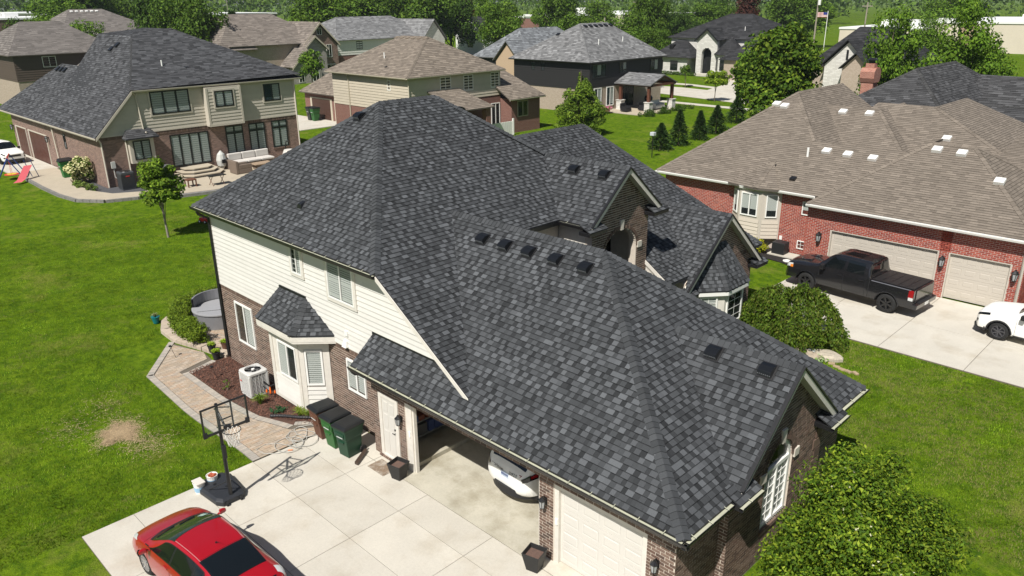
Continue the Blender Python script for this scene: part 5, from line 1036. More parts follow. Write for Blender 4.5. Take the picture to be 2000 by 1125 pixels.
# ================================================================ vehicles
def pchip(xs, ys, x):
    n = len(xs)
    if x <= xs[0]: return ys[0]
    if x >= xs[-1]: return ys[-1]
    h = [xs[i+1]-xs[i] for i in range(n-1)]; dl = [(ys[i+1]-ys[i])/h[i] for i in range(n-1)]; m_ = [dl[0]]
    for i in range(1, n-1): m_.append(0 if dl[i-1]*dl[i] <= 0 else 2*dl[i-1]*dl[i]/(dl[i-1]+dl[i]))
    m_.append(dl[-1]); i = max(k for k in range(n-1) if xs[k] <= x); t = (x-xs[i])/h[i]
    return (2*t**3-3*t*t+1)*ys[i]+(t**3-2*t*t+t)*h[i]*m_[i]+(-2*t**3+3*t*t)*ys[i+1]+(t**3-t*t)*h[i]*m_[i+1]
class Car:
    """a body lofted through sections; x forward, z up. section: 7 (y,z) points from sill to roof centre"""
    def __init__(s, st): s.st = sorted(st, key=lambda q: q[0]); s.xs = [q[0] for q in s.st]
    def sec(s, x): return [(pchip(s.xs, [q[1][k][0] for q in s.st], x), pchip(s.xs, [q[1][k][1] for q in s.st], x)) for k in range(7)]
    def N(s, x, v, side):
        e = .01; a = Vector(s.P(x+e, v, side))-Vector(s.P(x-e, v, side)); b = Vector(s.P(x, min(v+.05, 6), side))-Vector(s.P(x, max(v-.05, 0), side)); n = a.cross(b)*-side; n.normalize(); return n
    def body(s, nx, material, root, wheels, rw, name='body'):
        b = MB(); x0, x1 = s.xs[0], s.xs[-1]; X = sorted(set([x0+(x1-x0)*k/nx for k in range(nx+1)]+s.xs)); V = [0, .5, 1, 1.5, 2, 2.5, 2.8, 3, 3.2, 3.5, 4, 4.3, 4.7, 5, 5.5, 6]; rows = []
        for x in X: L = [s.P(x, v, 1) for v in V]; rows.append(L+[(p[0], -p[1], p[2]) for p in L[-2::-1]])
        b.grid(rows, closed=True); b.poly(rows[0][::-1]); b.poly(rows[-1]); o = b.build(name, material, root, local=True)
        import bmesh
        bm = bmesh.new(); bm.from_mesh(o.data); bmesh.ops.recalc_face_normals(bm, faces=bm.faces); bm.to_mesh(o.data); bm.free()
        for wx, wy in wheels:
            c = MB(); n = 28; ya, yb = (wy-.24, wy+.3) if wy > 0 else (wy-.3, wy+.24); r0 = [(wx+rw*cos(2*pi*k/n), ya, rw*.0+s.wz+rw*sin(2*pi*k/n)) for k in range(n)]; r1 = [(p[0], yb, p[2]) for p in r0]; c.grid([r0, r1], closed=True); c.poly(r0[::-1]); c.poly(r1); co = c.build('cut', material, None)
            bm = bmesh.new(); bm.from_mesh(co.data); bmesh.ops.recalc_face_normals(bm, faces=bm.faces); bm.to_mesh(co.data); bm.free()
            pl, pr = root.location.copy(), root.rotation_euler.copy(); root.location = (0, 0, 0); root.rotation_euler = (0, 0, 0)
            md = o.modifiers.new('b', 'BOOLEAN'); md.object = co; md.operation = 'DIFFERENCE'; md.solver = 'EXACT'; dg = bpy.context.evaluated_depsgraph_get(); dg.update(); me = bpy.data.meshes.new_from_object(o.evaluated_get(dg)); o.modifiers.clear(); o.data = me; bpy.data.objects.remove(co); root.location = pl; root.rotation_euler = pr
        me = o.data
        if len(me.materials) < 2: me.materials.append(M_plastic)
        for p in me.polygons:
            c = p.center
            for wx, wy in wheels:
                if abs(c.y) > abs(wy)-.3 and hypot(c.x-wx, c.z-s.wz) < rw*1.004 and hypot(c.x-wx, c.z-s.wz) > rw*.9 or (abs(abs(c.y)-(abs(wy)-.24)) < .01 and hypot(c.x-wx, c.z-s.wz) < rw): p.material_index = len(me.materials)-1
        me.polygons.foreach_set('use_smooth', [True]*len(me.polygons)); me.set_sharp_from_angle(angle=radians(38)); return o
    def patch(s, name, material, parent, x0, x1, v0, v1, side, nx=10, nv=6, off=.006, xs0=None, xs1=None):
        """skin piece offset from the body; x0/x1 may differ at the two ends of v"""
        b = MB(); rows = []
        for i in range(nx+1):
            row = []
            for j in range(nv+1):
                v = v0+(v1-v0)*j/nv; a = x0 if xs0 is None else x0+(xs0-x0)*j/nv; c = x1 if xs1 is None else x1+(xs1-x1)*j/nv; x = a+(c-a)*i/nx; p = Vector(s.P(x, v, side))+s.N(x, v, side)*off; row.append(p)
            rows.append(row)
        b.grid(rows, flip=side < 0); o = b.build(name, material, parent, local=True, smooth=True); return o
    def across(s, name, material, parent, x0, x1, v0, nx=8, nv=12, off=.007, v1=None, bow=0.):
        b = MB(); rows = []
        for i in range(nx+1):
            row = []; ve = v0 if v1 is None else v0+(v1-v0)*i/nx
            for j in range(2*nv+1):
                q = j/nv-1; sd = 1 if q <= 0 else -1; v = ve+(6-ve)*(1-abs(q)); x = x0+(x1-x0)*i/nx+bow*q*q; p = Vector(s.P(x, v, sd))+s.N(x, v, sd)*off; row.append(p)
            rows.append(row)
        b.grid(rows); return b.build(name, material, parent, local=True, smooth=True)
    def seam(s, parent, pts, r=.004, material=None, name='seam'):
        b = MB(); b.tube([Vector(s.P(x, v, sd))+s.N(x, v, sd)*.001 for x, v, sd in pts], r, 4); return b.build(name, material or M_black, parent, local=True)
def hermite(a, b, c, d, t):
    k = .36; m0, m1 = k*(c-a), k*(d-b); return (2*t**3-3*t*t+1)*b+(t**3-2*t*t+t)*m0+(-2*t**3+3*t*t)*c+(t**3-t*t)*m1
Car.P = lambda s, x, v, side=1: (lambda c, i: (x, side*hermite(c[max(0, i-1)][0], c[i][0], c[i+1][0], (-c[5][0] if i == 5 else c[i+2][0]), v-i), hermite(c[max(0, i-1)][1], c[i][1], c[i+1][1], (c[5][1] if i == 5 else c[i+2][1]), v-i)))(s.sec(x), min(int(v), 5))
def wheel(root, x, y, r, w, rimmat, spokes=5, sw=.05):
    s = 1 if y > 0 else -1
    ty = one('wheel', M_rubber, root, lambda b: b.lathe([(r*.62, -w/2*.9), (r*.9, -w/2), (r, -w*.36), (r, w*.36), (r*.9, w/2), (r*.62, w/2*.9)], (x, y, r), 28, axis='y', caps=False), local=True, smooth=True)
    one('rim', rimmat, ty, lambda b: (b.lathe([(r*.66, -w*.3), (r*.66, s*w*.47), (r*.6, s*w*.47), (r*.58, s*w*.1), (.01, s*w*.1)][::1], (x, y, r), 28, axis='y')), local=True, smooth=False)
    def sp(b):
        for k in range(spokes):
            a = 2*pi*k/spokes+.3; c, sn = cos(a), sin(a); f = lambda u, t_, d: (x+c*u-sn*t_, y+s*d, r+sn*u+c*t_); b.hexa([f(.03, -sw, w*.12), f(r*.61, -sw*.6, w*.2), f(r*.61, sw*.6, w*.2), f(.03, sw, w*.12), f(.03, -sw*.8, w*.42), f(r*.61, -sw*.5, w*.46), f(r*.61, sw*.5, w*.46), f(.03, sw*.8, w*.42)])
        b.lathe([(.07, s*w*.1), (.06, s*w*.48), (.02, s*w*.5)], (x, y, r), 12, axis='y')
    one('spoke', rimmat, ty, sp, local=True); return ty
M_cglass = mat('car_glass', (.006, .008, .009), .04, spec=.7); M_cglassg = mat('car_glass_green', (.02, .035, .022), .05, spec=.6)
M_alloy = mat('alloy', (.5, .5, .5), .3, metal=.8); M_alloyb = mat('alloy_black', (.012, .012, .013), .3, spec=.6); M_alloyg = mat('alloy_grey', (.1, .1, .11), .35, metal=.6)
M_tail = mat('tail_red', (.25, .01, .012), .15, spec=.6); M_lens = mat('lens_clear', (.55, .56, .55), .1, spec=.7); M_amber = mat('lens_amber', (.7, .22, .03), .2)
def paint(n, c, coat=.8, rough=.35, metal=.0): return mat(n, c, rough, metal=metal, coat=coat, spec=.5)
# ---- red hatchback
M_red = paint('paint_red', (.36, .004, .01), rough=.28, metal=.1)
red = thing('red_car', 'glossy red hatchback parked on the driveway beside the basketball hoop', 'car', (-8.72, -6.15, .0), pi+.06)
pr = Car([(2.24, [(.45, .3), (.62, .35), (.64, .5), (.6, .6), (.45, .64), (.25, .66), (0, .665)]), (2.08, [(.6, .22), (.78, .32), (.8, .5), (.72, .68), (.55, .73), (.3, .76), (0, .765)]), (1.7, [(.68, .2), (.85, .32), (.865, .58), (.79, .82), (.62, .87), (.35, .9), (0, .91)]), (1.2, [(.7, .18), (.86, .3), (.87, .6), (.82, .92), (.7, .98), (.4, 1.02), (0, 1.035)]), (.6, [(.72, .18), (.86, .3), (.872, .62), (.83, .95), (.66, 1.24), (.4, 1.3), (0, 1.315)]), (.1, [(.72, .18), (.86, .3), (.872, .62), (.83, .97), (.61, 1.42), (.4, 1.465), (0, 1.485)]), (-.5, [(.72, .18), (.86, .3), (.872, .62), (.83, .98), (.59, 1.44), (.4, 1.475), (0, 1.49)]), (-1.2, [(.72, .2), (.86, .3), (.87, .64), (.82, 1.0), (.57, 1.36), (.38, 1.395), (0, 1.41)]), (-1.9, [(.7, .24), (.84, .34), (.85, .66), (.79, 1.03), (.6, 1.14), (.38, 1.17), (0, 1.18)]), (-2.15, [(.62, .3), (.78, .38), (.8, .66), (.74, 1.0), (.58, 1.07), (.36, 1.09), (0, 1.095)]), (-2.24, [(.5, .36), (.7, .42), (.74, .66), (.68, .88), (.52, .94), (.3, .96), (0, .96)])])
pr.wz = .32; WP = [(1.36, .76), (1.36, -.76), (-1.34, .76), (-1.34, -.76)]; bo = pr.body(60, M_red, red, WP, .36)
for x, y in WP: wheel(red, x, y, .315, .2, M_alloy, 10, .03)
ws = pr.across('windscreen', M_cglassg, red, 1.17, .16, 4.06, nx=10, v1=4.14, bow=-.1); pr.across('rear_window', M_cglass, red, -.98, -1.78, 4.12, v1=4.2, nx=10); pr.across('tail_glass', M_cglass, red, -2.17, -2.225, 4.2, nx=3)
for sd in (1, -1):
    pr.patch('pillar_trim', M_black, red, 1.05, -1.6, 3.06, 3.9, sd, nx=24, off=.003, xs0=.38, xs1=-1.25)
    pr.patch('side_window', M_cglass, red, .98, .02, 3.12, 3.84, sd, xs0=.42, xs1=-.08); pr.patch('side_window', M_cglass, red, -.06, -.92, 3.12, 3.86, sd, xs0=-.14, xs1=-.86); pr.patch('quarter_window', M_cglass, red, -1.0, -1.55, 3.15, 3.8, sd, xs0=-.94, xs1=-1.2); pr.patch('quarter_window', M_cglass, red, 1.2, 1.02, 3.12, 3.3, sd)
    pr.patch('headlight', M_lens, red, 2.16, 1.66, 2.85, 3.5, sd, xs0=2.2, xs1=1.86); pr.patch('tail_light', M_lens, red, -2.0, -2.215, 2.9, 3.9, sd, off=.012, xs0=-1.95, xs1=-2.14); pr.patch('brake_light', M_tail, red, -2.0, -2.22, 2.5, 2.9, sd, off=.012)
    pr.seam(red, [(-.02, v, sd) for v in (1.2, 1.6, 2, 2.5, 3)]); pr.seam(red, [(-.98, v, sd) for v in (1.5, 2, 2.5, 3)]); pr.seam(red, [(1.1, v, sd) for v in (1.2, 1.6, 2, 2.5, 3)]); pr.seam(red, [(x, 4.28, sd) for x in (.05, -.2, -.5, -.8, -1.0)], .008, mat('trim_silver', (.35, .2, .2), .4), 'roof_seam')
    m_ = one('mirror', M_red, red, lambda b: b.hexa([(.86, sd*.9, .93), (1.02, sd*.94, .94), (.98, sd*1.08, .94), (.88, sd*1.1, .93), (.86, sd*.9, 1.06), (.98, sd*.94, 1.05), (.95, sd*1.07, 1.04), (.88, sd*1.09, 1.05)]), local=True, bevel=.035); one('mirror_arm', M_red, m_, lambda b: b.tube([(.9, sd*.84, .95), (.92, sd*.95, .97)], .03, 6), local=True)
    for x in (.12, -.82): one('door_handle', M_red, red, lambda b: b.tube([Vector(pr.P(x+.1, 2.75, sd))+Vector((0, sd*.02, 0)), Vector(pr.P(x-.08, 2.75, sd))+Vector((0, sd*.025, 0))], .014, 6), local=True)
pr.seam(red, [(-.95, 4.15+.37*k, 1) for k in range(6)]+[(-.95, 6-.37*k, -1) for k in range(6)], .005); pr.seam(red, [(1.3, 3.2, 1), (1.3, 4, 1), (1.3, 5, 1), (1.3, 6, 1), (1.3, 5, -1), (1.3, 4, -1), (1.3, 3.2, -1)], .006)
one('wiper', M_black, red, lambda b: (b.tube([Vector(pr.P(1.15, 5.7, 1))+Vector((0, 0, .02)), Vector(pr.P(1.0, 4.4, 1))+Vector((0, 0, .02))], .012, 5), b.tube([Vector(pr.P(1.15, 5.0, -1))+Vector((0, 0, .02)), Vector(pr.P(1.02, 5.9, 1))+Vector((0, 0, .02))], .012, 5)), local=True)
one('antenna', M_black, red, lambda b: (b.lathe([(.035, 0), (.02, .04)], (-.72, .0, 1.462), 8), b.tube([(-.72, 0, 1.49), (-.95, .02, 1.62)], .006, 5)), local=True); pr.across('cowl', M_black, red, 1.3, 1.2, 4.1, nx=2, off=.006, bow=-.1)
one('sunshade', mat('paper_pale', (.35, .5, .42), .6), red, lambda b: b.poly([Vector(pr.P(x, v, -1))+Vector((.0, 0, .02)) for x, v in ((1.02, 4.5), (.72, 4.45), (.7, 5.0), (.98, 5.05))]), local=True)
# ---- pickup
M_gry = paint('paint_graphite', (.016, .016, .018), rough=.25, metal=.3)
trk = thing('pickup_truck', 'dark grey crew cab pickup with soft bed cover in front of the wide garage door', 'pickup truck', (-5.35, 22.78, 0), pi-.09)
side = [(.85, .42), (1.0, .48), (1.02, .8)]
tk = Car([(2.95, [(.7, .5), (.86, .55), (.88, .78), (.86, 1.02), (.7, 1.1), (.35, 1.13), (0, 1.135)]), (2.8, [(.8, .42), (.97, .48), (.99, .8), (.94, 1.12), (.75, 1.19), (.35, 1.23), (0, 1.235)]), (1.85, side+[(.98, 1.2), (.8, 1.29), (.4, 1.33), (0, 1.335)]), (1.5, side+[(.97, 1.25), (.84, 1.35), (.4, 1.4), (0, 1.405)]), (.8, side+[(.97, 1.29), (.74, 1.86), (.4, 1.9), (0, 1.91)]), (.45, side+[(.97, 1.3), (.74, 1.93), (.4, 1.96), (0, 1.97)]), (-.7, side+[(.97, 1.3), (.74, 1.92), (.4, 1.95), (0, 1.96)]), (-.93, side+[(.97, 1.3), (.76, 1.86), (.4, 1.9), (0, 1.91)]), (-1.0, side+[(.96, 1.28), (.9, 1.34), (.5, 1.36), (0, 1.36)]), (-1.03, side+[(.96, 1.26), (.93, 1.275), (.5, 1.278), (0, 1.278)]), (-2.85, side+[(.97, 1.26), (.93, 1.275), (.5, 1.278), (0, 1.278)]), (-2.93, [(.82, .5), (.97, .55), (.99, .8), (.95, 1.24), (.9, 1.255), (.5, 1.26), (0, 1.26)])])
tk.wz = .42; WT = [(1.88, .86), (1.88, -.86), (-1.86, .86), (-1.86, -.86)]; tk.body(60, M_gry, trk, WT, .49)
for x, y in WT: wheel(trk, x, y, .42, .28, M_alloyb, 6, .05)
tk.across('windscreen', M_cglass, trk, 1.46, .62, 4.06, nx=10, v1=4.12, bow=-.06); tk.across('rear_window', M_cglass, trk, -.88, -.985, 4.25, v1=4.4, nx=4)
for sd in (1, -1):
    tk.patch('side_window', M_cglass, trk, 1.18, .22, 3.16, 3.86, sd, xs0=.78, xs1=.18); tk.patch('side_window', M_cglass, trk, .06, -.74, 3.16, 3.86, sd, xs0=.05, xs1=-.68)
    for x in (1.3, .14, -.86): tk.seam(trk, [(x, v, sd) for v in (.8, 1.2, 1.6, 2, 2.5, 3)], .006)
    tk.seam(trk, [(-1.02, v, sd) for v in (.6, 1.2, 1.6, 2, 2.5, 3.4)], .014); tk.patch('tail_light', M_tail, trk, -2.72, -2.915, 2.3, 3.1, sd, off=.012); tk.patch('reverse_light', M_lens, trk, -2.74, -2.92, 2.08, 2.35, sd, off=.014); tk.patch('headlight', M_lens, trk, 2.93, 2.6, 2.5, 3.0, sd, off=.01); tk.patch('turn_signal', M_amber, trk, 2.72, 2.58, 2.45, 2.75, sd, off=.016)
    tk.seam(trk, [(x, 3.0, sd) for x in (-1.1, -1.6, -2.2, -2.8)], .022, mat('rail_silver', (.3, .3, .32), .3, metal=.7), 'bed_rail')
    m_ = one('mirror', M_black, trk, lambda b: b.box(1.0, 1.16, *sorted((sd*1.02, sd*1.26)), 1.28, 1.5), local=True, bevel=.03); one('mirror_arm', M_black, m_, lambda b: b.box(1.05, 1.12, *sorted((sd*.93, sd*1.05)), 1.27, 1.33), local=True)
    for x in (.32, -.66): one('door_handle', M_gry, trk, lambda b: b.box(x-.1, x+.1, *sorted((sd*1.0, sd*1.035)), 1.14, 1.19), local=True, bevel=.01)
    for wx in (1.88, -1.86): one('arch_trim', M_gry, trk, lambda b: b.tube([(wx+.52*cos(a), sd*1.015, .42+.52*sin(a)) for a in [pi*k/12 for k in range(13)]], .022, 6), local=True)
cv = one('bed_cover', mat('vinyl_black', (.02, .018, .018), .5, var=.15, vs=3), trk, lambda b: b.box(-2.86, -1.1, -.86, .86, 1.285, 1.315), local=True, bevel=.01)
for k in range(1, 5): one('cover_fold', M_vent, cv, lambda b: b.box(-1.1-.35*k-.02, -1.1-.35*k+.02, -.85, .85, 1.31, 1.325), local=True)
one('tailgate', M_gry, trk, lambda b: b.box(-2.96, -2.9, -.78, .78, .68, 1.24), local=True, bevel=.015)
bp_ = one('rear_bumper', M_gry, trk, lambda b: b.hexa([(-3.1, -.95, .46), (-2.9, -.98, .46), (-2.9, .98, .46), (-3.1, .95, .46), (-3.12, -.95, .66), (-2.9, -1.0, .68), (-2.9, 1.0, .68), (-3.12, .95, .66)]), local=True, bevel=.02); one('bumper_step', M_plastic, bp_, lambda b: b.box(-3.1, -2.92, -.6, .6, .665, .69), local=True); one('license_plate', M_white, bp_, lambda b: b.box(-3.125, -3.115, -.16, .16, .5, .64), local=True)
one('front_bumper', M_gry, trk, lambda b: b.hexa([(2.85, -.98, .42), (3.04, -.8, .42), (3.04, .8, .42), (2.85, .98, .42), (2.85, -.98, .66), (3.04, -.8, .68), (3.04, .8, .68), (2.85, .98, .66)]), local=True, bevel=.03); one('grille', M_black, trk, lambda b: b.box(2.9, 2.97, -.62, .62, .72, 1.06), local=True, bevel=.02); one('hood_scoop', M_gry, trk, lambda b: [b.hexa([(1.95, s*.35-.16, 1.3), (2.5, s*.35-.14, 1.22), (2.5, s*.35+.14, 1.22), (1.95, s*.35+.16, 1.3), (2.0, s*.35-.12, 1.37), (2.45, s*.35-.1, 1.29), (2.45, s*.35+.1, 1.29), (2.0, s*.35+.12, 1.37)]) for s in (-1, 1)], local=True, bevel=.02)
tk.across('sunroof', M_cglass, trk, .4, -.3, 4.6, nx=4)
# ---- white SUVs
def suv_sections(L, Hh, hw): 
    f, r = L/2, -L/2; k = hw/.95; q = lambda pts: [(y*k, z) for y, z in pts]
    return [(f, q([(.5, .4), (.68, .45), (.7, .6), (.66, .82), (.5, .88), (.28, .9), (0, .9)])), (f-.14, q([(.68, .28), (.86, .36), (.88, .6), (.82, .92), (.62, .98), (.34, 1.02), (0, 1.025)])), (f-.75, q([(.74, .26), (.93, .36), (.95, .7), (.88, 1.04), (.68, 1.1), (.38, 1.13), (0, 1.14)])), (f-1.3, q([(.76, .25), (.94, .36), (.955, .72), (.9, 1.1), (.76, 1.17), (.42, 1.21), (0, 1.22)])), (f-1.95, q([(.76, .25), (.94, .36), (.955, .74), (.9, 1.14), (.7, 1.6), (.42, 1.66), (0, 1.67)])), (f-2.5, q([(.76, .25), (.94, .36), (.955, .74), (.9, 1.16), (.68, 1.69), (.42, 1.73), (0, Hh)])), (r+1.0, q([(.76, .26), (.94, .36), (.955, .76), (.9, 1.18), (.67, 1.66), (.42, 1.7), (0, Hh-.03)])), (r+.42, q([(.74, .3), (.92, .4), (.94, .78), (.88, 1.18), (.66, 1.56), (.42, 1.61), (0, 1.62)])), (r+.2, q([(.7, .34), (.88, .44), (.9, .78), (.82, 1.12), (.74, 1.2), (.42, 1.24), (0, 1.25)])), (r+.08, q([(.6, .38), (.76, .48), (.8, .74), (.7, 1.0), (.6, 1.07), (.36, 1.11), (0, 1.12)])), (r+.02, q([(.5, .42), (.6, .5), (.64, .72), (.55, .92), (.46, .98), (.28, 1.01), (0, 1.02)])), (r, q([(.3, .46), (.42, .52), (.45, .68), (.38, .82), (.3, .86), (.18, .88), (0, .88)]))]
M_wht = paint('paint_white', (.72, .72, .71), rough=.3, metal=0)
def suv(loc, rz, label, L, Hh, hw, rim, rear_text=False, zs=1.):
    t = thing('suv', label, 'car', loc, rz); c = Car([(x, [(y, z if k < 2 else .36+(z-.36)*zs) for k, (y, z) in enumerate(p)]) for x, p in suv_sections(L, Hh, hw)]); f, r = L/2, -L/2; c.wz = .36; wl = [(f-.9, hw-.13), (f-.9, -hw+.13), (r+.85, hw-.13), (r+.85, -hw+.13)]; c.body(56, M_wht, t, wl, .43)
    for x, y in wl:
        wheel(t, x, y, .365, .24, rim, 7, .035); one('arch_trim', M_plastic, t, lambda b: b.tube([(x+.44*cos(a), (hw-.005)*(1 if y > 0 else -1), .36+.44*sin(a)) for a in [pi*k/12 for k in range(13)]], .035, 6), local=True)
    c.across('windscreen', M_cglass, t, f-1.34, f-2.1, 4.06, nx=8, v1=4.12, bow=-.08); c.across('rear_window', M_cglass, t, r+.44, r+.17, 4.12, v1=4.3, nx=8)
    for sd in (1, -1):
        c.patch('side_window', M_cglass, t, f-1.55, f-2.45, 3.15, 3.85, sd, xs0=f-1.95, xs1=f-2.45); c.patch('side_window', M_cglass, t, f-2.55, r+1.25, 3.15, 3.85, sd); c.patch('quarter_window', M_cglass, t, r+1.15, r+.5, 3.15, 3.8, sd, xs0=r+1.15, xs1=r+.75)
        c.patch('headlight', M_cglass, t, f-.05, f-.5, 2.75, 3.15, sd, off=.01); c.patch('fog_light', M_black, t, f-.03, f-.12, 1.9, 2.3, sd, off=.01)
        tl = c.patch('tail_light', M_cglass, t, r+.1, r+.48, 2.55, 2.98, sd, off=.012); c.patch('tail_light', M_cglass, t, r+.045, r+.2, 2.6, 3.15, sd, off=.014); c.patch('brake_light', M_tail, t, r+.2, r+.4, 2.66, 2.92, sd, off=.02); c.patch('side_sill', M_plastic, t, f-1.4, r+1.35, .5, 1.1, sd, off=.012)
        for x in (f-1.45, f-2.5, r+1.2): c.seam(t, [(x, v, sd) for v in (1, 1.5, 2, 2.5, 3)], .005)
        m_ = one('mirror', M_black, t, lambda b: b.box(f-1.75, f-1.58, *sorted((sd*hw*.97, sd*(hw+.2))), 1.1, 1.28), local=True, bevel=.03)
    one('lower_bumper', M_plastic, t, lambda b: b.grid([[(r-.06+.5*abs(u)**2.6, u*hw*1.0, z) for u in [-1+k/8 for k in range(17)]]+[(r+.6, hw*.98, z), (r+.6, -hw*.98, z)] for z in (.28, .5)], closed=True) or b.poly([(r-.06+.5*abs(u)**2.6, u*hw*1.0, .5) for u in [-1+k/8 for k in range(17)]]+[(r+.6, hw*.98, .5), (r+.6, -hw*.98, .5)]), local=True, bevel=.03); one('chin_bumper', M_plastic, t, lambda b: b.hexa([(f-.45, -hw*.98, .24), (f+.06, -hw*.7, .24), (f+.06, hw*.7, .24), (f-.45, hw*.98, .24), (f-.4, -hw*.99, .46), (f+.08, -hw*.72, .46), (f+.08, hw*.72, .46), (f-.4, hw*.99, .46)]), local=True, bevel=.05)
    one('grille', M_black, t, lambda b: b.box(f-.06, f+.015, -.5, .5, .66, .84), local=True, bevel=.02)
    if rear_text:
        pl = one('license_plate', mat('plate', (.45, .52, .62), .5), t, lambda b: b.hexa([(r-.012, -.16, .74), (r-.01, .16, .74), (r+.0, .16, .74), (r, -.16, .74), (r+.0, -.16, .9), (r+.0, .16, .9), (r+.02, .16, .9), (r+.02, -.16, .9)]), local=True)
        one('plate_marks', mat('plate_ink', (.03, .05, .16), .6), pl, lambda b: [b.box(r-.016, r-.008, -.13+.045*k, -.105+.045*k, .79, .85) for k in range(6)], local=True)
        for txt, y0, sz, mm in (('verizon', .56, .17, M_black), ('2020', -.16, .15, mat('ink_grey', (.08, .1, .12), .5)), ('7', -.5, .2, mat('ink_red', (.2, .02, .02), .5))):
            cu = bpy.data.curves.new('lettering', 'FONT'); cu.body = txt; cu.size = sz; cu.extrude = .003; cu.resolution_u = 2; o = bpy.data.objects.new('lettering', cu); COL.objects.link(o); dg = bpy.context.evaluated_depsgraph_get(); dg.update(); me = bpy.data.meshes.new_from_object(o.evaluated_get(dg)); bpy.data.objects.remove(o); me.materials.append(mm)
            # bend the letters onto the hatch
            for v in me.vertices:
                yy = y0-v.co.x; zz = .9+v.co.y*.75; lo_, hi_ = r-.02, r+.2
                vv = 6-abs(yy)/(hw*.46); best = None
                for k in range(24):
                    x = r+.001+k*.012; z = pchip(c.xs, [q[1][6][1] for q in c.st], x)
                    if z >= zz: best = x; break
                v.co = ((best if best is not None else r+.13)-.03-v.co.z+.16*(abs(yy)/hw)**2, yy, zz)
            o = bpy.data.objects.new('lettering', me); COL.objects.link(o); o.parent = t
    return t
suv((-5.82, 3.12, .004), pi/2-.05, 'white compact SUV with its rear end showing inside the open garage', 4.4, 1.66, .92, M_alloyb, True, .9)
suv((2.25, 22.55, 0), pi-.07, 'white SUV cut off by the right edge on the driveway of the red brick house', 4.8, 1.76, .97, M_alloyg)
suv((-75.4, 5.9, -.44), .12, 'white SUV facing us at the far left edge by the brown garage doors', 5.2, 1.85, .98, M_alloyb)
# ================================================================ neighbours
PALT = [.185, .195, .205, .215]; PALC = [.05, .06, .07, .08, .09]; PALG = [.16, .19, .22, .25]
TAN = (.98, .83, .68)
M_sht = mat('asphalt_shingle', (1, 1, 1), .92, tint=True, var=.06, vs=.7, var2=.12, vs2=14, spec=.15)
def hip(x0, x1, y0, y1, ze, zr, axis, i0, i1):
    if axis == 'x': ym = (y0+y1)/2; a, b = (x0+i0, ym, zr), (x1-i1, ym, zr)
    else: xm = (x0+x1)/2; a, b = (xm, y0+i0, zr), (xm, y1-i1, zr)
    c = [(x0, y0, ze), (x1, y0, ze), (x1, y1, ze), (x0, y1, ze)]
    if axis == 'x': return [[c[0], c[1], b, a], [c[1], c[2], b], [c[2], c[3], a, b], [c[3], c[0], a]]
    return [[c[0], c[1], a], [c[1], c[2], b, a], [c[2], c[3], b], [c[3], c[0], a, b]]
def gable_x(xf, xb, yc, a, zp, zb):      # gable facing +x, ridge along x
    return [[(xf, yc, zp), (xb, yc, zp), (xb, yc-a, zb), (xf, yc-a, zb)], [(xf, yc, zp), (xf, yc+a, zb), (xb, yc+a, zb), (xb, yc, zp)]]
def gable_y(yf, yb, xc, a, zp, zb):      # gable facing -y, ridge along y
    return [[(xc, yf, zp), (xc-a, yf, zb), (xc-a, yb, zb), (xc, yb, zp)], [(xc, yf, zp), (xc, yb, zp), (xc+a, yb, zb), (xc+a, yf, zb)]]
def nroof(h, polys, pal, tint, deck, expo=.29, wr=(.3, .9), th=.012, which=None, name='roof', lowk=.88):
    return roof(h, polys, deck, M_sht, pal, expo=expo, wr=wr, th=th, tintcol=tint, name=name, which=which, lowk=lowk)
def ncaps(rf, lines, pal, tint, hw=.16):
    b = MB()
    for A, B, n1, n2 in lines: caps(rf, A, B, n1, n2, M_sht, pal, expo=.3, hw=hw, joined=b, tintcol=tint)
    b.build('ridge_line', M_sht, rf)
def hipcaps(rf, P_, pal, tint, hw=.16):
    """caps over every edge shared by two of the given planes"""
    L = []
    for i in range(len(P_)):
        for j in range(i+1, len(P_)):
            sh_ = [p for p in P_[i] if any((Vector(p)-Vector(q)).length < .02 for q in P_[j])]
            if len(sh_) == 2: a, b = sorted(sh_, key=lambda p: p[2]); L.append((a, b, newell(P_[i]), newell(P_[j])))
    ncaps(rf, L, pal, tint, hw)
def pipe_vent(rf, p, h=.45, m_=None): one('vent_pipe', m_ or M_white, rf, lambda b: b.tube([(p[0], p[1], p[2]-.1), (p[0], p[1], p[2]+h)], .06, 8))
def box_vent(rf, p, n, up, m_=None, sc=.22):
    n = Vector(n).normalized(); T = Vector(up).normalized(); Sx = T.cross(n); B0 = Vector(p); f = lambda s, t, h: tuple(B0+Sx*s+T*t+n*h)
    one('roof_vent', m_ or M_black, rf, lambda b: b.hexa([f(-sc, -sc, 0), f(sc, -sc, 0), f(sc, sc, 0), f(-sc, sc, 0), f(-sc*.95, -sc*.95, .16), f(sc*.95, -sc*.95, .16), f(sc*.95, sc*.95, .1), f(-sc*.95, sc*.95, .1)]))
def sided(h, F, region, m_, reveal=.2): boards(h, F, region, m_, reveal=reveal, proud=.035)
def tagwall(h, x0, x1, y0, y1, z0, z1, m_, name='wall'): return one(name, m_, h, lambda b: b.box(x0, x1, y0, y1, z0, z1))
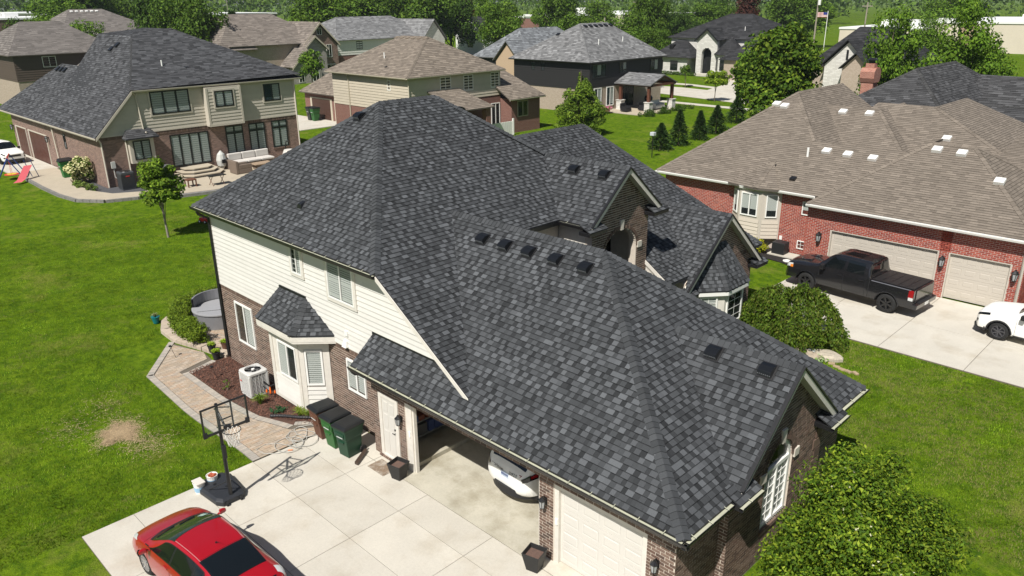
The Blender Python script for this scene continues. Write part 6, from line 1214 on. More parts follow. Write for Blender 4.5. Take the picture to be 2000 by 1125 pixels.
def brickmat(name, c1, mo, sc):
    """far brickwork: too small to build singly"""
    M = bpy.data.materials.new(name); M.use_nodes = True; n = M.node_tree.nodes; L = M.node_tree.links; b = n['Principled BSDF']; b.inputs['Roughness'].default_value = .9
    tc = n.new('ShaderNodeNewGeometry'); sx = n.new('ShaderNodeSeparateXYZ'); L.new(tc.outputs['Position'], sx.inputs[0]); ad = n.new('ShaderNodeMath'); ad.operation = 'ADD'; L.new(sx.outputs[0], ad.inputs[0]); L.new(sx.outputs[1], ad.inputs[1]); cx_ = n.new('ShaderNodeCombineXYZ'); L.new(ad.outputs[0], cx_.inputs[0]); L.new(sx.outputs[2], cx_.inputs[1])
    t = n.new('ShaderNodeTexBrick'); t.inputs['Scale'].default_value = sc; t.inputs['Brick Width'].default_value = .21; t.inputs['Row Height'].default_value = .075; t.inputs['Mortar Size'].default_value = .009; t.inputs['Color1'].default_value = (*c1[0], 1); t.inputs['Color2'].default_value = (*c1[1], 1); t.inputs['Mortar'].default_value = (*mo, 1); t.inputs['Bias'].default_value = -.2; L.new(cx_.outputs[0], t.inputs['Vector']); L.new(t.outputs[0], b.inputs['Base Color']); MATS[name] = M; return M
M_bk2 = brickmat('brick_far_brown', ((.11, .055, .042), (.27, .155, .12)), (.36, .29, .24), 1); M_bk3 = brickmat('brick_far_red', ((.17, .06, .045), (.22, .09, .065)), (.24, .18, .15), 1)
M_bkt = brickmat('brick_far_tan', ((.32, .25, .19), (.42, .34, .27)), (.4, .34, .28), 1); M_stw = brickmat('stone_far_white', ((.52, .5, .46), (.7, .68, .63)), (.5, .48, .44), .35); M_stg = brickmat('stone_far_grey', ((.3, .27, .25), (.46, .42, .39)), (.28, .25, .23), .4)
M_grs = mat('siding_greige', (.48, .44, .365), .7, tint=True, var=.05, vs=2); M_grt = mat('trim_greige', (.5, .455, .38), .6); M_bgs = mat('siding_beige', (.5, .44, .345), .7, tint=True, var=.05, vs=2); M_bls = mat('siding_black', (.022, .021, .021), .6, tint=True); M_brs = mat('siding_brown', (.085, .062, .048), .7, tint=True)
M_wdoor = mat('door_brown', (.085, .032, .022), .5, var=.1, vs=3); M_gdoor = mat('door_beige', (.5, .455, .39), .55); M_glz = glass_mat('window_glass_teal', (.05, .1, .1), .22)
# ---------------------------------------------------------------- red brick house on the right
rh = thing('red_brick_house', 'single-storey red brick house with tan shingle hip roof and beige garage doors', 'house', (-8, 32, 0))
RE = 3.33
pA = [(-18.9, 26.5, RE), (-5.0, 26.5, RE), (-5.0, 30.0, 5.43), (-11.17, 30.0, 5.43), (-14.05, 33.5, 7.53)]
pA2 = [(-14.05, 33.5, 7.53), (-11.17, 30.0, 5.43), (-8.4, 30.0, 3.41), (-8.4, 41, 3.41), (-14.05, 39.8, 7.53)]
pA3 = [(-18.9, 26.5, RE), (-14.05, 33.5, 7.53), (-14.05, 39.8, 7.53), (-18.9, 45, RE)]
pG = [(-8.95, 24.8, RE), (.9, 24.8, RE), (-3.25, 29.46, 6.1), (-5.15, 29.46, 6.1)]
pG2 = [(-8.95, 24.8, RE), (-5.15, 29.46, 6.1), (-5.15, 31, 6.1), (-9.6, 31, 3.0)]
pG3 = [(.9, 24.8, RE), (.9, 34.2, RE), (-3.25, 29.47, 6.1)]
pGb = [(-5.15, 29.46, 6.1), (-3.25, 29.46, 6.1), (.9, 34.2, 3.35), (-8.6, 34.2, 3.35)]
pC = [(-13.5, 29.5, 3.32), (-5.0, 29.5, 3.32), (-9.9, 35.2, 6.74), (-13.5, 35.2, 6.74)]
pC2 = [(-9.9, 35.2, 6.74), (-5.0, 29.5, 3.32), (-5.0, 40, 3.32), (-9.9, 39, 6.74)]
pB = [(-11.17, 30.0, 5.43), (-5.0, 30.0, 5.43), (-5.0, 33, 3.9), (-9.2, 33, 3.9)]
pD = [(-13, 31, 3.6), (1.1, 31, 3.6), (-7.35, 36.55, 6.93), (-10.5, 36.55, 6.93)]
pD2 = [(-7.35, 36.55, 6.93), (1.1, 31.0, 3.6), (1.1, 43, 3.6), (-7.35, 42, 6.93)]
pF = [(-3.5, 29.5, 4.05), (2.0, 29.5, 4.05), (2.0, 35.0, 6.2), (-2.6, 35.0, 6.2)]
rp = [pA, pG, pA2, pG2, pG3, pC, pC2, pD, pD2, pF, pA3, pGb, pB]
rrf = nroof(rh, rp, PALT, TAN, M_deckb, .15, (.26, .46), .009, which=range(10)); hipcaps(rrf, [pA, pA2, pA3], PALT, TAN, .14); hipcaps(rrf, [pG, pG2, pG3, pGb], PALT, TAN, .14); hipcaps(rrf, [pC, pC2], PALT, TAN, .14); hipcaps(rrf, [pD, pD2], PALT, TAN, .14)
bayp = [[(-14.1, 26.3, 3.36), (-12.3, 25.95, 3.36), (-12.35, 27.9, 4.55)], [(-12.3, 25.95, 3.36), (-11.2, 26.3, 3.36), (-12.35, 27.9, 4.55)]]; b3 = nroof(rh, bayp, PALT, TAN, M_deckb, .15, (.2, .4), .009, name='bay_roof'); hipcaps(b3, bayp, PALT, TAN, .14)
n6 = (0, -.6, 1); u6 = (0, 1, .6)
def on_plane(px0): return px0
for x, y, z in ((-16.0, 32.3, 0), (-15.6, 32.1, 0)): pass
for x, y, ye in ((-14.75, 32.4, 26.5), (-14.2, 32.3, 26.5), (-10.2, 29.4, 26.5), (-9.05, 29.35, 26.5), (-7.75, 29.3, 26.5), (-4.75, 29.0, 24.8), (-3.65, 28.95, 24.8), (-1.6, 27.6, 24.8)): box_vent(rrf, (x, y, RE+.6*(y-ye)), n6, u6, M_white, .21)
for x, y in ((-11.75, 34.7), (-10.25, 34.75)): box_vent(rrf, (x, y, 3.8+.6*(y-30.3)), n6, u6, M_white, .21)
box_vent(rrf, (-5.9, 34.3, 3.6+.6*3.3), n6, u6, M_white, .21)
box_vent(rrf, (-10.9, 27.3, RE+.6*.8), n6, u6, M_black, .15); pipe_vent(rrf, (-11.0, 28.9, 4.75), .5)
rw_ = tagwall(rh, -18.5, -9.3, 26.9, 40, -.1, 3.2, M_mortarr); gwr = MB(); gwr.box(-9.0, -7.75, 25.2, 34, -.1, 3.2); gwr.box(-2.85, -2.42, 25.2, 34, -.1, 3.2); gwr.box(.0, .5, 25.2, 34, -.1, 3.2); gwr.box(-7.75, .0, 25.2, 34, 2.12, 3.19); gwr.box(-7.75, 0, 25.5, 34, -.1, 2.12); gwo = gwr.build('garage_wall', M_mortarr, rh)
B2 = Bricks(); FM = FY(26.9); FGr = FY(25.2); F9 = lambda a, z, d: (-9.0-d, -a, z)
B2.rows(FM, 0, 3.2, lambda z: [(-18.5, -14.0), (-11.2, -9.0)], pal=PRD); B2.rows(FGr, 0, 3.2, lambda z: [(-9.0, .5)] if z > 2.13 else [(-9.0, -7.76), (-2.84, -2.43), (.01, .5)], pal=PRD); B2.rows(F9, 0, 3.2, full((-26.9, -25.2)), pal=PRD); B2.rows(FX(.5), 0, 3.2, full((25.2, 27)), pal=PRD)
B2.build(gwo, M_brickr, 300)
d1 = panel_door(rh, FGr, -7.7, -2.9, .02, 2.08, 8, 4, M_gdoor, d=-.12); d2 = panel_door(rh, FGr, -2.38, -.04, .02, 2.08, 4, 4, M_gdoor, d=-.12)
one('door_jamb', M_gdoor, rh, lambda b: (b.fbox(FGr, -7.78, -7.7, 0, 2.12, -.12, .01), b.fbox(FGr, -2.9, -2.83, 0, 2.12, -.12, .01), b.fbox(FGr, -2.44, -2.38, 0, 2.12, -.12, .01), b.fbox(FGr, -.04, .03, 0, 2.12, -.12, .01), b.fbox(FGr, -7.7, -2.9, 2.08, 2.12, -.12, .008), b.fbox(FGr, -2.38, -.04, 2.08, 2.12, -.12, .008)))
for a in (-8.25, -2.63, .22): wall_lamp(FGr, a, 1.72, rh, 1.5)
downspout(rh, [(.42, 24.75, 3.2), (.42, 25.1, 3.0), (.42, 25.13, .05)], M_gdoor)
gutter(rh, (-8.95, 24.8, RE-.01), (.95, 24.8, RE-.01), (0, -1, 0), M_white); gutter(rh, (-18.95, 26.5, RE-.01), (-14.1, 26.5, RE-.01), (0, -1, 0), M_white); gutter(rh, (-11.2, 26.5, RE-.01), (-9.3, 26.5, RE-.01), (0, -1, 0), M_white); one('soffit', M_white, rh, lambda b: (b.box(-8.9, .85, 24.84, 25.25, 3.16, 3.2), b.box(-18.8, -9.2, 26.54, 26.95, 3.16, 3.2)))
bw = [(-14.0, 26.9), (-13.3, 26.25), (-12.0, 26.25), (-11.2, 26.9)]; b = MB(); b.prism([(x, y, .55) for x, y in bw], (0, 0, 2.8)); rbay = b.build('bay', M_gdoor, rh)
one('bay_trim', M_white, rbay, lambda b: [b.hexa([(p[0], p[1]-.12, 3.2), (q[0], q[1]-.12, 3.2), (q[0], q[1], 3.2), (p[0], p[1], 3.2), (p[0], p[1]-.16, 3.34), (q[0], q[1]-.16, 3.34), (q[0], q[1], 3.34), (p[0], p[1], 3.34)]) for p, q in zip(bw[:-1], bw[1:])])
for p, q, wl_ in ((bw[0], bw[1], 1), (bw[1], bw[2], 2), (bw[2], bw[3], 1)):
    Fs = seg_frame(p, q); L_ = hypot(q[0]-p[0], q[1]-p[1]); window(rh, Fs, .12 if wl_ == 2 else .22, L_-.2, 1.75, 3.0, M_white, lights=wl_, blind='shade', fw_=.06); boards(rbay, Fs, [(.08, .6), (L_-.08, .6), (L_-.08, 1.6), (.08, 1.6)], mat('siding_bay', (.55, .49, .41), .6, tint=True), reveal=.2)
window(rh, FM, -10.05, -9.25, 2.15, 2.85, M_white, lights=2, blind='shade', fw_=.05); window(rh, FM, -10.1, -9.3, .3, .75, M_white, lights=2, grid=(4, 2), blind='none', fw_=.045); one('outlet', M_white, rh, lambda b: b.fbox(FM, -11.1, -10.95, .6, .8, 0, .06))
tagwall(rh, -.5, 1.7, 31.8, 35, 0, 4.6, M_bk3, 'gable_wall'); one('brick_pier', M_bk3, rh, lambda b: b.box(1.0, 1.7, 31.0, 31.6, 0, 4.2))
# its drive, beds and small things
rd = sheet('driveway', [(-8.6, 17.9), (14, 17.9), (14, 25.18), (-8.0, 25.18), (-8.6, 23)], M_joint, -.014)
for x0, x1, y0, y1 in ((-8.6, -5.5, 21.4, 25.17), (-5.48, -2.46, 21.4, 25.17), (-2.44, .58, 21.4, 25.17), (.6, 3.6, 21.4, 25.17), (3.62, 14, 21.4, 25.17), (-5.4, -2.46, 17.95, 21.38), (-2.44, .58, 17.95, 21.38), (.6, 3.6, 17.95, 21.38), (3.62, 14, 17.95, 21.38)):
    b = MB(); b.box(x0, x1, y0, y1, -.06, 0, rnd(.98, 1.06)); b.build('concrete_slab', M_conc, rd)
b = MB(); b.prism([(-8.6, 21.38, -.06), (-5.42, 17.95, -.06), (-5.42, 21.38, -.06)], (0, 0, .06), 1.02); b.build('concrete_slab', M_conc, rd)
o = strip_sheet('mulch_bed', [(-15, 26.95), (-15, 25.9), (-12, 25.2), (-10.0, 25.0), (-8.9, 24.6), (-8.95, 26.95)], .0, mat('mulch_black', (.02, .016, .014), .98, var=.4, vs=9))
t = one('generator', M_plastic, None, lambda b: b.box(-.35, .35, -.3, .3, .06, .68), loc=(-10.7, 26.25, 0), local=True, bevel=.03); tag(t, 'black metal equipment box against the red brick wall', 'equipment box'); one('pad', M_conc, t, lambda b: b.box(-.5, .95, -.42, .4, 0, .06), local=True)
for x, y, c_, lab in ((-9.85, 25.35, M_white, 'white round lid lying in the black mulch'), (-9.45, 25.2, M_stone, 'tan round stepping stone beside the white lid')): o = one('round_lid', c_, None, lambda b: b.lathe([(.2, 0), (.2, .04), (.12, .05), (.12, .03)], (0, 0, 0), 16), loc=(x, y, .01), local=True); tag(o, lab, 'stepping stone')
# ---------------------------------------------------------------- dark roofed house with the chimney
dh = thing('dark_roof_house', 'house with long dark shingle roof and red brick chimney at the right edge', 'house', (-8, 52, 0))
pE = [[(-19.5, 40.5, 3.3), (-6, 40.5, 3.3), (-12.45, 48.3, 8)], [(-6, 40.5, 3.3), (-6, 64, 3.3), (-12.45, 56.5, 8), (-12.45, 48.3, 8)], [(-6, 64, 3.3), (-19.5, 64, 3.3), (-12.45, 56.5, 8)], [(-19.5, 64, 3.3), (-19.5, 40.5, 3.3), (-12.45, 48.3, 8), (-12.45, 56.5, 8)]]
pE2 = [[(-10.5, 49, 3.4), (6, 49, 3.4), (6, 56, 7), (-10.5, 56.6, 7)], [(6, 63, 3.4), (-10.5, 63, 3.4), (-10.5, 56.6, 7), (6, 56, 7)]]
pE3 = [[(-9.5, 38.5, 3.35), (4, 38.5, 3.35), (4, 44.5, 6.3), (-9.0, 44.5, 6.3)], [(-9.0, 44.5, 6.3), (4, 44.5, 6.3), (4, 48, 4.4), (-8, 48, 4.4)]]
er = nroof(dh, pE+pE2+pE3, PALC, (1, 1, 1.03), M_deck, .2, (.25, .6), .01, lowk=.8); hipcaps(er, pE, PALC[:3], (1, 1, 1)); hipcaps(er, pE2, PALC[:2], (1, 1, 1)); hipcaps(er, pE3, PALC[:2], (1, 1, 1), .12)
nroof(dh, gable_x(-3.5, -8.5, 50.2, 1.6, 6.6, 5.0), PALC, (1, 1, 1.03), M_deck, .2, (.25, .6), name='dormer_roof'); one('dormer_wall', M_bk3, dh, lambda b: b.prism([(-3.8, 48.7, 4.0), (-3.8, 51.7, 4.0), (-3.8, 51.7, 5.0), (-3.8, 50.2, 6.4), (-3.8, 48.7, 5.0)], (-.2, 0, 0))); tagwall(dh, -19.1, -6.4, 40.9, 63.6, -.5, 3.2, M_bk3); tagwall(dh, -9.3, 5, 39, 62, -.5, 3.2, M_bk3); pipe_vent(er, (-11.6, 42.9, 4.75), .5)
ch = MB(); cx0, cy0 = -15.2, 47.2; ch.box(cx0-.42, cx0+.42, cy0-.4, cy0+.4, 0, 7.0); ch.hexa([(cx0-.5, cy0-.45, 7.0), (cx0+.5, cy0-.45, 7.0), (cx0+.5, cy0+.45, 7.0), (cx0-.5, cy0+.45, 7.0), (cx0-.5, cy0-.6, 7.3), (cx0+.5, cy0-.6, 7.3), (cx0+.5, cy0+.6, 7.3), (cx0-.5, cy0+.6, 7.3)]); ch.box(cx0-.5, cx0+.5, cy0-.6, cy0+.6, 7.3, 7.75); ch.hexa([(cx0-.5, cy0-.6, 7.75), (cx0+.5, cy0-.6, 7.75), (cx0+.5, cy0+.6, 7.75), (cx0-.5, cy0+.6, 7.75), (cx0-.5, cy0-.35, 8.0), (cx0+.5, cy0-.35, 8.0), (cx0+.5, cy0+.35, 8.0), (cx0-.5, cy0+.35, 8.0)])
M_chim = brickmat('brick_chimney', ((.3, .1, .065), (.42, .17, .11)), (.4, .3, .25), 1); chm = ch.build('chimney', M_chim, dh); one('chimney_pot', M_chim, chm, lambda b: b.box(cx0-.3, cx0+.3, cy0-.28, cy0+.28, 8.0, 8.3)); one('chimney_cap', M_black, chm, lambda b: b.lathe([(.22, 8.3), (.22, 8.5), (.4, 8.52), (.1, 8.68)], (cx0, cy0, 0), 10))
# ---------------------------------------------------------------- house on the left, brick below and greige siding above
lh = thing('greige_house', 'two-storey house with brick ground floor, greige siding and dark roof beyond the left lawn', 'house', (-62, 16, -.5))
X2 = -56.5; F2 = FX(X2); F2g = FY(8.3); zc = 6.62
q0 = [(-83, 7.9, 3.3), (-67.2, 7.9, 3.45), (-71, 12.3, 7.7), (-75.5, 12.3, 7.7)]
PL = [[(-67.2, 7.9, 3.42), (-56.2, 7.9, 3.42), (-56.2, 11.1, 6.65), (-64, 14.8, 10.3), (-70.6, 12.2, 7.75)], [(-56.2, 11.1, 6.65), (-56.2, 25.6, 6.6), (-64, 18.2, 10.75), (-64, 14.8, 10.3)], [(-83, 7.9, 3.42), (-67.2, 7.9, 3.42), (-71, 12.3, 7.7), (-75.5, 12.3, 7.7)], [(-67.2, 7.9, 3.42), (-70.6, 12.2, 7.75), (-71, 12.3, 7.7)], [(-56.2, 25.6, 6.6), (-78, 25.6, 6.6), (-70, 18.2, 10.75), (-64, 18.2, 10.75)], [(-64, 14.8, 10.3), (-64, 18.2, 10.75), (-70, 18.2, 10.75), (-72, 14.8, 10.3)], [(-83, 7.9, 3.42), (-75.5, 12.3, 7.7), (-80, 20, 4)], [(-71, 12.3, 7.7), (-72, 14.8, 10.3), (-64, 14.8, 10.3)]]
lr = nroof(lh, PL, [.05, .06, .07, .08, .09, .1], (.98, 1, 1.06), M_deck, .2, (.25, .7), .01, lowk=.78); ncaps(lr, [((-56.2, 11.1, 6.65), (-64, 14.8, 10.3), newell(PL[0]), newell(PL[1])), ((-56.2, 25.6, 6.6), (-64, 18.2, 10.75), newell(PL[1]), newell(PL[4])), ((-64, 14.8, 10.35), (-64, 18.2, 10.8), newell(PL[1]), newell(PL[5]))], [.05, .06], (1, 1, 1.05), .2)
for x, y, z in ((-65.5, 14.0, 9.55), (-66.2, 13.7, 9.2), (-73.2, 11.8, 7.25), (-74.2, 11.8, 7.25), (-75.2, 11.8, 7.25)): box_vent(lr, (x, y, z), (0, -1, 1), (0, 1, 1), M_black, .25)
for y in (15.6, 17.0, 18.4): box_vent(lr, (-62.5, y, 9.6+.06*(y-15)), (.5, 0, 1), (-1, 0, .5), M_black, .25)
box_vent(lr, (-58.6, 16.6, 7.85), (.5, 0, 1), (-1, 0, .5), M_black, .2); pipe_vent(lr, (-58.9, 14.8, 7.95), .6)
w2 = tagwall(lh, -66, X2, 8.3, 25.1, -.65, 3.42, M_bk2); tagwall(lh, -66, X2-.01, 11.2, 25.1, 3.42, 6.5, M_grt, 'upper_wall'); slab_wall(lh, F2, [(8.35, 3.42), (11.2, 3.42), (11.2, 6.45)], .2, M_grt, 'gable_wall')
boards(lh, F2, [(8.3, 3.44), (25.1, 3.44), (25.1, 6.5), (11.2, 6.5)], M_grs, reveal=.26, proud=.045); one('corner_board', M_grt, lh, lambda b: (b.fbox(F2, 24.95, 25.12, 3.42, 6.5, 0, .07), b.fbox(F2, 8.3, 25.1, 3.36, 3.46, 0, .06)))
rake(lh, (X2+.3, 7.95, 3.38), (X2+.3, 11.1, 6.6), (1, 0, 0), .22, .04, M_grt)
tagwall(lh, -80.2, -66.02, 8.3, 24, -.65, 3.3, M_bk2, 'garage_wall'); gutter(lh, (-56.2, 11.1, 6.62), (-56.2, 25.7, 6.58), (1, 0, 0), M_grt); gutter(lh, (-67.3, 7.9, 3.4), (-56.2, 7.9, 3.4), (0, -1, 0), M_grt); gutter(lh, (-83, 7.9, 3.4), (-67.4, 7.9, 3.4), (0, -1, 0), M_grt)
for x0, x1 in ((-79.0, -76.1), (-75.0, -70.1)): panel_door(lh, F2g, x0, x1, -.45, 2.05, 4, 4, M_wdoor, d=.03); one('door_casing', M_grt, lh, lambda b: (b.fbox(F2g, x0-.3, x0, -.5, 2.15, 0, .06), b.fbox(F2g, x1, x1+.15, -.5, 2.15, 0, .06), b.fbox(F2g, x0, x1, 2.06, 2.15, 0, .06)))
for a, z in ((-69.4, 1.9), (-80.0, 1.9)): wall_lamp(F2g, a, z, lh, 1.6)
window(lh, F2, 12.45, 15.55, 4.65, 6.42, M_black, casing=.12, cas_mat=M_grt, lights=3, blind='zebra', pane=M_glz, d=.05, fw_=.1); bxo = one('box_bay', M_grt, lh, lambda b: b.box(X2, X2+.55, 16.7, 19.75, 3.3, 6.4)); FBX = FX(X2+.55); boards(bxo, FBX, [(16.85, 3.45), (19.6, 3.45), (19.6, 6.3), (16.85, 6.3)], M_grs, reveal=.26, proud=.045); one('corner_board', M_grt, bxo, lambda b: (b.fbox(FBX, 16.7, 16.87, 3.3, 6.35, 0, .06), b.fbox(FBX, 19.58, 19.75, 3.3, 6.35, 0, .06), b.fbox(FBX, 16.7, 19.75, 3.28, 3.46, 0, .065)))
window(lh, FBX, 17.4, 19.0, 4.8, 6.1, M_black, casing=.12, cas_mat=M_grt, lights=2, blind='zebra', pane=M_glz, d=.05, fw_=.1); window(lh, F2, 22.05, 23.62, 4.8, 6.25, M_black, casing=.12, cas_mat=M_grt, lights=2, blind=('none', 'zebra'), pane=M_glz, d=.05, fw_=.1)
sb_ = one('box_window_bay', M_grt, lh, lambda b: b.box(X2, X2+.5, 10.2, 12.05, 1.2, 3.15)); FSB = FX(X2+.5); window(lh, FSB, 10.45, 11.75, 1.45, 2.92, M_black, lights=2, blind='zebra', pane=M_glz, fw_=.08); nroof(sb_, [[(X2+.85, 9.9, 3.15), (X2+.85, 12.4, 3.15), (X2, 12.0, 3.75), (X2, 10.3, 3.75)], [(X2, 9.9, 3.15), (X2+.85, 9.9, 3.15), (X2, 10.3, 3.75)], [(X2+.85, 12.4, 3.15), (X2, 12.4, 3.15), (X2, 12.0, 3.75)]], PALC, (1, 1, 1.05), M_deck, .2, (.25, .6), name='bay_roof')
window(lh, F2, 13.5, 16.7, .35, 2.95, M_black, lights=4, blind='zebra', pane=M_glz, fw_=.1)
for a0, a1 in ((18.2, 19.77), (20.3, 21.8), (22.45, 23.95)): window(lh, F2, a0, a1, .75, 3.1, M_black, lights=2, transom=2.5, blind='zebra', pane=M_glz, fw_=.1, sill=M_bk2)
window(lh, F2g, -65.2, -64.7, 1.6, 2.8, M_black, lights=1, blind='none', pane=M_glassd, fw_=.06)
one('soldier_course', M_brick, lh, lambda b: [b.fbox(F2, 8.4+.09*k, 8.4+.09*k+.07, 3.12, 3.33, 0, .03, random.choice(PBR)) for k in range(184)])
for pts in ([(X2+.1, 11.2, 6.5), (X2+.1, 11.4, 6.3), (X2+.1, 11.6, 3.5), (X2+.6, 11.6, 3.45)], [(X2+.12, 8.15, 3.3), (X2+.12, 8.3, 3.0), (X2+.1, 8.32, -.4)], [(X2+.1, 25.0, 6.45), (X2+.1, 25.0, -.4)], [(X2+.1, 10.1, 3.1), (X2+.1, 10.1, -.4)], [(-67.3, 8.1, 3.3), (-67.3, 8.2, -.4)]): downspout(lh, pts, M_grt, .05)
# patio, steps, path of that house
pz = -.42
def slab(name, pts, z, m_, th=.15, kind='structure'):
    b = MB(); q = list(pts)
    if sum(q[i][0]*q[(i+1) % len(q)][1]-q[(i+1) % len(q)][0]*q[i][1] for i in range(len(q))) < 0: q.reverse()
    b.prism([(x, y, z-th) for x, y in q], (0, 0, th)); o = b.build(name, m_); tag(o, kind=kind); return o
M_pat = mat('patio_concrete', (.43, .37, .28), .9, var=.08, vs=1.5, tint=True); M_ston = mat('stone_grey', (.2, .19, .175), .9, var=.25, vs=4, var2=.2, vs2=20)
slab('patio', [(-56.4, 12.6), (-51.2, 10.0), (-49.9, 11.2), (-49.3, 13.4), (-49.4, 20), (-51, 24), (-56.4, 25)], -.3, M_pat, .3)
pe_ = slab('stone_edge', [(-51.4, 9.6), (-49.55, 10.9), (-48.9, 13.4), (-49.0, 20), (-49.4, 20), (-49.3, 13.4), (-49.9, 11.2), (-51.5, 10.0)], -.33, M_ston, .25)
path2 = [(-68, 7.9), (-68, 5.6), (-64.8, 5.0), (-60.4, 4.9), (-56.6, 4.95), (-54, 5.3), (-52.2, 6.6), (-51.5, 8.6), (-51.5, 10.2), (-53, 10.9), (-53.1, 9.4), (-54, 7.7), (-56.3, 6.9), (-60, 6.9), (-62.5, 7.9)]
slab('garden_path', path2, -.36, M_pat, .2); ej = 0
for a, b_ in zip(path2[1:8], path2[2:9]):
    d = Vector((b_[0]-a[0], b_[1]-a[1])); L_ = d.length; d /= L_; k = 0; n_ = Vector((d.y, -d.x))
    while k < L_-.1:
        p = Vector(a)+d*k; q = Vector(a)+d*min(L_, k+.52); b = MB(); b.prism([(w.x, w.y, -.6) for w in (p+n_*.22, q+n_*.22, q, p)][::1], (0, 0, .27)); o = b.build('border_stone', M_ston, pe_); k += .55
for k in range(3):
    r_ = 2.3-.5*k; z = -.3+.2*k; o = slab('step_course', [(-56.45, 13.2+.35*k), (-56.2+r_*.5, 13.2+.35*k), (-56.3+r_*.95, 14.0+.25*k), (-56.3+r_*.95, 16.2-.25*k), (-56.2+r_*.5, 17.0-.35*k), (-56.45, 17.0-.35*k)], z+.2, M_pat, .07, None); tag(o, 'curved stone patio step, '+('lowest', 'middle', 'top')[k]+' of the flight below the tall glass doors', 'step', 'steps below the glass doors')
    b = MB(); b.prism([(-56.45, 13.28+.35*k, z), (-56.25+r_*.48, 13.28+.35*k, z), (-56.35+r_*.93, 14.0+.25*k, z), (-56.35+r_*.93, 16.2-.25*k, z), (-56.25+r_*.48, 16.92-.35*k, z), (-56.45, 16.92-.35*k, z)], (0, 0, .13)); b.build('riser', M_ston, o)
# air conditioner, carts, hydrangea, bed
o = slab('gravel_bed', [(-62.4, 7.95), (-60, 7.1), (-56.3, 7.05), (-54.1, 7.9), (-53.3, 9.4), (-53.2, 11), (-56.4, 12), (-56.4, 8.2), (-62.4, 8.25)], -.44, mat('gravel_dark', (.075, .075, .08), .95, var=.4, vs=12, var2=.3, vs2=50), .1)
ac2 = thing('air_conditioner', 'dark grey outdoor air conditioner unit beside the brick corner of the greige house', 'air conditioner', (-55.1, 9.2, -.44)); one('cabinet', mat('ac_dark', (.06, .065, .07), .5), ac2, lambda b: (b.box(-.45, .45, -.5, .5, 0, 1.35)), local=True, bevel=.05)
one('louvre', M_black, ac2, lambda b: [b.box(-.46, .46, -.51, .51, .15+.09*k, .18+.09*k) for k in range(12)], local=True); one('fan_guard', M_black, ac2, lambda b: b.lathe([(.38, 1.35), (.36, 1.38), (.05, 1.39)], (0, 0, 0), 16), local=True); one('badge', mat('badge_red2', (.5, .03, .03), .4), ac2, lambda b: b.box(.462, .47, -.15, .15, 1.0, 1.08), local=True)
one('meter_box', mat('box_grey'), lh, lambda b: (b.fbox(F2, 8.75, 9.05, 1.0, 1.5, 0, .15), b.tube([F2(8.9, 1.0, .07), F2(8.9, .3, .07), F2(9.15, .1, .2)], .035, 6)))
for x, y, c_, lab in ((-63.6, 7.6, (.03, .035, .035), 'dark grey wheeled cart against the greige house garage wall'), (-62.9, 7.35, (.02, .14, .03), 'green wheeled cart against the greige house garage wall')): t = cart(x, y, .0, c_, lab, -.36); t['group'] = 'carts by the greige house'; t.scale = (1.25, 1.25, 1.3)
shrub('hydrangea', 'white flowering hydrangea at the brick corner of the greige house', (-59.6, 7.65, -.44), 1.25, 2.3, G_mid, 1800, .24, 7, blossom=(1500, .17, (.72, .68, .52)))
for i, (x, y) in enumerate(((-58.9, 6.9), (-57.9, 6.9), (-60.4, 7.2), (-56.6, 7.2))): shrub('shrub', ('low variegated shrub in the gravel left of the dark air conditioner', 'small pale shrub in the gravel near the path bend', 'dark red low shrub under the hydrangea', 'small round shrub in the gravel beside the air conditioner')[i], (x, y, -.44), .5, .5, ([(.2, .26, .08), (.12, .2, .05)], [(.22, .28, .1), (.15, .22, .06)], [(.08, .03, .03), (.1, .06, .03)], [(.15, .2, .06), (.1, .16, .04)])[i], 350, .14, 50+i)
# swing set
sw_ = thing('swing_set', 'small colourful swing set with saucer swing and slide on the left lawn', 'swing set', (-66, 4.3, -.54)); M_swb = mat('swing_blue', (.03, .07, .28), .4); M_swr = mat('swing_red', (.55, .05, .03), .4); z0 = -.54
one('top_bar', M_swr, sw_, lambda b: b.tube([(-67.4, 4.6, z0+1.9), (-65.2, 3.9, z0+1.9)], .05, 8))
for e in ((-67.4, 4.6), (-65.2, 3.9)):
    for s in (-1, 1): one('leg', M_swb, sw_, lambda b: b.tube([(e[0], e[1], z0+1.9), (e[0]+s*.35, e[1]+s*.95, z0)], .04, 6))
sa = one('saucer', mat('saucer_red', (.6, .06, .03), .5), sw_, lambda b: b.lathe([(.5, .4), (.55, .43), (.5, .46)], (-66.3, 4.25, z0), 20)); one('saucer_ring', mat('saucer_yellow', (.65, .5, .05), .5), sa, lambda b: b.lathe([(.36, .455), (.34, .465)], (-66.3, 4.25, z0), 20))
for s in (-1, 1): one('rope', M_swr, sw_, lambda b: b.tube([(-66.3+s*.35, 4.25-s*.1, z0+1.88), (-66.3+s*.48, 4.25-s*.15, z0+.45)], .012, 4))
sl_ = one('slide', mat('slide_pink', (.62, .12, .14), .45), sw_, lambda b: b.grid([[(-64.9, 4.9+w, z0+1.2), (-64.5, 4.5+w, z0+.8), (-64.0, 4.0+w, z0+.3), (-63.6, 3.6+w, z0+.18)] for w in (0, .15, .45, .6)])); one('ladder', M_swb, sw_, lambda b: (b.tube([(-65.0, 5.0, z0+1.6), (-65.4, 5.5, z0)], .03, 6), b.tube([(-64.7, 5.4, z0+1.6), (-65.1, 5.9, z0)], .03, 6)))
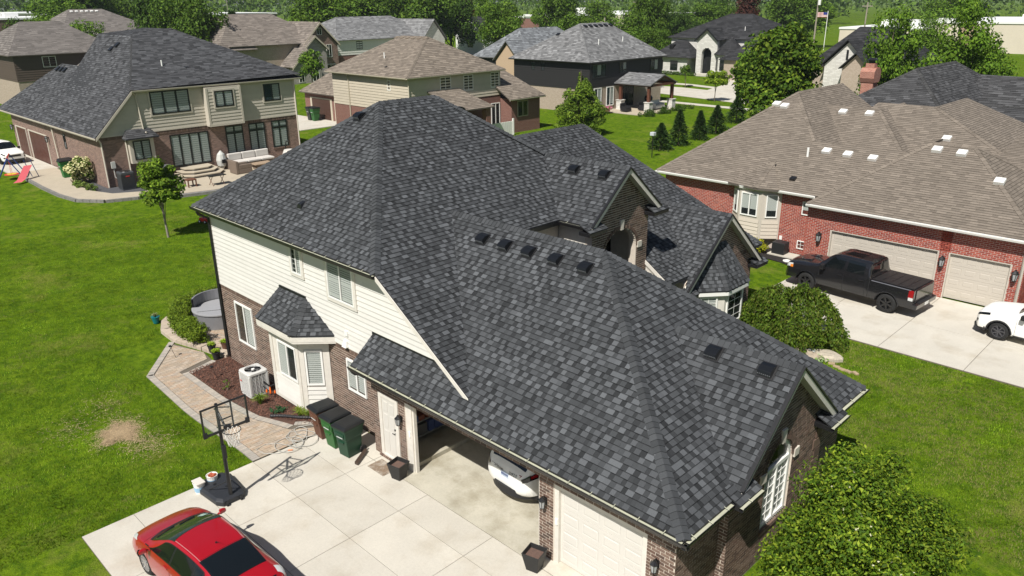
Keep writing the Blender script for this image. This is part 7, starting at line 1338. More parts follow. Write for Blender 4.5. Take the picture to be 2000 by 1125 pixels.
# patio furniture
M_wick = mat('wicker', (.17, .13, .1), .9, var=.3, vs=25); M_cush = mat('cushion', (.55, .52, .48), .9)
sf = thing('outdoor_sofa', 'wicker outdoor sofa with off-white cushions against the brick wall', 'sofa', (-55.3, 19.6, -.3))
one('frame', M_wick, sf, lambda b: (b.box(-56.2, -54.9, 17.8, 21.6, -.28, .15), b.box(-56.3, -56.05, 17.8, 21.6, .15, .75), b.box(-56.1, -54.9, 17.55, 17.8, -.28, .5)))
for k in range(3): one('seat_cushion', M_cush, sf, lambda b: b.box(-56.0, -54.85, 17.85+1.25*k, 19.05+1.25*k, .16, .34), bevel=.05); one('back_cushion', M_cush, sf, lambda b: b.box(-56.15, -55.85, 17.85+1.25*k, 19.05+1.25*k, .35, .9), bevel=.06)
ar = thing('outdoor_armchair', 'wicker outdoor armchair with its back to the lawn', 'chair', (-53.5, 17.6, -.3)); one('frame', M_wick, ar, lambda b: (b.box(-54.1, -52.9, 17.0, 17.25, -.28, .75), b.box(-54.1, -52.9, 17.25, 18.4, -.28, .1), b.box(-53.15, -52.9, 17.25, 18.4, .1, .45), b.box(-54.1, -53.85, 17.25, 18.4, .1, .45)), bevel=.04); one('seat_cushion', M_cush, ar, lambda b: b.box(-53.8, -53.2, 17.3, 18.4, .12, .28), bevel=.04)
tb = thing('coffee_table', 'low tan coffee table in front of the wicker sofa', 'table', (-53.9, 19.8, -.3)); one('top', mat('wood_tan', (.34, .25, .17), .6, var=.15, vs=6), tb, lambda b: b.box(-54.4, -53.3, 18.9, 20.6, .12, .18)); one('base', M_wick, tb, lambda b: b.box(-54.2, -53.5, 19.1, 20.4, -.28, .12))
st = thing('stool', 'small brown wooden stool standing on the patio', 'stool', (-51.6, 12.6, -.3)); M_wdb = mat('wood_brown', (.14, .06, .035), .6)
one('seat', M_wdb, st, lambda b: b.box(-51.95, -51.25, 12.25, 12.95, .2, .27))
for sx in (-.3, .3):
    for sy in (-.3, .3): one('leg', M_wdb, st, lambda b: b.box(-51.6+sx-.04, -51.6+sx+.04, 12.6+sy-.04, 12.6+sy+.04, -.28, .2))
ft = thing('folding_table', 'black folding table with crossed legs on the patio', 'table', (-50.7, 14.2, -.3)); one('top', M_black, ft, lambda b: b.box(-51.1, -50.3, 13.6, 14.9, .42, .47))
for y in (13.8, 14.7):
    for s in (-1, 1): one('leg', mat('wood_brown'), ft, lambda b: b.tube([(-50.7-s*.35, y, .42), (-50.7+s*.35, y, -.3)], .025, 5))
sc_ = thing('egg_chair', 'round white hanging chair on a curved black stand at the sofa end', 'chair', (-53.4, 22.2, -.3)); one('stand', M_black, sc_, lambda b: b.tube([(-54.0, 22.4, -.25), (-54.4, 22.4, .8), (-54.0, 22.3, 1.6), (-53.3, 22.2, 1.75)], .05, 6)); one('shell', M_cush, sc_, lambda b: b.lathe([(.1, .1), (.5, .3), (.62, .7), (.45, 1.1)], (-53.4, 22.2, -.1), 14))
bt = thing('inflatable_boat', 'grey folded kayak leaning on the brick wall beside the steps', 'kayak', (-55.9, 17.3, -.3)); one('hull', mat('hull_grey', (.5, .5, .47), .6), bt, lambda b: b.lathe([(.02, -.0), (.35, .35), (.42, .8), (.3, 1.3), (.02, 1.6)], (-55.9, 17.25, -.3), 10)); one('seat', M_black, bt, lambda b: b.box(-55.6, -55.4, 17.1, 17.4, .3, .6))
gr_ = thing('grill', 'dark covered grill half hidden behind the young maple', 'grill', (-55.6, 12.5, -.3)); one('body', M_plastic, gr_, lambda b: b.box(-55.9, -55.3, 12.0, 13.0, -.28, .6), bevel=.1); one('lid', M_steel, gr_, lambda b: b.box(-55.85, -55.35, 12.1, 12.9, .6, .85), bevel=.1)
# driveway and pavement beyond the greige house
slab('driveway', [(-140, 4.6), (-68, 4.6), (-68, 8.2), (-140, 8.2)], -.44, M_conc, .1)
# ================================================================ houses further off
def far_window(h, F, a0, a1, z0, z1, fr, lights=2, blind='none', pane=None): return window(h, F, a0, a1, z0, z1, fr, lights=lights, blind=blind, pane=pane or M_glassd, fw_=.065)
# ---- beige two-storey house in the middle
bh = thing('beige_house', 'two-storey beige sided house with tan hip roof behind the charcoal ridge', 'house', (-60, 42, -.5))
hp = hip(-66.9, -53.0, 34.9, 48, 6.0, 9.35, 'x', 5, 4.6); br_ = nroof(bh, hp, [.2, .215, .235, .25], (1, .84, .68), M_deckb, .26, (.3, .8), lowk=.82); hipcaps(br_, hp, [.2, .215], (1, .84, .68))
tagwall(bh, -66.3, -53.4, 35.4, 47.6, -.6, 5.9, M_bk3); Fb1, Fb2 = FX(-53.4), FY(35.4)
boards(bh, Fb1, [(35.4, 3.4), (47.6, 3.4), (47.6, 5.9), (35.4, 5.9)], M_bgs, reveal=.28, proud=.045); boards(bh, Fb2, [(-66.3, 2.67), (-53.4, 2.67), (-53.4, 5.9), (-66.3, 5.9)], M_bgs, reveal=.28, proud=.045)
for a0, a1 in ((39.3, 40.7), (42.4, 43.7), (46.2, 47.4)): far_window(bh, Fb1, a0, a1, 4.2, 5.75, M_white)
far_window(bh, Fb2, -56.7, -56.2, 4.6, 5.65, M_white, 1); window(bh, Fb1, 46.2, 47.5, -.2, 2.6, M_white, lights=2, blind='none', fw_=.1)
gutter(bh, (-53.0, 34.9, 5.98), (-53.0, 48, 5.98), (1, 0, 0), M_bgs); gutter(bh, (-66.9, 34.9, 5.98), (-53, 34.9, 5.98), (0, -1, 0), M_bgs); downspout(bh, [(-53.3, 35.3, 5.9), (-53.3, 35.3, -.5)], M_bgs); downspout(bh, [(-63.5, 35.2, 5.9), (-63.3, 35.3, 5.5), (-63.3, 35.3, -.5)], M_bgs)
for k in range(6): box_vent(br_, (-62.3+.95*k, 41.2, 9.15), (0, -.5, 1), (0, 1, .5), mat('vent_tan', (.2, .16, .12), .7), .22)
pipe_vent(br_, (-59.9, 37.6, 7.35), .6); box_vent(br_, (-57.9, 36.3, 6.65), (0, -.5, 1), (0, 1, .5), M_black, .13); box_vent(br_, (-54.2, 41.2, 6.7), (.6, 0, 1), (-1, 0, .6), M_black, .13)
wp_ = [[(-51.3, 46.9, 3.05), (-51.3, 52.4, 3.05), (-56.5, 49.8, 6.2), (-57, 46.9, 6.4)], [(-51.3, 52.4, 3.05), (-64, 52.4, 3.05), (-60, 49.8, 6.2), (-56.5, 49.8, 6.2)]]; nroof(bh, wp_, [.2, .215, .235, .25], (1, .84, .68), M_deckb, .26, (.3, .8), name='wing_roof', lowk=.82); tagwall(bh, -63, -51.75, 47.62, 52, -.6, 3.0, M_bk3, 'wing_wall'); Fb3 = FX(-51.75); far_window(bh, Fb3, 48.5, 50.1, 1.1, 2.75, M_bgs); gutter(bh, (-51.3, 46.9, 3.03), (-51.3, 52.4, 3.03), (1, 0, 0), M_bgs)
pp = [[(-49.9, 38.6, 2.85), (-49.9, 43.4, 2.85), (-53.4, 41.6, 4.55), (-53.4, 37.6, 4.55)], [(-49.9, 43.4, 2.85), (-53.4, 44.4, 2.85), (-53.4, 41.6, 4.55)]]; nroof(bh, pp, [.2, .215, .235, .25], (1, .84, .68), M_deckb, .26, (.3, .8), name='porch_roof', lowk=.82); one('porch_column', M_bk3, bh, lambda b: b.box(-50.7, -50.1, 42.4, 43.0, -.5, 2.8)); one('porch_column', M_bk3, bh, lambda b: b.box(-50.7, -50.1, 39.0, 39.6, -.5, 2.8))
gp_ = [[(-80.3, 39.4, 2.6), (-66.0, 39.4, 2.6), (-66.3, 43, 5.6), (-76, 43, 5.6)], [(-80.3, 39.4, 2.6), (-76, 43, 5.6), (-80.3, 47, 2.6)]]; nroof(bh, gp_, [.2, .215, .235, .25], (1, .84, .68), M_deckb, .26, (.3, .8), name='garage_roof', lowk=.82); tagwall(bh, -79.8, -66.32, 39.9, 47, -.6, 2.6, M_bk3, 'garage_wall'); Fg = FY(39.9)
for a0, a1 in ((-78.2, -74.2), (-73.0, -70.2)): panel_door(bh, Fg, a0, a1, -.5, 1.9, 4, 4, mat('door_dark', (.07, .035, .025), .6), d=.03); one('door_casing', M_bgs, bh, lambda b: (b.fbox(Fg, a0-.35, a0, -.5, 2.05, 0, .06), b.fbox(Fg, a1, a1+.35, -.5, 2.05, 0, .06), b.fbox(Fg, a0, a1, 1.92, 2.05, -.01, .055)))
slab('driveway', [(-100, 33.5), (-70.6, 33.5), (-70.6, 39.85), (-100, 39.85)], -.46, M_conc, .08)
for x, c_, lab in ((-76.6, (.03, .035, .03), 'dark wheeled cart beside the green one at the beige house garage'), (-75.7, (.02, .16, .03), 'bright green wheeled cart at the beige house garage')): t = cart(x, 38.6, 0, c_, lab, -.46); t['group'] = 'carts by the beige house'; t.scale = (1.35, 1.35, 1.45)
fn = thing('white_fence', 'short white vinyl fence panel beside the beige house', 'fence', (-50.8, 45.5, -.5))
for k in range(13): one('picket', M_white, fn, lambda b: b.box(-50.85, -50.8, 43.6+.25*k, 43.8+.25*k, -.5, .95))
for y in (43.55, 46.9): one('post', M_white, fn, lambda b: b.box(-50.9, -50.75, y-.08, y+.08, -.5, 1.2))
# ---- black sided house
kh = thing('black_house', 'black sided two-storey house with pale grey hip roof and timber porch', 'house', (-61, 72, -.5))
hp = hip(-68.4, -54.6, 64, 80.3, 5.6, 9.8, 'y', 6.2, 4.4); kr = nroof(kh, hp, PALG, (1, 1.0, 1.0), mat('deck_grey', (.15, .15, .15), .9), .3, (.25, .8), lowk=.75); hipcaps(kr, hp, PALG[:2], (1, 1, 1))
tagwall(kh, -67.9, -55.0, 64.5, 79.8, -.6, 2.5, M_bkt); tagwall(kh, -67.88, -55.02, 64.52, 79.78, 2.5, 5.5, M_bls, 'upper_wall'); Fk1, Fk2 = FX(-55.0), FY(64.5)
boards(kh, Fk1, [(64.5, 2.5), (79.8, 2.5), (79.8, 5.5), (64.5, 5.5)], M_bls, reveal=.28, proud=.045); boards(kh, Fk2, [(-67.9, 2.3), (-55, 2.3), (-55, 5.5), (-67.9, 5.5)], M_bls, reveal=.28, proud=.045)
for a0, a1, z0, z1, n_ in ((64.9, 67.6, 3.65, 5.3, 3), (70.3, 71.8, 3.9, 5.3, 2), (77.0, 78.8, 3.8, 5.25, 2), (65.3, 66.8, .2, 2.45, 2), (67.8, 69.3, .1, 2.45, 2)): window(kh, Fk1, a0, a1, z0, z1, M_black if z1 > 3 else M_white, lights=n_, blind=('none', 'shade'), pane=M_glz, fw_=.1, d=.04)
for a0, a1 in ((-64.7, -64.1), (-63.0, -62.4)): far_window(kh, Fk2, a0, a1, 4.25, 5.35, M_black, 1, 'shade', M_glz)
gutter(kh, (-54.6, 64, 5.58), (-54.6, 80.3, 5.58), (1, 0, 0), M_black); gutter(kh, (-68.4, 64, 5.58), (-54.6, 64, 5.58), (0, -1, 0), M_black)
for k in range(6): box_vent(kr, (-60.9, 70.6+1.05*k, 9.5), (.6, 0, 1), (-1, 0, .6), M_black, .25)
for x, y in ((-63.5, 68.3), (-62.2, 68.6)): box_vent(kr, (x, y, 8.5), (0, -.65, 1), (0, 1, .65), M_black, .25)
pipe_vent(kr, (-57.5, 69.2, 7.35), .7); pipe_vent(kr, (-57.8, 74.6, 7.55), .6)
wg = hip(-80, -68.4, 68, 84, 5.2, 9.0, 'y', 4, 4); nroof(kh, wg, PALG, (.95, 1, 1.05), mat('deck_grey'), .3, (.25, .8), name='wing_roof', lowk=.75); nroof(kh, gable_y(66.5, 76, -71.5, 2.6, 7.6, 5.0), PALG, (.95, 1, 1.05), mat('deck_grey'), .3, (.25, .8), name='gable_roof'); one('gable_wall', mat('stucco_tan', (.45, .33, .22), .9), kh, lambda b: b.prism([(-73.8, 66.9, 2), (-69.2, 66.9, 2), (-69.2, 66.9, 4.9), (-71.5, 66.9, 7.3), (-73.8, 66.9, 4.9)], (0, .2, 0))); tagwall(kh, -79.5, -68.4, 68.5, 83.5, -.6, 5.2, M_bls, 'wing_wall')
slab('patio', [(-55, 67.0), (-49.5, 67.0), (-48.9, 71), (-49.5, 76), (-55, 76)], -.42, M_pat, .1)
po = thing('timber_porch', 'timber porch with grey gable roof and stone footed posts on the black house', 'porch', (-52, 72, -.42)); gp2 = gable_x(-49.4, -55.0, 72.3, 2.95, 3.95, 2.85); pr2 = nroof(po, gp2, PALG, (1, 1, 1), mat('deck_grey'), .3, (.25, .8), lowk=.75); M_tim = mat('timber', (.11, .04, .022), .7, var=.2, vs=4)
for x, y in ((-49.9, 69.8), (-49.9, 74.8), (-54.2, 69.8)): p_ = one('post', M_tim, po, lambda b: b.box(x-.17, x+.17, y-.17, y+.17, .7, 2.8)); one('post_base', M_stw, p_, lambda b: (b.box(x-.38, x+.38, y-.38, y+.38, -.42, .7), b.box(x-.45, x+.45, y-.45, y+.45, .7, .78)))
for y in (69.8, 74.8): one('beam', M_tim, po, lambda b: b.box(-55, -49.5, y-.15, y+.15, 2.6, 2.86))
one('truss', M_tim, po, lambda b: (b.box(-49.75, -49.5, 69.6, 75.0, 2.62, 2.88), [b.hexa([(-49.72, 72.3, 3.6), (-49.72, 72.3+s*2.7, 2.75), (-49.52, 72.3+s*2.7, 2.75), (-49.52, 72.3, 3.6), (-49.72, 72.3, 3.85), (-49.72, 72.3+s*2.7, 2.95), (-49.52, 72.3+s*2.7, 2.95), (-49.52, 72.3, 3.85)]) for s in (-1, 1)])); window(kh, Fk1, 70.6, 73.6, -.3, 2.4, M_black, lights=3, blind='none', fw_=.1)
for i, (x, y, w) in enumerate(((-52.2, 68.3, 1.0), (-51.2, 70.6, 1.0), (-50.9, 73.2, 2.0))):
    t = thing('lounge_chair', ('dark wicker lounge chair at the left end of the timber porch', 'dark wicker lounge chair behind the front porch post', 'pale cushioned bench under the timber porch')[i], 'chair', (x, y, -.42)); one('frame', M_plastic if i < 2 else M_white, t, lambda b: (b.box(x-.5, x+.5, y-w*.5, y+w*.5, -.3, .0), b.box(x-.55, x-.4, y-w*.5, y+w*.5, 0, .6), b.box(x-.5, x+.4, y-w*.5, y-w*.5+.1, 0, .3), b.box(x-.5, x+.4, y+w*.5-.1, y+w*.5, 0, .3))); one('cushion', M_plastic if i < 2 else M_cush, t, lambda b: b.box(x-.4, x+.45, y-w*.4, y+w*.4, .0, .15), bevel=.04)
gl = thing('grill', 'black round grill under the timber porch', 'grill', (-53.0, 74.2, -.42)); one('bowl', M_black, gl, lambda b: b.lathe([(.1, .5), (.5, .8), (.55, 1.1), (.4, 1.4), (.05, 1.5)], (-53, 74.2, -.42), 12)); one('leg', M_black, gl, lambda b: b.tube([(-53, 74.2, -.42), (-53, 74.2, .2)], .06, 6))
C = [(-48.6+rng.uniform(-.3, .3)+.9*sin(k*.5), 66.6+.26*k, -.3) for k in range(40)]; t = thing('low_hedge', 'low dark hedge edging the porch of the black house', 'hedge', (-48.7, 71, -.54)); Q, T = leafcloud(C, np.full((40, 3), .38), 3200, .17, G_dark); qmesh('foliage', Q-np.array((-48.7, 71, -.54)), T, M_fol, t); one('stem', M_bark, t, lambda b: b.tube([(-48.7, 70, -.5), (-48.7, 72, -.4)], .05, 5))
shrub('flower_bush', 'pink flowering bush at the porch corner of the black house', (-53.6, 66.3, -.54), .7, .9, G_mid, 300, .2, 61, blossom=(420, .17, (.6, .2, .4)))
# lamp post with a small box on top
lp_ = thing('post_box', 'slim dark post with white box top in front of the first spruce', 'lamp post', (-32.8, 46.2, -.54)); one('post', M_black, lp_, lambda b: b.tube([(-32.8, 46.2, -.56), (-32.8, 46.2, 1.45)], .045, 6)); one('head', mat('box_pale', (.5, .52, .55), .5), lp_, lambda b: b.box(-33.0, -32.6, 46.0, 46.4, 1.42, 1.72), bevel=.03)
# ---- road and white stone house across it
road = slab('road', [(-260, 88), (-62, 88.5), (-40, 84), (40, 82), (40, 91), (-40, 93), (-62, 97), (-260, 97)], -.47, M_conc, .05); road2 = slab('pavement', [(-120, 81.2), (-38, 79.3), (-38, 80.7), (-120, 82.6)], -.45, M_conc, .05); slab('pavement', [(-150, 101), (-64, 100.5), (-52, 97), (-52, 98.6), (-64, 102.2), (-150, 102.8)], -.45, M_conc, .05); slab('driveway', [(-57, 94), (-49, 93), (-55, 109), (-66, 117), (-69, 117), (-60, 106)], -.44, M_conc, .05)
wh = thing('white_stone_house', 'white stone house with dark hip roof, tall arched entry and round turret', 'house', (-72, 122, -.5))
pal_b = [.03, .036, .042, .05]
hw_ = hip(-80.5, -60, 119, 136, 5.9, 9.9, 'x', 8, 8); wr_ = nroof(wh, hw_, pal_b, (1, 1, 1.05), M_deck, .4, (.5, 1.4)); hipcaps(wr_, hw_, pal_b[:2], (1, 1, 1)); tagwall(wh, -80, -60.5, 119.5, 135.5, -.5, 5.8, M_stw)
lw_ = hip(-82, -73, 115.5, 128, 2.6, 6.2, 'y', 5, 4); nroof(wh, lw_, pal_b, (1, 1, 1.05), M_deck, .4, (.5, 1.4), name='wing_roof'); tagwall(wh, -81.3, -74.2, 116.2, 127, -.5, 2.5, M_stw, 'wing_wall'); Fw = FY(116.2)
for a0, a1 in ((-81.0, -79.4), (-77.8, -76.2)): far_window(wh, Fw, a0, a1, .2, 1.9, M_black)
gx = gable_y(116.6, 126, -70.75, 2.35, 7.75, 5.7); nroof(wh, gx, pal_b, (1, 1, 1.05), M_deck, .4, (.5, 1.4), name='gable_roof')
b = MB(); z = -.5; Fp = FY(117)
while z < 7.4:
    t_ = 2.1 if z < 5.6 else max(.05, 2.1*(7.5-z)/1.9)
    for a, c_ in arch_spans(z+.1, -70.75, 1.0, 3.3, 1.0, -70.75-t_, -70.75+t_): b.fbox(Fp, a, c_, z, z+.2, -.6, 0)
    z += .2
b.build('entry_wall', M_stw, wh); one('entry_recess', M_room, wh, lambda b: b.box(-72, -69.5, 118.2, 118.3, -.5, 4.6)); one('door', M_black, wh, lambda b: b.box(-71.5, -70, 118.05, 118.18, -.4, 2.6)); one('entry_step', M_conc, wh, lambda b: b.box(-72, -69.5, 115.2, 117, -.5, -.1))
one('gable_trim', M_black, wh, lambda b: [b.hexa([(-70.75, 116.5, 7.4), (-70.75+s*2.4, 116.5, 5.35), (-70.75+s*2.4, 116.6, 5.35), (-70.75, 116.6, 7.4), (-70.75, 116.5, 7.75), (-70.75+s*2.4, 116.5, 5.7), (-70.75+s*2.4, 116.6, 5.7), (-70.75, 116.6, 7.75)]) for s in (-1, 1)])
tc_ = (-66.7, 118.4); oc = [(tc_[0]+2.6*cos(pi/8+k*pi/4), tc_[1]+2.6*sin(pi/8+k*pi/4)) for k in range(8)]; b = MB(); b.prism([(x, y, -.5) for x, y in oc], (0, 0, 3.9)); b.build('turret', M_stw, wh); tr_ = [[(tc_[0]+3.0*cos(pi/8+k*pi/4), tc_[1]+3.0*sin(pi/8+k*pi/4), 3.35), (tc_[0]+3.0*cos(pi/8+(k+1)*pi/4), tc_[1]+3.0*sin(pi/8+(k+1)*pi/4), 3.35), (tc_[0], tc_[1], 6.3)] for k in range(8)]; nroof(wh, tr_, pal_b, (1, 1, 1.05), M_deck, .4, (.4, 1.2), name='turret_roof')
for k in range(8):
    p, q = oc[k], oc[(k+1) % 8]; Fs = seg_frame(p, q) if True else None; m_ = ((p[0]+q[0])/2-tc_[0], (p[1]+q[1])/2-tc_[1])
    if m_[1] < 1: window(wh, Fs, .35, 1.65, .6, 2.8, M_black, lights=2, transom=2.3, blind='none', pane=M_glassd, fw_=.08)
tagwall(wh, -64.2, -60.2, 112, 119.4, -.5, 2.8, M_bkt, 'garage_wall'); nroof(wh, hip(-65, -56, 111.5, 121, 2.9, 6.4, 'y', 4.5, 4), pal_b, (1, 1, 1.05), M_deck, .4, (.5, 1.4), name='garage_roof')
dm = one('dormer', M_black, wh, lambda b: b.box(-78.9, -78.1, 117.2, 119.5, 3.4, 4.7), bevel=.1)
C = [(-82+.35*k, 115.2, -.25) for k in range(30)]; t = thing('foundation_hedge', 'low clipped hedge along the front of the white stone house', 'hedge', (-77, 115.2, -.54)); Q, T = leafcloud(C, np.full((30, 3), .42), 1600, .25, G_dark); qmesh('foliage', Q-np.array((-77, 115.2, -.54)), T, M_fol, t); one('stem', M_bark, t, lambda b: b.tube([(-78, 115.2, -.5), (-76, 115.2, -.4)], .05, 5))
# ---- dark gabled house right of the oak
gh = thing('dark_gabled_house', 'dark roofed house with pale stone gables behind the brick chimney', 'house', (-37, 104, -.5)); nroof(gh, hip(-44, -31.5, 100, 118, 3.7, 8.6, 'x', 3.2, 4), pal_b, (1, 1, 1.05), M_deck, .4, (.5, 1.4)); tagwall(gh, -43.3, -32.2, 100.7, 117, -.5, 3.6, M_bkt)
nroof(gh, gable_y(98.8, 108, -38.2, 3.4, 7.3, 3.9), pal_b, (1, 1, 1.05), M_deck, .4, (.5, 1.4), name='gable_roof'); gw_ = one('gable_wall', M_stw, gh, lambda b: b.prism([(-41.2, 99.4, -.5), (-35.2, 99.4, -.5), (-35.2, 99.4, 3.9), (-38.2, 99.4, 6.9), (-41.2, 99.4, 3.9)], (0, 1.4, 0))); one('slot_window', M_black, gh, lambda b: b.box(-38.35, -38.05, 99.33, 99.42, 4.6, 5.9))
nroof(gh, gable_y(97.6, 106, -36.4, 2.1, 5.7, 3.6), pal_b, (1, 1, 1.05), M_deck, .4, (.5, 1.4), name='gable_roof'); one('gable_wall', M_bkt, gh, lambda b: b.prism([(-38.2, 98.2, -.5), (-34.6, 98.2, -.5), (-34.6, 98.2, 3.6), (-36.4, 98.2, 5.4), (-38.2, 98.2, 3.6)], (0, 1, 0)))
# ---- tan stone house
sh_ = thing('stone_gable_house', 'tan roofed house with three stone gables behind the greige house', 'house', (-127, 62, -.5)); tn = (1, .86, .74); pt = [.17, .19, .21, .23]
nroof(sh_, hip(-142, -120.5, 51, 71, 6.0, 10.9, 'y', 5.6, 6), pt, tn, M_deckb, .4, (.4, 1.2)); tagwall(sh_, -141.4, -121.1, 51.6, 70.4, -.6, 5.9, M_bkt)
for yc, a, zp, zb, xf, m_, zw in ((68, 3.9, 9.5, 5.6, -119.6, M_bk2, 5.5), (66.2, 2.6, 7.3, 5.0, -118.6, M_stg, 5), (63.1, 3.1, 5.3, 2.3, -116.6, M_stg, 2.2)):
    nroof(sh_, gable_x(xf, -131, yc, a, zp, zb), pt, tn, M_deckb, .4, (.4, 1.2), name='gable_roof'); one('gable_wall', m_, sh_, lambda b: b.prism([(xf-.5, yc-a+.3, -.6), (xf-.5, yc+a-.3, -.6), (xf-.5, yc+a-.3, zw), (xf-.5, yc, zp-.3), (xf-.5, yc-a+.3, zw)], (-1, 0, 0)))
    one('rake_trim', M_bgs, sh_, lambda b: [b.hexa([(xf-.05, yc, zp-.35), (xf-.05, yc+s*a, zb-.35), (xf+.05, yc+s*a, zb-.35), (xf+.05, yc, zp-.35), (xf-.05, yc, zp), (xf-.05, yc+s*a, zb), (xf+.05, yc+s*a, zb), (xf+.05, yc, zp)]) for s in (-1, 1)])
for xf, a0, a1, z0, z1 in ((-120.1, 67.5, 68.5, 7.3, 8.5), (-120.1, 69.2, 70.3, 3.4, 5.6), (-119.1, 65.7, 66.8, 3.3, 4.8), (-117.1, 62.6, 63.7, 2.6, 3.9), (-117.1, 64.0, 65.4, -.3, 1.6), (-117.1, 61.3, 62.4, -.3, 1.6), (-120.1, 68.8, 70.9, -.2, 2.2)): far_window(sh_, FX(xf), a0, a1, z0, z1, M_white)
nroof(sh_, hip(-132, -120.4, 49, 56, 5.4, 9.2, 'x', 3.5, 3.5), pt, tn, M_deckb, .4, (.4, 1.2), name='wing_roof'); tagwall(sh_, -131.5, -121, 49.5, 55.5, -.6, 5.3, M_bkt, 'wing_wall'); pipe_vent(wr_, (-66, 121.5, 7.3), .6)
tree('yard_tree', 'bright narrow green tree in front of the stone gables', 'tree', (-108.5, 58.6, -.54), 6.9, 2.1, G_lime, 2600, .36, 34, .12, seed=71, cr=.8)
# ---- grey roofed house, brown house, distant roofs
g2h = thing('grey_roof_house', 'cream sided house with pale grey roof behind the beige house', 'house', (-130, 84, -.5)); nroof(g2h, hip(-140, -121.5, 72.3, 97, 6.1, 10.0, 'y', 6.5, 5), PALG, (1, 1, 1), mat('deck_grey'), .4, (.3, 1.1), lowk=.8); tagwall(g2h, -139.5, -122, 72.8, 96.5, -.6, 3.4, M_bk3); tagwall(g2h, -139.5, -122.02, 72.82, 96.48, 3.4, 6.0, M_cream, 'upper_wall'); boards(g2h, FX(-122), [(72.8, 3.4), (96.5, 3.4), (96.5, 6), (72.8, 6)], M_cream, reveal=.4, proud=.05); boards(g2h, FY(72.8), [(-139.5, 3.4), (-122, 3.4), (-122, 6), (-139.5, 6)], M_cream, reveal=.4, proud=.05); far_window(g2h, FX(-122), 77, 78.4, 4.3, 5.8, M_black)
nroof(g2h, gable_x(-119, -132, 94, 3.2, 9.4, 5.6), PALG, (1, 1, 1), mat('deck_grey'), .4, (.3, 1.1), name='gable_roof'); one('gable_wall', M_stw, g2h, lambda b: b.prism([(-119.4, 91.2, 0), (-119.4, 96.8, 0), (-119.4, 96.8, 5.6), (-119.4, 94, 9.0), (-119.4, 91.2, 5.6)], (-1, 0, 0)))
wn = thing('brown_house', 'brown sided two-storey house with taupe roof at the upper left', 'house', (-122, 26, -.5)); tp = (1, .9, .82); nroof(wn, hip(-137, -114.5, 17.4, 32, 6.6, 10.6, 'y', 5, 4.4), [.15, .17, .19], tp, M_deckb, .4, (.4, 1.2), lowk=.85); tagwall(wn, -136.5, -115, 18, 31.5, -.6, 3.2, M_bkt); tagwall(wn, -136.5, -115.02, 18.02, 31.48, 3.2, 6.5, M_brs, 'upper_wall'); boards(wn, FX(-115), [(18, 3.2), (31.5, 3.2), (31.5, 6.5), (18, 6.5)], M_brs, reveal=.3, proud=.05); boards(wn, FY(18), [(-136.5, 3.2), (-115, 3.2), (-115, 6.5), (-136.5, 6.5)], M_brs, reveal=.3, proud=.05); far_window(wn, FX(-115), 21.4, 23.1, 4.9, 6.3, M_white, 2, 'shade'); far_window(wn, FX(-115), 19.3, 20.0, 1, 2.4, M_black)
nroof(wn, hip(-130, -110, 24.5, 36, 4.2, 8.0, 'x', 5, 5), [.15, .17, .19], tp, M_deckb, .4, (.4, 1.2), name='wing_roof', lowk=.85); tagwall(wn, -129, -111, 25, 35.5, -.6, 4.1, M_brs, 'wing_wall')
bn = thing('taupe_roof_house', 'large taupe hip roofed house behind the brown house', 'house', (-160, 44, -.5)); hb = hip(-175, -150, 34.5, 54.5, 7.2, 12.0, 'y', 6, 8); rb_ = nroof(bn, hb, [.16, .18, .2], tp, M_deckb, .5, (.5, 1.4), lowk=.85); tagwall(bn, -174, -150.6, 35.2, 54, -.6, 7.1, M_brs)
for k in range(6): box_vent(rb_, (-161.3, 40.6+.9*k, 11.6), (.5, 0, 1), (-1, 0, .5), M_white, .25)
for nm, lab, xc, yc, hx, hy, ze, zp, m_, pl_, tn_ in (('white_gable_house', 'small white gabled house with black roof left of the stone gables', -195, 95, 8, 5, 7.4, 10.2, M_white, pal_b, (1, 1, 1)), ('white_gable_house', 'white gabled house with black roof behind the grey roofed house', -147, 136, 5.5, 7, 5.2, 8.9, M_white, pal_b, (1, 1, 1)), ('tan_gable_house', 'small white gabled house with tan roof beyond the white stone house', -96, 178, 6, 8, 4.0, 7.0, M_white, [.22, .25], (1, .85, .7)), ('tan_gable_house', 'low tan roofed house below the far brick store', -150, 142, 6, 6, 3.2, 6, M_white, [.22, .25], (1, .85, .72))):
    t = thing(nm, lab, 'house', (xc, yc, -.5)); tagwall(t, xc-hx, xc+hx, yc-hy, yc+hy, -.6, ze, m_)
    pol = gable_x(xc+hx+.5, xc-hx-.5, yc, hy+.5, zp, ze-.2) if xc < -180 else gable_y(yc-hy-.5, yc+hy+.5, xc, hx+.5, zp, ze-.2); nroof(t, pol, pl_, tn_, M_deck, .6, (.6, 1.6))
    if xc < -180: one('gable_wall', m_, t, lambda b: b.prism([(xc+hx, yc-hy, ze), (xc+hx, yc+hy, ze), (xc+hx, yc, zp-.3)], (-.5, 0, 0)))
    else: one('gable_wall', m_, t, lambda b: b.prism([(xc-hx, yc-hy, ze), (xc+hx, yc-hy, ze), (xc, yc-hy, zp-.3)], (0, .5, 0))); far_window(t, FY(yc-hy), xc-1, xc+1, 1.5, 3, M_black)
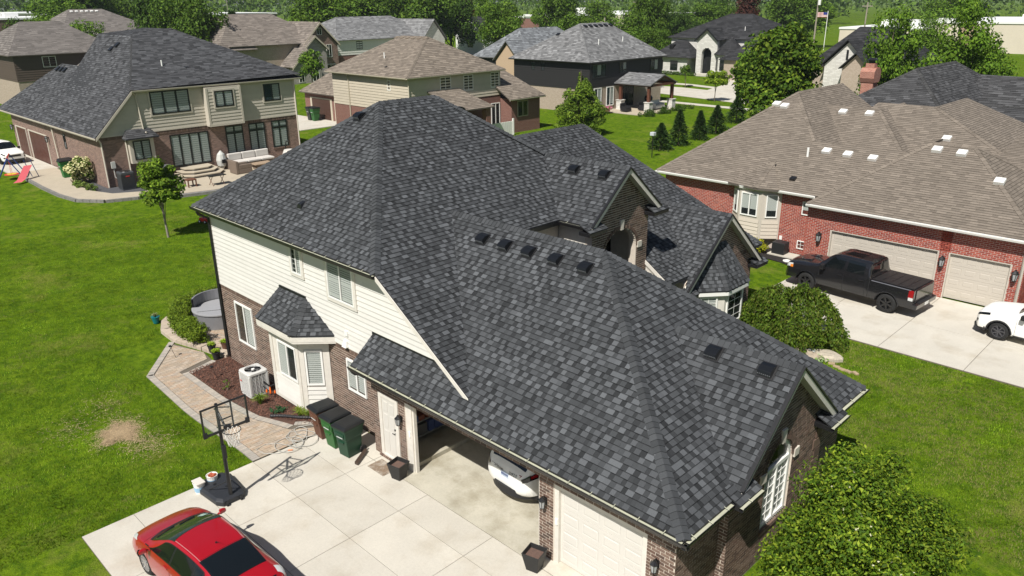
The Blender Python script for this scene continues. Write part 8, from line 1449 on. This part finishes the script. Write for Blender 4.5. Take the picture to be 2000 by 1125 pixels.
# ---- commercial buildings
M_roofw = mat('membrane_white', (.78, .78, .76), .6); M_store = mat('stucco_cream', (.6, .53, .43), .8, var=.05, vs=.3); M_storeb = mat('store_brown', (.14, .085, .07), .85, var=.1, vs=.3)
def store(lab, x0, x1, y0, y1, h, m_, steps=(), cat='store', band=None):
    t = thing('store_building', lab, cat, ((x0+x1)/2, (y0+y1)/2, -.5)); one('wall', m_, t, lambda b: b.box(x0, x1, y0, y1, -.6, h)); one('roof', M_roofw, t, lambda b: (b.box(x0-.2, x1+.2, y0-.2, y1+.2, h, h+.5)))
    for a0, a1, b0, b1, hh in steps: one('parapet', M_roofw, t, lambda b: b.box(a0, a1, b0, b1, h+.5, hh))
    for k in range(4): ux, uy = rnd(x0+2, x1-2), rnd(y0+2, y1-2); one('rooftop_unit', M_roofw, t, lambda b: b.box(ux-1.2, ux+1.2, uy-1, uy+1, h+.5, h+1.7))
    if band: [one('pier', band, t, lambda b: b.box(x, x+3, y0-.3, y0, -.6, h-.2)) for x in np.arange(x0+6, x1-4, 16)]
    return t
store('long white flat-roofed store with cream walls at the right edge', -62, 20, 210, 260, 6.2, M_store, ((-62, -58, 210, 214, 7.4), (-30, 20, 212, 225, 7.2)), band=mat('stucco_tan2', (.42, .3, .2), .8)); store('white parapet store behind the dark gabled house', -84, -63, 205, 250, 4.6, M_store, ((-74, -63, 206, 215, 7.0),)); store('distant white store between trees at the top centre', -262, -205, 300, 350, 5.6, M_store, ((-258, -246, 301, 312, 8.8), (-245, -228, 301, 310, 7.4)), band=mat('stucco_tan2'))
store('brick store with cream band at the top centre', -192, -174, 190, 220, 7.0, M_bk3, ((-186, -175, 189.5, 191, 8.2),)); store('long brown warehouse with white roof at the upper left', -300, -262, 30, 140, 9.0, M_storeb, ((-300, -290, 40, 60, 10.6), (-300, -290, 84, 96, 10.8))); store('far white roofed building beyond the brown warehouse', -420, -360, 80, 150, 9.6, M_store)
# ---- utility poles and wires
M_pole = mat('pole_wood', (.3, .26, .21), .9); M_wire = mat('wire', (.25, .26, .27), .6)
poles = []
for i, (x, y, h, lab) in enumerate(((-70.5, 160, 15.5, 'tall utility pole with transformer behind the dark gabled house'), (-62, 165, 11.6, 'shorter utility pole right of the tall one'), (-95, 118, 9.3, 'utility pole with crossarm between the black and white houses'), (-140, 190, 12.6, 'utility pole above the white stone house, left of a pair'), (-137, 188, 12.4, 'utility pole above the white stone house, right of a pair'), (-112, 195, 14.0, 'utility pole at the right end of the white stone house roof'), (-135, 90, 9.0, 'thin pole left of the grey roofed house'), (-330, 240, 18, 'far utility pole over the upper centre trees'), (-400, 190, 19, 'far utility pole above the tan roof at the upper left'))):
    t = thing('utility_pole', lab, 'utility pole', (x, y, -.5), 0, 'utility poles'); one('shaft', M_pole, t, lambda b: b.tube([(x, y, -.6), (x, y, h)], .16, 7, radii=[.2, .13])); one('crossarm', M_pole, t, lambda b: b.box(x-1.1, x+1.1, y-.07, y+.07, h-.9, h-.72)); poles.append((x, y, h))
    if i == 0: one('transformer', M_white, t, lambda b: b.lathe([(.3, h-4.4), (.32, h-3.3), (.1, h-3.2)], (x+.4, y-.3, 0), 10))
for k, (a, b_, sag, lab) in enumerate((((-70.5, 160, 14.8), (10, 150, 16.0), 1.6, 'power line sagging across the upper right, lower of two'), ((-70.5, 160, 15.3), (10, 152, 17.2), 1.2, 'power line across the upper right, upper of two'), ((-112, 195, 13.4), (-70.5, 160, 14.8), .6, 'power line between the white house poles and the tall pole'), ((-330, 240, 17.4), (-112, 195, 13.4), 2.0, 'long power line over the centre trees'))):
    A, B = Vector(a), Vector(b_); w = one('power_line', M_wire, None, lambda b: b.tube([A.lerp(B, u/12)-Vector((0, 0, sag*4*(u/12)*(1-u/12))) for u in range(13)], .05, 4), loc=(A+B)/2); tag(w, lab, 'wire')
fl = thing('flag_pole', 'flag pole with striped flag by the stores on the right', 'flag pole', (-76, 178, -.5)); one('pole', M_white, fl, lambda b: b.tube([(-76, 178, -.5), (-76, 178, 9.6)], .08, 6)); fg = one('flag', mat('flag_red', (.5, .05, .05), .8), fl, lambda b: b.grid([[(-76-.25*k, 178+.15*sin(k*.9), z) for k in range(12)] for z in (8.2, 9.3)])); one('stripe', M_white, fg, lambda b: [b.grid([[(-76-.25*k, 177.97+.15*sin(k*.9), z) for k in range(12)] for z in (8.3+.27*j, 8.42+.27*j)]) for j in range(4)]); one('canton', mat('flag_blue', (.02, .03, .2), .8), fg, lambda b: b.grid([[(-76-.25*k, 177.95+.15*sin(k*.9), z) for k in range(5)] for z in (8.75, 9.3)]))
bb_ = thing('basketball_hoop', 'distant white basketball backboard above the beige house', 'basketball hoop', (-79, 76, -.5)); one('pole', M_black, bb_, lambda b: b.tube([(-79, 76, -.5), (-79, 76, 3.6)], .08, 6)); one('backboard', M_white, bb_, lambda b: b.box(-78.9, -78.8, 75.1, 76.9, 5.9-1.9, 7.1-1.9)); one('target', M_black, bb_, lambda b: (b.box(-78.78, -78.75, 75.7, 76.3, 4.3, 4.36), b.box(-78.78, -78.75, 75.7, 76.3, 4.75, 4.81), b.box(-78.78, -78.75, 75.7, 75.76, 4.36, 4.75), b.box(-78.78, -78.75, 76.24, 76.3, 4.36, 4.75))); one('arm', M_black, bb_, lambda b: b.box(-79, -78.9, 75.95, 76.05, 3.5, 4.3))
# ---- trees of the middle distance: a few kinds, copied
G_w = [(.075, .14, .022), (.1, .175, .028), (.055, .11, .018), (.13, .21, .034)]
protos = []
for k, (pal, n, sz, R, trk_, ncl, lab) in enumerate(((G_w, 13000, .44, 5.2, .08, 60, 'broad'), (G_mid, 11000, .4, 4.4, .1, 54, 'loose'), (G_lime, 10000, .38, 4.0, .1, 44, 'bright'), (G_dark, 13000, .44, 5.0, .06, 60, 'dark'), ([(.07, .03, .03), (.1, .04, .04)], 3600, .6, 4, .1, 30, 'red'))):
    me = []
    C, Rr = blob_clusters(ncl, (0, 0, 6.4), (R, R, 5.6), R*.36, .8, -.75, .5, 80+k); Q, T = leafcloud(C, Rr, n, sz, pal, ctint=.2); o = qmesh('crown', Q, T, M_fol); b = MB(); limbs(b, (0, 0, -.2), (0, 0, 10), C, .24, 10, k, .1); o2 = b.build('trunk', M_bark, None, local=True); protos.append((o.data, o2.data)); bpy.data.objects.remove(o); bpy.data.objects.remove(o2)
def ptree(kind, x, y, h, w, lab, grp='trees of the middle distance'):
    h *= 1.3 if hypot(x-CAM.x, y-CAM.y) > 138 else 1.0; t = thing('yard_tree', lab, 'tree', (x, y, -.54), rnd(0, 6), grp); s = w/((5.2, 4.4, 4.0, 5.0, 4.0)[kind]*2); sz = h/12.0
    for nm, me in zip(('crown', 'trunk'), protos[kind]):
        c = bpy.data.objects.new(nm, me); COL.objects.link(c); c.parent = t; c.scale = (s, s, sz)
FT = [(-137.8, 28.4, 9.2, 9, 2, 'bright tree at the far left in front of the brown warehouse'), (-138.6, 25.4, 9, 7, 3, 'dark tree at the left edge beside the brown house'), (-189.6, 47.1, 11.5, 12, 1, 'pale green tree before the brown warehouse'), (-198.0, 53.8, 15.5, 20, 1, 'wide loose tree over the brown house roof'), (-205.6, 62.5, 14, 16, 0, 'broad tree right of the wide loose tree'), (-136.0, 34.4, 8.6, 8, 2, 'lime tree just above the brown house ridge'), (-141.2, 49.2, 14.5, 11, 3, 'tall dark tree left of the roof vents at the upper left'), (-130.3, 49.2, 13.0, 12, 0, 'tall broad tree above the greige house ridge'),
      (-155.5, 87.3, 9.5, 10, 2, 'bright low tree right of the tan stone roof'), (-141.0, 82.2, 13.5, 15, 1, 'big leafy tree behind the grey roof, leftmost'), (-145.4, 93.6, 13.8, 17, 0, 'big leafy tree behind the grey roof, second'), (-140.7, 88.0, 8.8, 7, 1, 'lower green tree at the left end of the grey roof'), (-149.0, 105.7, 14.5, 16, 3, 'dark tree behind the grey roof ridge'), (-140.5, 108.5, 14.8, 17, 0, 'broad tree right of the grey roof ridge'), (-144.0, 119.8, 13.5, 14, 3, 'dark tree at the right end of the grey roof'), (-153.2, 132.1, 11.8, 8, 4, 'dark red leaved tree at the top centre'), (-160.6, 146.1, 12, 11, 2, 'light tree beyond the black gabled roof'), (-99.9, 93.9, 10.8, 9, 1, 'tall green tree beside the white gabled house'), (-88.6, 76.7, 5.6, 9, 0, 'shrubby tree below the white gabled house'), (-78.6, 69.9, 4.2, 8, 3, 'dark shrubs behind the beige house ridge'), (-80.8, 77.6, 5.5, 7, 3, 'dark tree left of the black house gable'),
      (-119.2, 130.6, 13.6, 11, 0, 'tall tree above the brick store'), (-99.7, 114.5, 8.8, 9, 1, 'round green tree below the far white store'), (-118.1, 144.6, 10.8, 10, 1, 'green tree in front of the far white store'), (-84.4, 107.5, 8.2, 11, 1, 'pale leafy tree right of the black house ridge'), (-94.1, 131.4, 13.6, 10, 0, 'tall pointed tree right of the black house'), (-68.9, 91.6, 6.4, 9, 1, 'leafy tree beside the wooden pole'), (-87.2, 124.0, 6.6, 7, 1, 'low green tree left of the white stone house roof'), (-103.9, 155.0, 9.0, 9, 3, 'dark tree above the far field'), (-104.2, 160.8, 9.2, 8, 3, 'second dark tree above the far field'), (-104.9, 172.1, 10.6, 14, 0, 'broad tree above the white stone house'), (-106.8, 182.6, 10.8, 14, 3, 'dark broad tree above the white stone house'), (-82.1, 150.7, 11.5, 8, 4, 'brown leaved tree left of the big oak'),
      (-93.7, 195.3, 12, 14, 1, 'bright tree behind the top of the oak'), (-94.6, 206.0, 13.5, 16, 2, 'rounded bright tree right of the oak top'), (-21.3, 67.6, 12.6, 5.4, 2, 'big loose tree right of the chimney'), (-21.8, 78.0, 6.4, 5, 1, 'lower loose tree between two bigger ones on the right'), (-14.7, 65.5, 13.2, 6.2, 2, 'tallest loose tree at the upper right'), (-11.7, 60.1, 7.4, 6, 1, 'green tree under the tallest one at the upper right'), (-38.3, 131.5, 8, 6, 2, 'thin pale tree against the long white store'), (-62.1, 218.3, 12, 16, 2, 'bright tree above the white store roof'), (-14.2, 73.9, 9.0, 6, 2, 'tree at the right edge by the grey roof')]
for x, y, h, w, k, lab in FT: ptree(k, x, y, h, w, lab)
x, y = -145.2, 64.5; conifer('spruce', 'tall dark spruce beside the white gabled house at the upper left', (x, y, -.54), 12, 4, G_con, 5200, 91, None, 1.1); x, y = -104.0, 34.6; conifer('spruce', 'small blue spruce behind the greige house ridge', (x, y, -.54), 9.3, 1.9, [(.06, .1, .095), (.08, .125, .12)], 2400, 92, None, .7)
# ---- far woods as one mass
N = 1900; g_ = np.random.default_rng(77); C = []; Rr = []; K = []
for i in range(N):
    an_ = .78+g_.uniform(-.85, .85); d = 440+g_.random()**1.7*1400; x, y = 7-sin(an_)*d, -11+cos(an_)*d; h = g_.uniform(12, 19)+d*.012; r_ = g_.uniform(4, 8)*(1+d/1200)
    if (-105 < x < 40 and 195 < y < 270) or (-275 < x < -195 and 280 < y < 360) or (-440 < x < -255 and 0 < y < 180): continue
    for j in range(3): C.append((x+g_.normal()*r_*.4, y+g_.normal()*r_*.4, h*(.45+.2*j))); Rr.append((r_, r_, h*.38)); K.append(1)
Q, T = leafcloud(C, Rr, 95000, 2.5, [(.08, .14, .03), (.1, .17, .036), (.06, .11, .025), (.13, .2, .045)], shell=.6, ctint=.4); o = qmesh('far_woods', Q, T, M_fol); tag(o, 'mass of distant woods along the horizon', 'woods', kind='stuff')
# ---- grass blades on the near lawns
N = 620000; u = rng.random(N); gx_ = np.where(u < .7, rng.uniform(-46, -10.7, N), rng.uniform(-8.5, 9.5, N)); gy_ = np.where(u < .7, rng.uniform(-11.5, 12, N), rng.uniform(7.5, 25, N))
dd = np.hypot(gx_-CAM.x, gy_-CAM.y); ok = rng.random(N) < np.clip(24/np.maximum(dd, 1), 0, 1)**1.2
ok &= ~((gx_ > -12.72) & (gy_ < .5)); ok &= ~((gx_ > -25) & (gx_ < -12.6) & (gy_ > -2.98+(gx_+12.7)*-.044) & (gy_ < 1)); ok &= ~((gx_ > -27.9) & (gx_ < -21) & (gy_ > -.5+np.clip(-25.8-gx_, 0, 3)*.8) & (gy_ < 6.2)); ok &= ~((gx_ < -22) & (gx_ > -25) & (gy_ > -2.6) & (gy_ < 0)); ok &= ~((gx_ > -21.2) & (gx_ < .7) & (gy_ > 0) & (gy_ < 18.1) & (gx_ < np.where(gy_ > 8.4, -6.5, .7))); ok &= ~((gx_ > -8.6) & (gy_ > 17.85) & (gy_ < 25.3) & (gx_ > -8.6+np.clip((21.4-gy_)*.92, 0, 9)))
ok &= np.hypot((gx_+18.2)/1.05, (gy_+4.85)/.9) > 1
gx_, gy_ = gx_[ok], gy_[ok]; N = len(gx_); a = rng.uniform(0, 2*pi, N); hgt = rng.uniform(.035, .075, N); ln = rng.uniform(.02, .075, N); wd = rng.uniform(.007, .014, N); z0 = np.array([hz(x) for x in gx_])-.045; ca, sa = np.cos(a), np.sin(a)
P0 = np.stack([gx_-sa*wd, gy_+ca*wd, z0], 1); P1 = np.stack([gx_+sa*wd, gy_-ca*wd, z0], 1); P2 = np.stack([gx_+ca*ln, gy_+sa*ln, z0+hgt], 1); pal = np.array([(.1, .18, .016), (.13, .22, .022), (.068, .13, .013), (.165, .225, .04)]); T = pal[rng.integers(0, 4, N)]*rng.uniform(.7, 1.3, (N, 1))
def patch_noise(seed, scales):
    g2 = np.random.default_rng(seed); f = np.zeros(N)
    for sc in scales:
        for _ in range(3): an_ = g2.uniform(0, 2*pi); f += np.sin((gx_*cos(an_)+gy_*sin(an_))*2*pi/(sc*g2.uniform(.7, 1.4))+g2.uniform(0, 6.3)+.8*np.sin(gx_*.7+gy_*.9))
    return f/np.sqrt(len(scales)*3*.5)
f1 = patch_noise(1, (7, 3, 1.3)); f2 = patch_noise(2, (5, 2.2, .9)); T *= np.clip(1+.26*f1, .4, 1.7)[:, None]; lim = np.where(gx_ > -9, -.8, 1.5); k = np.clip((f2+rng.normal(0, .35, N)-lim)*.9, 0, .8)[:, None]; T = T*(1-k)+np.array([.21, .2, .13])*rng.uniform(.7, 1.2, (N, 1))*k
o = qmesh('grass', np.stack([P0, P1, P2], 1), T, M_grass); tag(o, 'mown green grass of the lawns around the house', 'grass', kind='stuff')
# ---- air
hb = MB(); hb.box(-2300, 500, -350, 2300, -1.6, 40); M = bpy.data.materials.new('air'); M.use_nodes = True; n = M.node_tree.nodes; n.remove(n['Principled BSDF']); v = n.new('ShaderNodeVolumePrincipled'); v.inputs['Color'].default_value = (.82, .9, 1, 1); v.inputs['Density'].default_value = .00012; M.node_tree.links.new(v.outputs[0], n['Material Output'].inputs['Volume'])
HAZE = True
if HAZE: o = hb.build('haze', M); tag(o, 'thin summer haze in the air', 'haze', kind='stuff')
